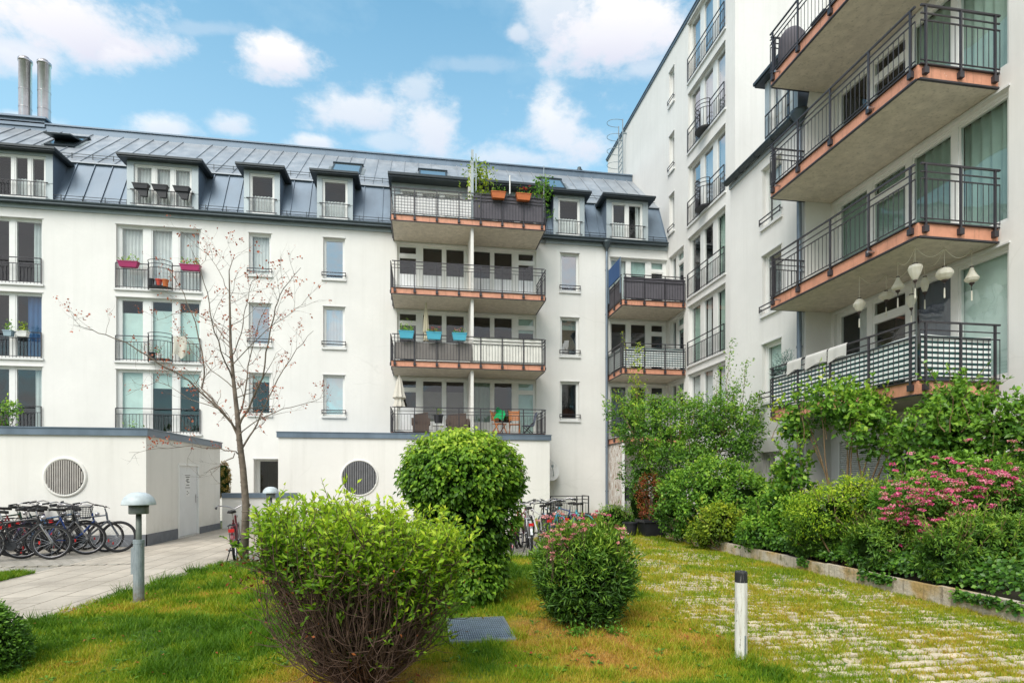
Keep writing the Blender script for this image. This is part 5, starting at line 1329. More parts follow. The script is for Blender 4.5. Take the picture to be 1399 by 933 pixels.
x0g, x1g, y0g, y1g = (gp(619, 848).x + gp(603, 878).x) / 2, (gp(693, 848).x + gp(701.5, 876.5).x) / 2, gp(701.5, 876.5).y, gp(619, 848).y
def blades(name, n, xr, yr, hmin, hmax, tintfn, accept=None, label=None, power=2.0, wid=.0042):
    X, Y = [], []; tot = 0
    while tot < n:
        k = 400000; x = NR.uniform(*xr, k); y = NR.uniform(*yr, k); z = x * ST + y * CT; u = (x * CT - y * ST) / z
        ok = (z > 2.4) & (np.abs(u) < 1.08) & (NR.random(k) < np.clip((3.6 / z) ** power, 0, 1))
        if accept is not None: ok &= accept(x, y)
        X.append(x[ok]); Y.append(y[ok]); tot += ok.sum()
    x, y = np.concatenate(X)[:n], np.concatenate(Y)[:n]; zc = x * ST + y * CT; sc = np.clip(zc / 5.0, .9, 2.4)
    clump = vnoise(x, y, 7., 9); dr = dryness(x, y)
    h = NR.uniform(hmin, hmax, n) * (.6 + .8 * clump) * (1.1 - .55 * dr) * np.clip(sc, .9, 1.5)
    w = wid * NR.uniform(.7, 1.5, n) * sc
    az = NR.uniform(0, 2 * np.pi, n); ln = NR.uniform(.15, 1.1, n); la = NR.uniform(0, 2 * np.pi, n)
    z0 = np.full(n, -.005); a = np.stack([x - w * np.cos(az), y - w * np.sin(az), z0], 1); b = np.stack([x + w * np.cos(az), y + w * np.sin(az), z0], 1)
    t = np.stack([x + h * ln * np.cos(la), y + h * ln * np.sin(la), h], 1); V = np.stack([a, b, t], 1).reshape(-1, 3)
    me = bpy.data.meshes.new(name); me.vertices.add(3 * n); me.vertices.foreach_set('co', V.astype(np.float32).ravel()); me.loops.add(3 * n); me.loops.foreach_set('vertex_index', np.arange(3 * n, dtype=np.int32))
    me.polygons.add(n); me.polygons.foreach_set('loop_start', (np.arange(n) * 3).astype(np.int32)); me.update(calc_edges=True)
    tt = np.clip(tintfn(x, y, dr) + NR.normal(0, .11, n), 0, 1)
    at = me.attributes.new('tint', 'FLOAT', 'POINT'); at.data.foreach_set('value', np.stack([np.clip(tt - .05, 0, 1), np.clip(tt - .05, 0, 1), np.clip(tt + .08, 0, 1)], 1).ravel().astype(np.float32))
    me.materials.append(M['blade']); o = bpy.data.objects.new(name, me); COL.objects.link(o); return tag(o, label, 'grass', kind='stuff')
edge = lambda x, y: (x > -4.24 + (y - 6.92) * .105 - .03) & ~((x > x0g + .02) & (x < x1g - .02) & (y > y0g + .03) & (y < y1g - .02))
blades('lawn_grass', 330000, (-4.6, 2.9), (1.6, 11.35), .022, .06, lambda x, y, d: d, edge, 'short patchy lawn grass, green and dry yellow, in the courtyard')
blades('paving_grass', 130000, (2.8, 6.4), (1.6, 15.0), .018, .05, lambda x, y, d: .40 + .34 * (vnoise(x, y, 2.2, 21) - .4), lambda x, y: vnoise(x, y, 2.2, 22) * .5 + vnoise(x, y, 7., 23) * .5 + (NR.random(len(x)) < .25) > .50 - .02 * np.clip(6 - y, -4, 0) + .06 * np.clip((6 - y) / 3, -1, 1) - .25 * (x > 5.9) - .12 * (x < 3.2), 'tufts of grass growing between the pale paving stones', 1.5)
blades('path_verge_grass', 16000, (-11, -6.45), (6, 10.6), .03, .07, lambda x, y, d: .18 + .1 * d, None, 'dark green grass patch beside the path at the left edge', 1.2)
blades('rear_grass', 26000, (3.6, 9.4), (14.9, 23.3), .05, .12, lambda x, y, d: .35 + .3 * d, None, 'long grass growing on the rise by the house corner', 1.)

blades('grass_tufts', 30000, (-4.5, 2.9), (1.8, 11.3), .05, .12, lambda x, y, d: d * .8 - .02, lambda x, y: edge(x, y) & (vnoise(x, y, 3.6, 61) > .68) , 'longer tufts standing out of the short lawn', 1.6, .0045)
n = 2600; xx = NR.uniform(-4.4, 2.9, n); yy = NR.uniform(2.2, 11, n); ok = edge(xx, yy) & (vnoise(xx, yy, 1.3, 71) + .35 * np.exp(-((xx - 1.2) ** 2 + (yy - 5.2) ** 2)) + .6 * np.exp(-((xx + .4) ** 2 + (yy - 4.2) ** 2) * 3) > .62); xx, yy = xx[ok], yy[ok]; n = len(xx)
P = np.stack([xx, yy, NR.uniform(.02, .045, n)], 1); D = nrm(np.stack([NR.normal(size=n), NR.normal(size=n), NR.normal(0, .25, n)], 1)); N = nrm(np.stack([NR.normal(0, .35, n), NR.normal(0, .35, n), np.ones(n)], 1)); L = NR.uniform(.018, .05, n)
o = leaf_obj('fallen_leaves', P, D, N, L, L * .55, NR.random(n) * .8, M['lf_rust'], None, .1, .2); tag(o, 'dry brown leaves scattered over the lawn', 'leaves', kind='stuff')
C = []
for _ in range(520):
    x, y = R.uniform(-4.3, 2.9), R.uniform(2.4, 10.5)
    if x < path_edge(y) + .1 or (x0g - .05 < x < x1g + .05 and y0g < y < y1g): continue
    for k in range(R.randint(5, 10)): a_ = R.uniform(0, 6.3); C.append((x + .012 * math.cos(a_), y + .012 * math.sin(a_), .015, math.cos(a_), math.sin(a_)))
C = np.array(C); n = len(C); D = nrm(np.stack([C[:, 3], C[:, 4], NR.uniform(.1, .7, n)], 1)); N = nrm(np.stack([-C[:, 3] * .4, -C[:, 4] * .4, np.ones(n)], 1)); L = NR.uniform(.03, .075, n)
o = leaf_obj('lawn_weeds', C[:, :3], D, N, L, L * .38, NR.uniform(.2, .8, n), M['lf_mid'], None, .1, .2); tag(o, 'small broad leaved weeds growing in the lawn', 'weeds', kind='stuff')

# kerb wall
kw = thing('kerb_wall', 'low weathered concrete kerb wall holding the planting bed on the right', 'wall', (6.38, 9, 0))
m, nt, out = new_mat('weathered concrete'); v = coords(nt); c = ramp(nt, noise(nt, v, 2.2, 6, .7), [(.3, (.42, .36, .28)), (.55, (.62, .55, .45)), (.75, (.48, .39, .28))]); c = mixc(nt, c, (.46, .28, .05), ramp(nt, noise(nt, v, 1.3, 5), [(.50, 0.), (.62, .75)])); c = mixc(nt, c, (.10, .13, .04), ramp(nt, noise(nt, v, 5, 5, .7), [(.55, 0.), (.68, .7)])); c = mixc(nt, c, (.12, .09, .07), ramp(nt, noise(nt, coords(nt, (6, 6, .6)), 2.5, 5), [(.55, 0.), (.75, .7)]))
pbsdf(nt, out, c, .95, 0, bump(nt, noise(nt, v, 16, 7, .7), .9, .03)); M['kerb'] = m
y = 2.2
while y < 14.1:
    L = 1.0; MB().box(6.38 + R.uniform(-.014, .012), y + .005, -.05, 6.47, min(y + L, 14.2) - .004, .222 + R.uniform(-.022, .016) - .04 * (y > 12)).build('block', M['kerb'], kw); y += L
bedm = MB().sheet(lambda s, t: (6.46 + 3.6 * s, 2 + 21 * t, .16 + .12 * s + .03 * math.sin(9 * s + 40 * t)), 14, 60); tag(bedm.build('planting_bed', simple('bed soil', (.045, .038, .022), .95, sc=5, bmp=.5, bsc=20)), kind='structure')

# drain grate
g0 = dep(652, 862, EYE * F / (862 - HY)); A, B_, C_, D_ = gp(619, 848), gp(693, 848), gp(701.5, 876.5), gp(603, 878)
dg = thing('drain_grate', 'blue grey metal grating lying flat in the lawn', 'drain grate', ((A.x + C_.x) / 2, (A.y + C_.y) / 2, 0))
x0, x1, y0, y1 = (A.x + D_.x) / 2, (B_.x + C_.x) / 2, C_.y, A.y
m = MB(); m.box(x0, y0, .0, x1, y0 + .02, .034); m.box(x0, y1 - .02, .0, x1, y1, .034); m.box(x0, y0 + .02, .0, x0 + .02, y1 - .02, .034); m.box(x1 - .02, y0 + .02, .0, x1, y1 - .02, .034); m.build('rim', M['galv'], dg)
m = MB(); k = 0; x = x0 + .03
while x < x1 - .03: m.box(x, y0 + .021, .008, x + .006, y1 - .021, .034); x += .0215
yy = y0 + .07
while yy < y1 - .03: m.box(x0 + .021, yy, .014, x1 - .021, yy + .008, .030); yy += .085
m.build('bars', simple('blue galvanised bars', (.30, .38, .48), .45, .5, var=.15), dg); MB().quad((x0, y0, .006), (x1, y0, .006), (x1, y1, .006), (x0, y1, .006)).build('pit', simple('dark pit', (.06, .075, .10), .8), dg)

# lamps
m, nt, out = new_mat('stained galvanised tube'); v = coords(nt); c = ramp(nt, noise(nt, coords(nt, (5, 5, 1.2)), 5, 6, .7), [(.3, (.20, .24, .26)), (.55, (.33, .38, .41)), (.75, (.44, .47, .48))]); sp = nd(nt, 'ShaderNodeSeparateXYZ'); nt.links.new(v, sp.inputs[0]); mr = nd(nt, 'ShaderNodeMapRange'); nt.links.new(sp.outputs['Z'], mr.inputs['Value']); mr.inputs['From Min'].default_value = .28; mr.inputs['From Max'].default_value = .0; mr.inputs['To Max'].default_value = .9
mu = nd(nt, 'ShaderNodeMath', operation='MULTIPLY'); nt.links.new(mr.outputs[0], mu.inputs[0]); nt.links.new(ramp(nt, noise(nt, v, 18, 5, .7), [(.35, .2), (.6, 1.)]), mu.inputs[1]); c = mixc(nt, c, (.20, .13, .06), mu.outputs[0]); pbsdf(nt, out, c, .6, .3, bump(nt, noise(nt, v, 60, 3), .15, .004)); M['galvd'] = m
def lamp(x, y, label, s=1.):
    t = thing('garden_lamp', label, 'lamp', (x, y, 0), 0, 'mushroom garden lamps')
    H = 1.41 * s
    b = MB().lathe([(0, 0), (.062, 0), (.062, .76), (.066, .76), (.066, .80), (.04, .80), (0, .8)], 20); b.box(-.085, -.02, .36, -.06, .02, .70); b.ring((0, 0, .76), (0, 0, 1), .064, .005, 20, 5); b.lathe([(.063, .0), (.09, .0), (.09, .012), (.063, .016)], 20); b.build('base_tube', M['galvd'], t, False)
    bo_ = MB()
    for a_ in (-.7, .9, 2.4): bo_.tube([(.062 * math.cos(a_), .062 * math.sin(a_), .72), (.072 * math.cos(a_), .072 * math.sin(a_), .72)], .008, 6)
    for z_ in (.40, .66): bo_.tube([(-.086, 0, z_), (-.092, 0, z_)], .007, 6)
    bo_.build('bolt', M['steel'], t)
    MB().lathe([(.033, .8), (.033, 1.12), (.03, 1.12), (.03, 1.18)], 14).build('pole', simple('aged green metal', (.13, .15, .13), .6, .3, sc=12), t, True)
    MB().lathe([(0, 1.13), (.108, 1.13), (.112, 1.14), (.112, 1.27), (.1, 1.27)], 26).build('lamp_glass', simple('dirty lamp diffuser', (.15, .17, .155), .45, 0, var=.25, sc=10), t, True)
    MB().lathe([(0, H), (.07, H - .008), (.12, H - .03), (.16, H - .068), (.185, H - .115), (.192, H - .155), (.192, H - .165), (.18, H - .165), (.175, H - .14), (.05, H - .11)], 36).build('lamp_cap', M['lampd'], t, True)
    return t
L1 = lamp(-3.61, 7.88, 'mushroom garden lamp with pale blue cap at the lawn edge by the path')
q = dep(370, 700, 14.2); lamp(q.x, q.y, 'distant mushroom garden lamp whose cap shows in front of the dark doorway')

# white post
wp = thing('marker_post', 'white wooden marker post with worn black top at the edge of the paving', 'post', (2.73, 4.54, 0))
m, nt, out = new_mat('flaking white paint'); v = coords(nt); c = mixc(nt, (.74, .73, .69), (.40, .36, .28), ramp(nt, noise(nt, coords(nt, (9, 9, .8)), 3, 6, .7), [(.46, 0.), (.66, .75)])); c = mixc(nt, c, (.16, .13, .10), ramp(nt, noise(nt, coords(nt, (14, 14, 2.)), 3, 6, .75), [(.60, 0.), (.65, .9)])); c = mixc(nt, c, (.05, .05, .05), ramp(nt, noise(nt, v, 22, 2), [(.70, 0.), (.73, .8)])); pbsdf(nt, out, c, .7, 0, bump(nt, noise(nt, coords(nt, (12, 12, 1)), 4, 4), .4, .01)); M['postw'] = m
m, nt, out = new_mat('worn black paint'); c = mixc(nt, (.02, .02, .022), (.45, .43, .40), ramp(nt, noise(nt, coords(nt, (16, 16, 2)), 4, 5, .7), [(.56, 0.), (.66, .9)])); pbsdf(nt, out, c, .7); M['postb'] = m
MB().lathe([(.052, -.05), (.052, .672)], 18, (2.73, 4.54, 0)).build('shaft', M['postw'], wp, True); MB().lathe([(.053, .672), (.053, .756), (.047, .768), (0, .772)], 18, (2.73, 4.54, 0)).build('black_top', M['postb'], wp, False)
MB().tube([(2.735, 4.485, .02), (2.737, 4.485, .22)], .006, 6).build('rod', M['galv'], wp)
P = np.array([(2.73 + R.gauss(0, .09), 4.5 + R.gauss(0, .08), 0) for _ in range(420)]); D, N = orient(np.tile([0, 0, 1.], (420, 1)), .5, 0, .9); gt = leaf_obj('grass_tuft', P, D, N, NR.uniform(.04, .13, 420), .006, NR.uniform(.1, .55, 420), M['blade'], None); tag(gt, 'longer grass around the foot of the white post', 'grass', kind='stuff')

# ================================================================== bicycles
M['spoke'] = simple('spokes', (.45, .45, .47), .35, .7); M['red'] = simple('red reflector', (.6, .02, .02), .4); M['saddle'] = simple('saddle', (.018, .017, .017), .6)
paints = {}
def paint(c):
    if c not in paints: paints[c] = simple('bicycle paint', c, .35, .2, var=.08)
    return paints[c]
def bicycle(label, loc, rz, col, lean=0., step=False, basket=False, rack=True, guards=True, bar='flat', tall=0., crate=False, rimc=None, group='bicycles parked by the left annex', rear_only=False):
    t = thing('bicycle', label, 'bicycle', loc, 0, group); t.rotation_euler = (lean, 0, rz)
    r = .335; Pm = paint(col)
    bb, st, ht, hb = Vector((.42, 0, .29)), Vector((.25, 0, .80)), Vector((.80, 0, .86 + tall)), Vector((.845, 0, .70)); rw, fw = Vector((0, 0, r)), Vector((1.04, 0, r))
    m = MB(); m.tube([bb, st], .017, 8); m.tube([hb + Vector((-.02, 0, .01)), ht], .02, 8)
    if step: m.tube([bb, Vector((.62, 0, .42)), hb], .021, 8)
    else: m.tube([bb, hb], .02, 8); m.tube([st - Vector((-.02, 0, .06)), ht - Vector((.0, 0, .05))], .017, 8)
    for s in (-1, 1):
        o = Vector((0, .055 * s, 0)); m.tube([bb + o * .4, rw + o], .010, 6); m.tube([st - Vector((0, 0, .06)) + o * .3, rw + o], .008, 6)
    m.build('frame', Pm, t)
    m = MB(); m.tube([ht, ht + Vector((-.03, 0, .1))], .014, 8)
    for s in (-1, 1): m.tube([hb + Vector((.0, .0, 0)), hb + Vector((.015, .05 * s, -.03)), fw + Vector((-.02, .052 * s, .05)), fw + Vector((0, .052 * s, 0))], .011, 6)
    m.build('fork', M['steel'] if guards else Pm, t)
    for c, nm in ((rw, 'r'), (fw, 'f')):
        w = MB().ring(c, (0, 1, 0), r - .022, .026 if guards else .030, 36, 6); wo = w.build('wheel', M['rubber'], t, True)
        w = MB().ring(c, (0, 1, 0), r - .043, .010, 36, 4); w.build('rim', rimc or M['steel'], wo, True)
        w = MB()
        for k in range(16):
            a = 2 * math.pi * k / 16; w.tube([c + Vector((.02 * math.cos(a + .5), .028 * (-1) ** k, .02 * math.sin(a + .5))), c + Vector(((r - .045) * math.cos(a), 0, (r - .045) * math.sin(a)))], .0016, 3, False)
        w.tube([c + Vector((0, -.05, 0)), c + Vector((0, .05, 0))], .02, 8); w.build('spokes', M['spoke'], wo)
        rf = MB(); a = R.uniform(0, 6); p = c + Vector((.2 * math.cos(a), 0, .2 * math.sin(a))); rf.box(p.x - .012, -.01, p.z - .03, p.x + .012, .01, p.z + .03); rf.build('reflector', M['red'], wo)
    if guards:
        m = MB()
        for c, a0, a1 in ((rw, .1, 2.9), (fw, .5, 2.6)):
            pts = [c + Vector(((r + .025) * math.cos(a0 + (a1 - a0) * i / 14), 0, (r + .025) * math.sin(a0 + (a1 - a0) * i / 14))) for i in range(15)]
            for p, q in zip(pts[:-1], pts[1:]): m.quad(p + Vector((0, -.025, 0)), p + Vector((0, .025, 0)), q + Vector((0, .025, 0)), q + Vector((0, -.025, 0)))
        m.build('mudguard', Pm if step else M['black'], t)
    m = MB(); h = ht + Vector((-.03, 0, .12)); bw = .30
    if bar == 'flat': m.tube([h + Vector((-.06, -bw, .03)), h + Vector((0, -.12, .02)), h, h + Vector((0, .12, .02)), h + Vector((-.06, bw, .03))], .0125, 7)
    else: m.tube([h + Vector((-.26, -bw, .07)), h + Vector((-.1, -bw * .95, .10)), h + Vector((.04, -.12, .06)), h, h + Vector((.04, .12, .06)), h + Vector((-.1, bw * .95, .10)), h + Vector((-.26, bw, .07))], .0125, 7)
    ho = m.build('handlebar', M['steel'] if step else M['black'], t, True)
    for s in (-1, 1):
        m = MB(); e = h + (Vector((-.06, bw * s, .03)) if bar == 'flat' else Vector((-.26, bw * s, .07))); d = Vector((-.02, .11 * s, 0)) if bar == 'flat' else Vector((-.11, .0, -.015))
        m.tube([e - d * .3, e + d * .8], .018, 8); m.tube([e - d * .4 + Vector((.02, 0, -.01)), e + d * .3 + Vector((.07, 0, -.03))], .006, 5); m.build('grip', M['black'], ho, True)
    m = MB(); sp = st + Vector((-.045, 0, .14)); m.tube([st, sp], .013, 8); m.build('seat_post', M['steel'], t)
    s_ = MB(); i0 = 0
    prof = [(-.13, .075, .02), (-.09, .085, .03), (-.02, .06, .02), (.06, .028, .015), (.14, .02, .005)]
    for (x, w, z) in prof:
        for (yy, dz) in ((-w, -.02), (-w * .75, .018), (0, .026), (w * .75, .018), (w, -.02), (0, -.035)): s_.v.append((sp.x + x, yy, sp.z + z + dz))
    for j in range(4):
        for k in range(6): s_.f.append((j * 6 + k, j * 6 + (k + 1) % 6, (j + 1) * 6 + (k + 1) % 6, (j + 1) * 6 + k)); s_.m.append(0)
    s_.f += [(5, 4, 3, 2, 1, 0), (24, 25, 26, 27, 28, 29)]; s_.m += [0, 0]; s_.build('saddle', M['saddle'], t, True)
    m = MB().disc(bb + Vector((0, -.05, 0)), (0, 1, 0), .09, 20); m.ring(bb + Vector((0, -.05, 0)), (0, 1, 0), .085, .008, 20, 4)
    for s in (-1, 1):
        e = bb + Vector((.12 * s, .07 * s, -.11 * s)); m.tube([bb + Vector((0, .06 * s, 0)), e], .009, 6); m.box(e.x - .045, e.y + (.0 if s > 0 else -.09), e.z - .012, e.x + .045, e.y + (.09 if s > 0 else 0), e.z + .012)
    m.tube([bb + Vector((0, -.055, .085)), rw + Vector((0, -.055, .03))], .006, 4); m.tube([bb + Vector((0, -.055, -.085)), rw + Vector((0, -.055, -.03))], .006, 4); m.build('crank', M['black'], t)
    m = MB(); m.tube([Vector((.05, .07, .28)), Vector((.12, .17, .0))], .011, 6); m.build('kickstand', M['black'], t)
    if rack:
        m = MB()
        for s in (-1, 1): m.tube([Vector((.18, .05 * s, .72)), Vector((-.28, .06 * s, .72)), Vector((-.3, .02 * s, .72))], .007, 5); m.tube([Vector((-.12, .06 * s, .72)), Vector((0, .06 * s, r))], .007, 5)
        for k in range(4): m.tube([Vector((-.24 + k * .1, -.06, .72)), Vector((-.24 + k * .1, .06, .72))], .006, 4)
        ro = m.build('luggage_rack', M['black'], t); m = MB().box(-.33, -.05, .60, -.30, .05, .66); m.build('rear_light', M['red'], ro)
    if guards:
        m = MB().lathe([(0, 0), (.035, .005), (.045, .05), (.03, .08), (0, .085)], 14); m.v = [(z + ht.x + .05, y, x_ + ht.z - .03) for x_, y, z in m.v]; m.build('headlight', M['steel'], t, True)
    if basket:
        m = MB(); bx_, bz = ht.x + .17, ht.z + .02
        for k in range(7):
            q = k / 6; rr = .13 + .05 * q; z = bz - .13 + .25 * q; m.tube([(bx_ + rr * math.cos(a * math.pi / 8), rr * 1.15 * math.sin(a * math.pi / 8), z) for a in range(17)], .0045 if k < 6 else .009, 4, False)
        for a in range(20):
            an = a * math.pi / 10; m.tube([(bx_ + .13 * math.cos(an), .15 * math.sin(an), bz - .13), (bx_ + .18 * math.cos(an), .207 * math.sin(an), bz + .12)], .004, 4, False)
        m.disc((bx_, 0, bz - .13), (0, 0, 1), .13, 16); m.build('basket', M['black'], t)
    return t

def at(px, py): return gp(px, py)
LB = [  # px, py of the rear wheel's foot, heading, colour ...
    ('black mountain bicycle with yellow down tube at the right end of the left row', 160, 745, math.radians(208), (.05, .048, .02), dict(step=False, guards=False, rack=True, lean=.09)),
    ('bicycle with large black front wheel and silver fork in the left row', 82, 757, math.radians(12), (.10, .11, .13), dict(guards=False, rack=False, lean=-.10)),
    ('blue city bicycle leaning between the black ones in the left row', 62, 760, math.radians(38), (.03, .07, .26), dict(step=True, bar='up', lean=-.12)),
    ('light blue bicycle with slim silver wheels in the middle of the left row', 40, 758, math.radians(52), (.12, .22, .38), dict(step=False, lean=-.10)),
    ('dark city bicycle with front basket full of gear in the left row', 18, 760, math.radians(48), (.03, .035, .06), dict(step=True, basket=True, bar='up', lean=-.10)),
    ('black bicycle with red rear light and silver rims at the far left', -22, 768, math.radians(14), (.03, .03, .032), dict(step=False, lean=-.08)),
    ('dark red bicycle half hidden at the far left of the left row', -8, 756, math.radians(56), (.20, .03, .035), dict(step=True, bar='up', lean=-.1)),
    ('black bicycle with turquoise bell behind the others in the left row', 26, 752, math.radians(60), (.02, .06, .06), dict(step=False, bar='flat', lean=-.1)),
    ('black trekking bicycle with straight handlebar between the blue one and the wall', 92, 748, math.radians(62), (.02, .02, .022), dict(step=False, lean=-.08)),
    ('violet city bicycle with black basket deep in the left row', 48, 751, math.radians(70), (.10, .04, .16), dict(step=True, basket=True, bar='up', lean=-.09)),
    ('dark green bicycle cut by the left edge of the frame', -40, 757, math.radians(40), (.02, .05, .03), dict(step=False, lean=-.1)),
    ('black step through bicycle with bags in the middle of the left row', 30, 763, math.radians(30), (.018, .018, .02), dict(step=True, basket=True, bar='up', lean=-.08)),
    ('brown bicycle deep in the crowded left row', 5, 752, math.radians(35), (.16, .075, .04), dict(step=True, bar='up', lean=-.09)),
]
for lab, px, py, rz, col, kw_ in LB:
    b = at(px, py); b.z = .004; bicycle(lab, b, rz, col, **kw_)
# yellow tube
RB = [
    ('red and black city bicycle beside the tall clipped shrub', 699, 757, math.radians(75), (.42, .03, .05), dict(step=True, bar='up', lean=.06)),
    ('silver step through bicycle in the middle of the right row', 726, 756, math.radians(84), (.55, .56, .58), dict(step=True, bar='up', lean=-.05)),
    ('white and red bicycle behind the silver one in the right row', 742, 748, math.radians(98), (.62, .60, .58), dict(step=False, lean=.05)),
    ('light blue bicycle with high saddle above the pink flowers', 765, 744, math.radians(102), (.10, .42, .62), dict(step=True, bar='up', lean=.05)),
    ('turquoise bicycle with round black front basket at the right end of its row', 800, 740, math.radians(128), (.10, .50, .60), dict(step=True, bar='up', basket=True, lean=-.06)),
    ('black city bicycle between the white and the light blue ones in the right row', 752, 742, math.radians(88), (.02, .02, .025), dict(step=True, bar='up', lean=-.04)),
    ('dark blue bicycle near the stair railing in the right row', 785, 738, math.radians(112), (.03, .06, .2), dict(step=False, bar='up', lean=.05)),
    ('purple red bicycle close to the tall clipped shrub in the right row', 712, 748, math.radians(70), (.3, .02, .08), dict(step=False, bar='up', lean=-.05)),
    ('dark bicycle mostly hidden behind the tall clipped shrub', 676, 756, math.radians(80), (.10, .10, .13), dict(step=False, lean=.05)),
]
for lab, px, py, rz, col, kw_ in RB:
    b = at(px, py); b.z = .012; bicycle(lab, b, rz, col, group='bicycles parked behind the flowering shrub', **kw_)
b = at(322, 768); b.z = .004; bicycle('single dark red bicycle beside the half bare shrub and young tree', b, math.radians(103), (.14, .02, .03), step=True, bar='up', lean=-.08, group=None)

# stair railing, dish, weathered screen
sr = thing('stair_railing', 'dark metal railing of the basement stairs right of the terrace annex', 'railing', (4.95, 22.0, 0))
xa, xb = gx(752, 22.0), gx(804, 22.0); m = MB(); zt = .95
for z in (zt, zt - .14, zt - .28, .12): m.bar((xa, 22, z), (xb, 22, z), .03 if z == zt else .02); m.bar((xb, 22, z), (xb, 22.9, z), .03 if z == zt else .02)
for k in range(15): x = xa + (xb - xa) * k / 14; m.bar((x, 22, .12), (x, 22, zt - .28), .013)
m.build('rails', M['rail'], sr); 
for x, y in ((xa, 22), ((xa + xb) / 2 + .3, 22), (xb, 22), (xb, 22.9)): MB().bar((x, y, 0), (x, y, zt), .045).build('post', M['rail'], sr)
sd = thing('satellite_dish', 'grey satellite dish on the white wall half hidden by the terrace annex', 'satellite dish', (gx(748, 23.2), 23.45, 2.0))
c = Vector((gx(747.5, 23.1), 23.1, zz(643, gx(747.5, 23.1), 23.1))); m = MB(); ax = Vector((.35, -1, .45)).normalized(); a = ax.orthogonal().normalized(); b2 = ax.cross(a)
m.sheet(lambda s, t: c + (a * math.cos(s * 6.2832) + b2 * math.sin(s * 6.2832)) * .5 * t + ax * .12 * t * t, 32, 6); m.build('dish', simple('dish grey', (.62, .62, .60), .5), sd, True)
m = MB(); m.bar(c, c + Vector((0, .4, -.1)), .05); m.bar(c + b2 * .4, c + ax * .45, .025); m.box(c.x + ax.x * .45 - .04, c.y + ax.y * .45 - .04, c.z + ax.z * .45 - .04, c.x + ax.x * .45 + .04, c.y + ax.y * .45 + .04, c.z + ax.z * .45 + .06); m.build('bracket', M['galv'], sd)
ws = thing('weathered_screen', 'white wooden screen with flaking brown paint below the corner balcony', 'screen', (CX0, 22.6, 0))
m, nt, out = new_mat('flaking paint on brown wood'); c = mixc(nt, (.80, .79, .76), (.26, .11, .035), ramp(nt, noise(nt, coords(nt, (4, 7, .8)), 3.2, 7, .75), [(.50, 0.), (.54, 1.)])); pbsdf(nt, out, c, .8); 
mm_ = MB()
for k in range(6):
    y = 21.8 + k * .28; mm_.box(CX0 - .0, y, .55, CX0 + .03, y + .272, 3.07)
mm_.build('boards', m, ws); MB().box(CX0 - .02, 21.7, .3, CX0 + .07, 21.79, 3.08).build('post', M['frame'], ws)
# dark barbecue on the ground floor terrace
bq = thing('covered_grill', 'dark covered barbecue on the ground floor terrace behind the screen', 'grill', (CX0 + .7, 22.4, .3)); q = Vector((CX0 + .55, 22.3, .3))
MB().hexa([(q.x - .3, q.y - .25, .75), (q.x + .35, q.y - .25, .75), (q.x + .35, q.y + .25, .75), (q.x - .3, q.y + .25, .75), (q.x - .2, q.y - .15, 1.3), (q.x + .2, q.y - .15, 1.15), (q.x + .2, q.y + .15, 1.15), (q.x - .2, q.y + .15, 1.3)]).build('cover', M['black'], bq)
m = MB()
for sx in (-.26, .3):
    for sy in (-.2, .2): m.bar((q.x + sx, q.y + sy, .3), (q.x + sx, q.y + sy, .76), .04)
m.build('legs', M['galv'], bq)
tag(MB().box(CX0 + .02, 21.9, .0, TX - .01, FY - .01, .3).build('terrace', M['pave2']), kind='structure')

# ================================================================== things on balconies and sills
def box_pl(name, label, x, y, z, w, h, d, mat, plant='lf_pot', n=60, ph=.22, group=None, fl=None, pcol=.0, L=.09):
    t = thing(name, label, 'flower box', (x, y, z), None, group)
    k = .82; m = MB().hexa([(x - w / 2 * k, y - d / 2 * k, z), (x + w / 2 * k, y - d / 2 * k, z), (x + w / 2 * k, y + d / 2 * k, z), (x - w / 2 * k, y + d / 2 * k, z), (x - w / 2, y - d / 2, z + h), (x + w / 2, y - d / 2, z + h), (x + w / 2, y + d / 2, z + h), (x - w / 2, y + d / 2, z + h)])
    m.box(x - w / 2 - .012, y - d / 2 - .012, z + h, x + w / 2 + .012, y + d / 2 + .012, z + h + .03); m.build('box', mat, t)
    if n:
        P = np.array([(x + R.uniform(-.45, .45) * w, y + R.uniform(-.5, .5) * d, z + h + abs(R.gauss(.3, .4)) * ph) for _ in range(n)]); D, N = orient(np.tile([0, -.2, 1.], (n, 1)), .7, 0, .7); leaf_obj('plant', P, D, N, L, L * .45, np.clip(NR.normal(.55, .2, n) + pcol, 0, 1), M[plant], t)
    if fl: flowers('blossom', [(x + R.uniform(-.4, .4) * w, y - d * .2 + R.uniform(-.3, .3) * d, z + h + ph * R.uniform(.5, 1.2)) for _ in range(7)], t, M[fl], .05, 14)
    return t
tub = simple('turquoise plastic', (.07, .38, .52), .4, var=.05); ora = simple('terracotta orange plastic', (.50, .13, .03), .55, var=.1); mag = simple('magenta plastic', (.34, .01, .10), .5, var=.1); redp = simple('red pot', (.55, .05, .025), .5); whp = simple('white planter', (.72, .72, .7), .5); wick = simple('brown wicker', (.12, .085, .07), .8, var=.4, sc=40, bmp=.6, bsc=60); wood = simple('orange wood', (.48, .17, .05), .55, var=.25, sc=9)
yb = BY - .19
for i, (a, b, lab, fl, mt) in enumerate(((545, 565.5, 'turquoise flower tub with fresh green plant, left of three on the second balcony', None, 'lf_pot'), (582.6, 603.2, 'turquoise flower tub with dark red flowers, middle of three on the second balcony', 'fl_red', 'lf_mid'), (617.8, 637.5, 'turquoise flower tub with lilac flowers beside the partition, right of three', 'fl_pale', 'lf_mid'))):
    x0, x1 = gx(a, yb), gx(b, yb); box_pl('flower_tub', lab, (x0 + x1) / 2, yb, FL[2] + .80, x1 - x0, .25, .22, tub, mt, 90 if i == 0 else 40, .34 if i == 0 else .18, 'turquoise tubs on the balcony railing', fl)
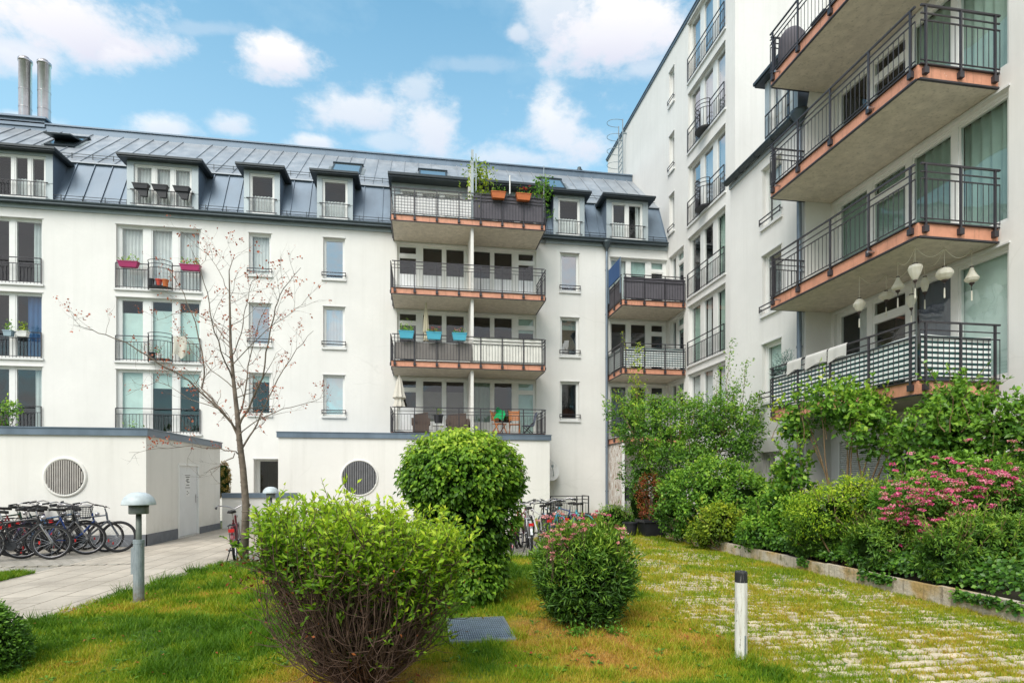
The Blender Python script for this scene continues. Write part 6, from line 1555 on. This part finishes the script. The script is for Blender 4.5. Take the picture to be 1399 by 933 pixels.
for a, b, lab in ((671, 690.5, 'orange flower box on the roof terrace railing beside the climbing plant'), (705, 725, 'orange flower box with red geraniums on the roof terrace railing')):
    x0, x1 = gx(a, yb), gx(b, yb); box_pl('flower_box', lab, (x0 + x1) / 2, yb, FL[4] + .80, x1 - x0, .22, .2, ora, 'lf_mid', 50, .3, 'orange boxes on the roof terrace', 'fl_red' if a > 700 else None)
def tallplant(name, label, x, y, z, h, w, n, mat, L=.13):
    t = thing(name, label, 'potted plant', (x, y, z)); MB().lathe([(0, 0), (.14, 0), (.18, .3), (.2, .3), (.2, .34), (.15, .34), (0, .3)], 16, (x, y, z)).build('pot', M['black'], t)
    m = MB()
    for k in range(7): m.tube([(x, y, z + .3), (x + R.gauss(0, w * .5), y + R.gauss(0, .1), z + h * R.uniform(.6, 1))], [.012, .005], 4, False)
    m.build('stems', M['stemb'], t); P = np.array([(x + R.gauss(0, w * .55), y + R.gauss(0, w * .4), z + .35 + (h - .3) * R.random() ** .8) for _ in range(n)]); D, N = orient(np.tile([0, 0, .6], (n, 1)) + NR.normal(size=(n, 3)) * .5, .7, .2, .5); leaf_obj('foliage', P, D, N, NR.uniform(.6, 1.2, n) * L, L * .42, np.clip(NR.normal(.55, .2, n), 0, 1), M[mat], t); return t
tallplant('terrace_plant', 'tall leafy climbing plant beside the roof terrace partition', gx(655, 22.1), 22.1, FL[4], 2.35, .5, 520, 'lf_yel', .17)
tallplant('terrace_plant', 'tall leafy plant at the right corner of the roof terrace', gx(741, 22.0), 22.0, FL[4], 1.95, .34, 340, 'lf_mid', .17)
P_ = thing('plant_stake', 'slim white pole standing between the orange boxes on the roof terrace', 'pole', (gx(696.6, 22), 22, FL[4])); MB().tube([(gx(696.6, 22), 22, FL[4]), (gx(696.6, 22), 22, FL[4] + 2.0)], .025, 8).build('stake', M['frame'], P_); MB().tube([(gx(696.6, 22), 22, FL[4] + 1.2), (gx(696.6, 22), 22, FL[4] + 1.26)], .05, 8).build('clip', M['black'], P_)
P_ = thing('plant_stake', 'thin grey pole at the right corner of the roof terrace', 'pole', (gx(743, 21.9), 21.9, FL[4])); MB().tube([(gx(743, 21.9), 21.9, FL[4]), (gx(743, 21.9), 21.9, FL[4] + 2.45)], .014, 8).build('stake', M['galv'], P_); MB().tube([(gx(743, 21.9), 21.9, FL[4] + .6), (gx(743, 21.9), 21.9, FL[4] + .64)], .03, 8).build('clip', M['black'], P_)
def parasol(label, x, y, z, h, r, mat, z1=.9):
    t = thing('closed_parasol', label, 'parasol', (x, y, z)); m = MB(); m.tube([(x, y, z), (x, y, z + h)], .022, 8); m.build('pole', M['frame'], t)
    m = MB(); n = 16
    prof = [(.03, h - .02), (r * .45, h - .25), (r * .8, h - .7), (r, z1 + .35), (r * .62, z1 + .28), (r * .9, z1), (r * .5, z1)]
    i0 = 0
    for rr, zz_ in prof:
        for k in range(n): a = 2 * math.pi * k / n; q = rr * (1 + .28 * (k % 2) - .14); m.v.append((x + q * math.cos(a), y + q * math.sin(a), z + zz_))
    for j in range(len(prof) - 1):
        for k in range(n): m.f.append((j * n + k, j * n + (k + 1) % n, (j + 1) * n + (k + 1) % n, (j + 1) * n + k)); m.m.append(0)
    m.build('canopy', mat, t); m = MB().lathe([(0, 0), (.2, 0), (.2, .06), (.03, .08)], 18, (x, y, z)); m.build('base', M['galv'], t); return t
parasol('closed cream parasol on the second balcony among the turquoise tubs', gx(582, 22.3), 22.3, FL[2], 2.45, .11, cloth('cream canopy', (.66, .60, .44), .2), .95)
parasol('closed white parasol at the left end of the lowest terrace', gx(545.5, 22.0), 22.0, FL[1] + .05, 2.2, .24, cloth('white canopy', (.78, .74, .66), .2), 1.0)
def armchair(label, x, y, z, w, rz=0):
    t = thing('wicker_chair', label, 'chair', (x, y, z), rz, 'wicker chairs on the terrace'); m = MB().box(-w / 2, -.35, .08, w / 2, .35, .36); m.build('seat', wick, t); MB().hexa([(-w / 2, .28, .36), (w / 2, .28, .36), (w / 2, .36, .36), (-w / 2, .36, .36), (-w / 2 + .03, .34, .82), (w / 2 - .03, .34, .9), (w / 2 - .03, .42, .9), (-w / 2 + .03, .42, .82)]).build('backrest', wick, t)
    for s in (-1, 1): MB().box(s * w / 2 - .05, -.35, .361, s * w / 2 + .05, .279, .60).build('armrest', wick, t)
    for sx in (-1, 1):
        for sy in (-1, 1): MB().box(sx * (w / 2 - .06) - .025, sy * .3 - .025, 0, sx * (w / 2 - .06) + .025, sy * .3 + .025, .08).build('leg', wick, t)
armchair('low brown wicker chair near the closed parasol on the lowest terrace', gx(575, 22.4), 22.4, FL[1] + .05, .62); armchair('high backed brown wicker chair beside the partition on the lowest terrace', gx(625, 22.4), 22.4, FL[1] + .05, .8)
def folding(label, x, y, z, rz):
    t = thing('folding_chair', label, 'chair', (x, y, z), rz, 'folding wooden chairs on the terrace'); m = MB()
    for k in range(5): m.box(-.2, -.2 + k * .085, .43, .2, -.13 + k * .085, .45)
    m.build('seat', wood, t); m = MB()
    for k in range(5): m.box(-.2, .24 + k * .012, .58 + k * .075, .2, .26 + k * .012, .64 + k * .075)
    m.build('backrest', wood, t)
    for s in (-.21, .21): MB().bar((s, -.25, 0), (s, .30, .98), .03).build('leg', wood, t); MB().bar((s * .92, .28, 0), (s * .92, -.18, .44), .03).build('leg', wood, t)
folding('orange wooden folding chair draped with green cloth on the lowest terrace', gx(682, 22.3), 22.3, FL[1] + .05, .6); folding('orange wooden folding chair facing the door on the lowest terrace', gx(703, 22.5), 22.5, FL[1] + .05, 2.9)
gcl = MB(); x0 = gx(682, 22.2); gcl.sheet(lambda s, t: (x0 - .16 + .36 * s + .05 * math.sin(t * 5), 22.15 + .14 * math.sin(t * 3.1 + s * 2) + .08 * t, FL[1] + 1.08 - .42 * t + .06 * math.sin(s * 5)), 8, 8); gco = gcl.build('green_cloth', cloth('green cloth', (.02, .42, .14), .2), None, True); tag(gco, 'bright green cloth hanging over the wooden folding chair', 'cloth')
tallplant('terrace_pot', 'small green pot plant on the lowest terrace left of the partition', gx(599, 22.2), 22.2, FL[1] + .45, .55, .12, 40, 'lf_pot', .07)
st_ = thing('side_stand', 'white stand carrying the small green pot plant', 'stand', (gx(599, 22.2), 22.2, FL[1])); x = gx(599, 22.2); MB().box(x - .22, 22.0, FL[1] + .36, x + .22, 22.4, FL[1] + .445).build('top', whp, st_); 
for sx in (-.18, .18): MB().box(x + sx - .02, 22.05, FL[1] + .05, x + sx + .02, 22.35, FL[1] + .36).build('leg', whp, st_)
# a dark folded garden chair
fc = thing('dark_chair', 'dark folding garden chair at the right end of the lowest terrace', 'chair', (gx(722, 22.3), 22.3, FL[1])); x = gx(722, 22.3); m = MB().hexa([(x - .22, 22.2, FL[1] + .42), (x + .22, 22.2, FL[1] + .42), (x + .22, 22.6, FL[1] + .42), (x - .22, 22.6, FL[1] + .42), (x - .22, 22.2, FL[1] + .45), (x + .22, 22.2, FL[1] + .45), (x + .22, 22.6, FL[1] + .45), (x - .22, 22.6, FL[1] + .45)]); m.build('seat', M['greyc'], fc)
MB().hexa([(x + .2, 22.2, FL[1] + .45), (x + .23, 22.2, FL[1] + .45), (x + .23, 22.6, FL[1] + .45), (x + .2, 22.6, FL[1] + .45), (x + .32, 22.2, FL[1] + .98), (x + .35, 22.2, FL[1] + .98), (x + .35, 22.6, FL[1] + .98), (x + .32, 22.6, FL[1] + .98)]).build('backrest', M['greyc'], fc)
for sy in (22.22, 22.58): MB().bar((x - .24, sy, FL[1] + .05), (x + .24, sy, FL[1] + .6), .028).build('leg', M['rail'], fc); MB().bar((x + .24, sy, FL[1] + .05), (x - .2, sy, FL[1] + .45), .028).build('leg', M['rail'], fc)
# window boxes
yw = FY - .2
for a, b, lab in ((162, 189.5, 'magenta flower box on the left railing of the upper triple window'), (246.5, 274, 'magenta flower box on the right railing of the upper triple window')):
    x0, x1 = gx(a, yw), gx(b, yw); box_pl('window_box', lab, (x0 + x1) / 2, yw, TOPS[2] - 2.44 + .74, x1 - x0, .19, .2, mag, 'lf_pot', 46, .26, 'magenta boxes on the window railing', L=.12)
def pot(label, x, y, z, r, h, mat, plant=True):
    t = thing('flower_pot', label, 'flower pot', (x, y, z)); MB().lathe([(0, 0), (r * .72, 0), (r, h * .85), (r * 1.1, h * .85), (r * 1.1, h), (r * .9, h), (r * .8, h * .7), (0, h * .7)], 16, (x, y, z)).build('pot', mat, t)
    if plant: P = np.array([(x + R.gauss(0, r * .6), y + R.gauss(0, r * .6), z + h + abs(R.gauss(0, h * .6))) for _ in range(22)]); D, N = orient(np.tile([0, 0, 1.], (22, 1)), .7, 0, .7); leaf_obj('plant', P, D, N, .08, .03, NR.random(22), M['lf_mid'], t)
zt_ = TOPS[2] - 2.44 + .05
for px, lab, mt in ((206.5, 'black flower pot on the bowed window tray, left of the red ones', M['black']), (217, 'red flower pot in the middle of the bowed window tray', redp), (226, 'small orange red flower pot at the right of the bowed window tray', ora)): pot(lab, gx(px, FY - .3), FY - .3, zt_, .11, .26, mt, False)
zt_ = TOPS[1] - 2.44 + .05; pot('dark pot with red flowers on the lower bowed window tray', gx(207.5, FY - .3), FY - .3, zt_, .12, .24, M['black']); pot('pale small pot on the lower bowed window tray', gx(217, FY - .3), FY - .3, zt_, .1, .2, whp)
for a, b, lab, n in ((6, 18, 'blue grey planter with green plant on the left french railing', 40), (24.5, 38.5, 'white planter with yellow green plant on the left french railing', 70)):
    x0, x1 = gx(a, yw), gx(b, yw); box_pl('window_box', lab, (x0 + x1) / 2, yw, TOPS[1] - 2.44 + .74, x1 - x0, .18, .2, whp if n == 70 else simple('blue grey plastic', (.3, .4, .46), .5), 'lf_yel' if n == 70 else 'lf_mid', n, .34, L=.1)
tw = MB(); x0, x1 = gx(236, yw), gx(254, yw); zt_ = TOPS[1] - 2.44
tw.sheet(lambda s, t: (x0 + (x1 - x0) * s + .02 * math.sin(t * 4), FY - .16 - .05 * math.sin(s * 9 + t) * t, zt_ + .985 - .78 * t * (1 - .12 * math.sin(s * 7))), 16, 8); two = tw.build('hanging_towel', cloth('pale towel', (.72, .69, .60), .2), None, True); tag(two, 'pale beige towel hanging over the middle triple window railing', 'towel')
for a, b, lab in ((182, 203.5, 'black window box on the dormer railing, left one of three'), (208.5, 229.5, 'black window box on the dormer railing, middle one of three'), (237.5, 259.5, 'black window box on the dormer railing, right one of three')):
    y = DY - .17; x0, x1 = gx(a, y), gx(b, y); t = box_pl('window_box', lab, (x0 + x1) / 2, y, 12.58, x1 - x0, .16, .2, M['black'], n=0, group='black boxes on the dormer railing'); MB().hexa([((x0 + x1) / 2 - .12 + .1, y - .02, 12.32), ((x0 + x1) / 2 + .2, y - .02, 12.32), ((x0 + x1) / 2 + .2, y + .08, 12.32), ((x0 + x1) / 2 - .02, y + .08, 12.32), (x0 + .1, y - .03, 12.575), (x1 - .05, y - .03, 12.575), (x1 - .05, y + .08, 12.575), (x0 + .1, y + .08, 12.575)]).build('bracket', M['black'], t)
# blue side panel and white ties on the top corner balcony
bp = thing('blue_side_panel', 'blue privacy panel at the side of the top corner balcony', 'panel', (CX0, 22.5, FL[3])); m = MB(); m.hexa([(CX0 - .09, 21.85, FL[3] + .98), (CX0 - .06, 21.85, FL[3] + .98), (CX0 - .06, 23.2, FL[3] + .98), (CX0 - .09, 23.2, FL[3] + .98), (CX0 - .09, 21.85, FL[3] + 1.72), (CX0 - .06, 21.85, FL[3] + 1.72), (CX0 - .06, 23.2, FL[3] + 1.72), (CX0 - .09, 23.2, FL[3] + 1.72)]); m.build('panel', cloth('blue canvas', (.08, .15, .32), .2), bp); MB().bar((CX0 - .075, 23.25, FL[3] + .3), (CX0 - .075, 23.25, FL[3] + 1.75), .05).build('post', M['zincd'], bp); MB().bar((CX0 - .075, 21.8, FL[3] + .3), (CX0 - .075, 21.8, FL[3] + 1.75), .04).build('post', M['zincd'], bp)
# things on the near wing's balconies
towm = cloth('white towel', (.78, .76, .72), .2)
for (a, b, lab) in ((1076, 1095, 'small white towel hung over the striped balcony railing, far left one'), (1101, 1130, 'white towel with beige border on the striped balcony railing, middle one'), (1132, 1157, 'white towel on the striped balcony railing, right one of three')):
    xo = BXo - .075; y0, y1 = gy(a, xo), gy(b, xo); m = MB()
    m.sheet(lambda s, t: (xo + .02 - .035 * min(1, t * 8) - .012 * math.sin(s * 11 + t * 2) * t, y0 + (y1 - y0) * s, FL[1] - .04 + 1.055 - .33 * t * (1 - .25 * abs(math.sin(s * 2.4)) * t)), 18, 9); o = m.build('towel', towm, None, True); tag(o, lab, 'towel', 'towels on the striped balcony')
c = Vector((BXo + .25, gy(1073, BXo + .25), FL[1])); t = thing('spruce_pot', 'blue green potted conifer at the far end of the striped balcony', 'potted plant', c)
MB().lathe([(0, 0), (.13, 0), (.17, .3), (.15, .3), (0, .28)], 16, c).build('pot', M['black'], t); P, O, T = clumps([((c.x, c.y, c.z + 1.0), (.34, .34, .36), 1)], 60, .08, 22, None, .5, .8); D, N = orient(O, .8, 0, .7); leaf_obj('foliage', P, D, N, .08, .014, T, M['lf_spruce'], t); MB().tube([(c.x, c.y, c.z + .2), (c.x, c.y, c.z + 1.1)], .015, 6).build('trunk', M['bark'], t)
f4 = FL[4] - .04
xg = BXo + .4; t = thing('covered_barbecue', 'dark covered barrel at the far end of the topmost right balcony', 'grill', (xg, gy(1082, xg), f4)); q = Vector((xg, gy(1082, xg), f4)); MB().lathe([(.2, 0), (.3, .1), (.32, .5), (.3, .85), (.2, 1.0), (0, 1.05)], 18, q).build('cover', M['scr_grey'], t, True); MB().lathe([(.0, 0), (.33, .0), (.33, .05), (.3, .06)], 18, q).build('foot', M['black'], t)
xg = BXo + .45; q = Vector((xg, gy(1128, xg), f4)); t = thing('garden_chair', 'dark folding chair on the topmost right balcony', 'chair', q); m = MB().box(q.x - .22, q.y - .22, f4 + .42, q.x + .22, q.y + .22, f4 + .46); m.build('seat', M['black'], t); MB().hexa([(q.x + .2, q.y - .22, f4 + .46), (q.x + .24, q.y - .22, f4 + .46), (q.x + .24, q.y + .22, f4 + .46), (q.x + .2, q.y + .22, f4 + .46), (q.x + .3, q.y - .22, f4 + 1.), (q.x + .34, q.y - .22, f4 + 1.), (q.x + .34, q.y + .22, f4 + 1.), (q.x + .3, q.y + .22, f4 + 1.)]).build('backrest', M['black'], t)
for sy in (-.2, .2): MB().bar((q.x - .25, q.y + sy, f4), (q.x + .25, q.y + sy, f4 + .7), .03).build('leg', M['black'], t); MB().bar((q.x + .25, q.y + sy, f4), (q.x - .22, q.y + sy, f4 + .44), .03).build('leg', M['black'], t)

# paper lanterns under the second balcony of the wing
m, nt, out = new_mat('lantern silk'); p = nd(nt, 'ShaderNodeBsdfPrincipled'); v = coords(nt); c = ramp(nt, noise(nt, v, 9, 3), [(.3, (.86, .82, .70)), (.7, (.92, .90, .82))]); nt.links.new(c, p.inputs['Base Color']); p.inputs['Roughness'].default_value = .6; tl = nd(nt, 'ShaderNodeBsdfTranslucent'); nt.links.new(c, tl.inputs[0]); mx = nd(nt, 'ShaderNodeMixShader'); mx.inputs[0].default_value = .4; nt.links.new(p.outputs[0], mx.inputs[1]); nt.links.new(tl.outputs[0], mx.inputs[2]); nt.links.new(mx.outputs[0], out.inputs['Surface']); M['silk'] = m
SOF = FL[2] - .04 - .26
shapes = {'diamond': [(.25, .5), (.55, .42), (1, .08), (.9, -.05), (.45, -.42), (.25, -.5)], 'flat': [(.2, .5), (.5, .42), (.95, .05), (1, -.1), (.6, -.4), (.22, -.5)], 'pear': [(.22, .5), (.35, .3), (.7, -.02), (1, -.22), (.85, -.38), (.3, -.5)], 'top': [(.35, .5), (.85, .42), (1, .25), (.75, -.1), (.4, -.42), (.25, -.5)], 'slim': [(.4, .5), (.75, .3), (1, .08), (.8, -.22), (.45, -.5)], 'round': [(.25, .5), (.7, .38), (1, .1), (1, -.1), (.7, -.38), (.3, -.5)]}
hooks = []
for (hp, hy, cy, sh, r, hh, lab) in ((1174, 377.5, 417, 'diamond', .145, .28, 'cream diamond shaped lantern hanging at the far left of the lanterns'), (1210.7, 375.7, 404, 'flat', .17, .19, 'cream flat wide lantern, second from the left'), (1226.6, 357.8, 388, 'pear', .135, .27, 'cream pear shaped lantern, third from the left'), (1245, 362, 412, 'top', .12, .27, 'cream lantern with broad top hanging lowest in front of the grey curtain'), (1250.3, 338, 372, 'top', .14, .31, 'cream lantern with broad top at the balcony corner, largest one'), (1263.5, 359.9, 389, 'slim', .088, .31, 'slim yellowish lozenge shaped lantern'), (1290.4, 339.3, 374, 'round', .165, .24, 'round cream lantern, second from the right'), (1327.6, 341.4, 376, 'pear', .14, .30, 'cream pear shaped lantern at the far right')):
    zc = (SOF - EYE) * F / (HY - hy); h = dep(hp, hy, zc); h.z = SOF; hooks.append(h.copy()); cz = EYE + (HY - cy) / F * zc
    r *= .80; hh *= .92
    t = thing('paper_lantern', lab, 'lantern', h, None, 'lanterns hanging under the balcony'); n = 20; m = MB(); pr = shapes[sh]
    fine = []
    for (a, b), (a2, b2_) in zip(pr[:-1], pr[1:]):
        for k in range(3): fine.append((a + (a2 - a) * k / 3, b + (b2_ - b) * k / 3))
    fine.append(pr[-1])
    for a, b in fine:
        for k in range(n): q = a * r * (1 + .05 * (k % 2)); an = 2 * math.pi * k / n; m.v.append((h.x + q * math.cos(an), h.y + q * math.sin(an), cz + b * hh))
    for j in range(len(fine) - 1):
        for k in range(n): m.f.append((j * n + k, j * n + (k + 1) % n, (j + 1) * n + (k + 1) % n, (j + 1) * n + k)); m.m.append(0)
    m.build('shade', M['silk'], t); m = MB(); m.lathe([(0, 0), (pr[-1][0] * r + .008, 0), (pr[-1][0] * r + .008, -.02), (.012, -.05), (.012, -.07), (0, -.07)], 12, (h.x, h.y, cz - hh / 2)); m.lathe([(0, .02), (pr[0][0] * r + .006, .02), (pr[0][0] * r + .006, 0)], 12, (h.x, h.y, cz + hh / 2)); m.build('cap', simple('lantern cap', (.05, .03, .025), .5), t)
    m = MB(); m.tube([(h.x, h.y, cz - hh / 2 - .07), (h.x, h.y, cz - hh / 2 - .17)], .006, 5); m.build('cord', M['black'], t); m = MB(); m.tube([(h.x, h.y, cz - hh / 2 - .15), (h.x, h.y, cz - hh / 2 - .33)], [.011, .014], 6); m.build('tassel', M['silk'], t); MB().tube([(h.x, h.y, cz + hh / 2), h], .005, 5).build('string', M['silk'], t)
m = MB()
for i, j in ((0, 1), (1, 3), (3, 4), (4, 6), (6, 7), (2, 4), (5, 6)):
    a, b = hooks[i], hooks[j]; m.tube([a.lerp(b, k / 10) - Vector((0, 0, .005 + .16 * math.sin(math.pi * k / 10))) for k in range(11)], .006, 5, False)
o = m.build('light_cable', M['silk']); tag(o, 'thin pale cable looping between the hanging lanterns', 'cable')

n = 16000; cx = NR.uniform(-34, 16, 150); cz = NR.uniform(1.5, 8.5, 150) * (.6 + .4 * vnoise(cx, cx * 0, .25, 81)); cy = -17 + NR.normal(0, 1.6, 150); k = NR.integers(0, 150, n)
P = np.stack([cx[k], cy[k], cz[k]], 1) + nrm(NR.normal(size=(n, 3))) * NR.random((n, 1)) ** .4 * 1.5; P[:, 2] = np.maximum(P[:, 2], .1); O = nrm(NR.normal(size=(n, 3)) + np.array([0, .6, .4]))
o = leaf_obj('tree_belt', P, O, nrm(NR.normal(size=(n, 3))), .5, .32, NR.random(n), M['lf_mid']); tag(o, 'dense belt of trees behind the viewer mirrored in the window panes', 'trees', kind='stuff')
# ================================================================== sky, sun, camera
SUN_EL, SUN_AZ = math.radians(48), math.radians(214)      # azimuth clockwise from +Y: behind the camera, a little left
w = bpy.data.worlds.new('World'); SC.world = w; w.use_nodes = True; nt = w.node_tree; nt.nodes.clear()
out = nd(nt, 'ShaderNodeOutputWorld'); bg = nd(nt, 'ShaderNodeBackground'); bg.inputs['Strength'].default_value = .2; nt.links.new(bg.outputs[0], out.inputs['Surface'])
sky = nd(nt, 'ShaderNodeTexSky', sky_type='NISHITA', sun_disc=False); sky.sun_elevation = SUN_EL; sky.sun_rotation = SUN_AZ; sky.air_density = 1.0; sky.dust_density = .4; sky.ozone_density = 1.0
tc = nd(nt, 'ShaderNodeTexCoord'); dirv = tc.outputs['Generated']
def vm(op, a, b=None):
    n = nd(nt, 'ShaderNodeVectorMath', operation=op)
    for k, v in ((0, a), (1, b)):
        if v is None: continue
        if isinstance(v, bpy.types.NodeSocket): nt.links.new(v, n.inputs[k])
        else: n.inputs[k].default_value = v
    return n.outputs['Value'] if op == 'DOT_PRODUCT' else n.outputs['Vector']
def ma(op, a, b=None, c=None, clamp=False):
    n = nd(nt, 'ShaderNodeMath', operation=op, use_clamp=clamp)
    for k, v in ((0, a), (1, b), (2, c)):
        if v is None: continue
        if isinstance(v, bpy.types.NodeSocket): nt.links.new(v, n.inputs[k])
        else: n.inputs[k].default_value = v
    return n.outputs[0]
nv = vm('NORMALIZE', dirv)
mp = nd(nt, 'ShaderNodeMapping'); mp.inputs['Scale'].default_value = (1, 1, 1.7); nt.links.new(nv, mp.inputs['Vector'])
n1 = noise(nt, mp.outputs['Vector'], 7.5, 12, .62); n2 = noise(nt, mp.outputs['Vector'], 2.3, 7, .6); n3 = noise(nt, mp.outputs['Vector'], 16, 5, .6)
blobs = [(105, 38, 118, 74, 1.), (40, 80, 70, 40, .8), (160, 70, 50, 40, 1.), (376, 86, 64, 33, 1.), (478, 158, 72, 32, .75), (592, 176, 56, 56, .8), (575, 128, 30, 26, .5), (838, 48, 94, 58, 1.), (760, 25, 60, 40, .7), (765, 190, 84, 48, .8), (318, 172, 36, 20, .65), (232, 180, 46, 20, .7), (708, 46, 22, 14, .6), (425, 197, 36, 14, .75), (20, 170, 50, 16, .5), (700, 215, 90, 22, .6), (540, 195, 60, 18, .45), (880, 95, 40, 20, .5), (640, 90, 60, 12, .18), (280, 40, 70, 12, .22)]
cov = None; shade = None
for px, py, rx, ry, op in blobs:
    c = dep(px, py, 1.0); c.z -= EYE; L = c.length; c.normalize(); r_ = Vector((CT, -ST, 0)); r_ = (r_ - c * r_.dot(c)).normalized(); u_ = r_.cross(c)
    k = F * L   # survey units to angle
    a = ma('MULTIPLY', vm('DOT_PRODUCT', nv, tuple(r_)), k / rx); b = ma('MULTIPLY', vm('DOT_PRODUCT', nv, tuple(u_)), k / ry)
    b2 = ma('MULTIPLY', b, ma('ADD', 1.0, ma('MULTIPLY', ma('LESS_THAN', b, 0.0), .35)))
    d = ma('SQRT', ma('ADD', ma('MULTIPLY', a, a), ma('MULTIPLY', b2, b2)))
    d = ma('ADD', d, ma('MULTIPLY', ma('SUBTRACT', n1, .5), 3.4)); d = ma('ADD', d, ma('MULTIPLY', ma('SUBTRACT', n3, .5), .8))
    front = ma('GREATER_THAN', vm('DOT_PRODUCT', nv, tuple(c)), .5)
    mr = nd(nt, 'ShaderNodeMapRange', interpolation_type='SMOOTHSTEP'); nt.links.new(d, mr.inputs['Value']); mr.inputs['From Min'].default_value = 1.18; mr.inputs['From Max'].default_value = .30; mr.inputs['To Min'].default_value = 0; mr.inputs['To Max'].default_value = op
    v = ma('MULTIPLY', mr.outputs[0], front); cov = v if cov is None else ma('MAXIMUM', cov, v)
    s = ma('MULTIPLY', v, ma('MULTIPLY_ADD', b, -.5, .30, True)); shade = s if shade is None else ma('MAXIMUM', shade, s)
# broken cloud over the rest of the dome
sx = nd(nt, 'ShaderNodeSeparateXYZ'); nt.links.new(nv, sx.inputs[0])
back = nd(nt, 'ShaderNodeMapRange', interpolation_type='SMOOTHSTEP'); nt.links.new(vm('DOT_PRODUCT', nv, (ST, CT, 0)), back.inputs['Value']); back.inputs['From Min'].default_value = .45; back.inputs['From Max'].default_value = .1
cl = nd(nt, 'ShaderNodeMapRange', interpolation_type='SMOOTHSTEP'); nt.links.new(n2, cl.inputs['Value']); cl.inputs['From Min'].default_value = .34; cl.inputs['From Max'].default_value = .56
cov = ma('MAXIMUM', cov, ma('MULTIPLY', cl.outputs[0], back.outputs[0])); cov = ma('MINIMUM', cov, 1.)
# thin veil
veil = nd(nt, 'ShaderNodeMapRange'); nt.links.new(n2, veil.inputs['Value']); veil.inputs['From Min'].default_value = .4; veil.inputs['From Max'].default_value = .75; veil.inputs['To Max'].default_value = .55
skc = mixc(nt, sky.outputs[0], (.82, 1.47, 1.36), 1., 'MULTIPLY')
low = nd(nt, 'ShaderNodeMapRange'); nt.links.new(sx.outputs['Z'], low.inputs['Value']); low.inputs['From Min'].default_value = .75; low.inputs['From Max'].default_value = .3; low.inputs['To Max'].default_value = .52
skc = mixc(nt, skc, (3.75, 4.8, 5.3), ma('MAXIMUM', veil.outputs[0], low.outputs[0]))
cc = mixc(nt, (5.5, 5.4, 5.4), (3.7, 3.85, 4.6), ma('MINIMUM', ma('MULTIPLY', shade, 1.6), 1.))
cc = mixc(nt, cc, (4.7, 4.8, 5.1), ramp(nt, n3, [(.4, 0.), (.65, .5)]))
gnd = ma('GREATER_THAN', sx.outputs['Z'], -.02)
fin = mixc(nt, skc, cc, cov); nt.links.new(mixc(nt, (.8, .8, .65), fin, gnd), bg.inputs['Color'])

sl = bpy.data.lights.new('sun', 'SUN'); sl.energy = 3.5; sl.angle = math.radians(40); sl.color = (1, .95, .87); so = bpy.data.objects.new('sun', sl); COL.objects.link(so)
sd_ = Vector((math.sin(SUN_AZ) * math.cos(SUN_EL), math.cos(SUN_AZ) * math.cos(SUN_EL), math.sin(SUN_EL))); so.rotation_euler = sd_.to_track_quat('Z', 'Y').to_euler(); so.location = (0, -10, 30)

cam = bpy.data.cameras.new('camera'); co = bpy.data.objects.new('camera', cam); COL.objects.link(co); SC.camera = co
co.location = (0, 0, EYE); co.rotation_euler = (math.pi / 2, 0, -TH); cam.sensor_width = 36; cam.lens = 36 * F / 1399; cam.shift_y = (HY - 466.5) / 1399; cam.clip_start = .05; cam.clip_end = 2000
SC.view_settings.view_transform = 'Standard'; SC.view_settings.look = 'None'; SC.view_settings.exposure = 0; SC.view_settings.gamma = 1
SC.cycles.max_bounces = 7; SC.cycles.transparent_max_bounces = 12; SC.cycles.diffuse_bounces = 4; SC.cycles.glossy_bounces = 3; SC.cycles.caustics_reflective = False; SC.cycles.caustics_refractive = False
SC.cycles.use_denoising = True
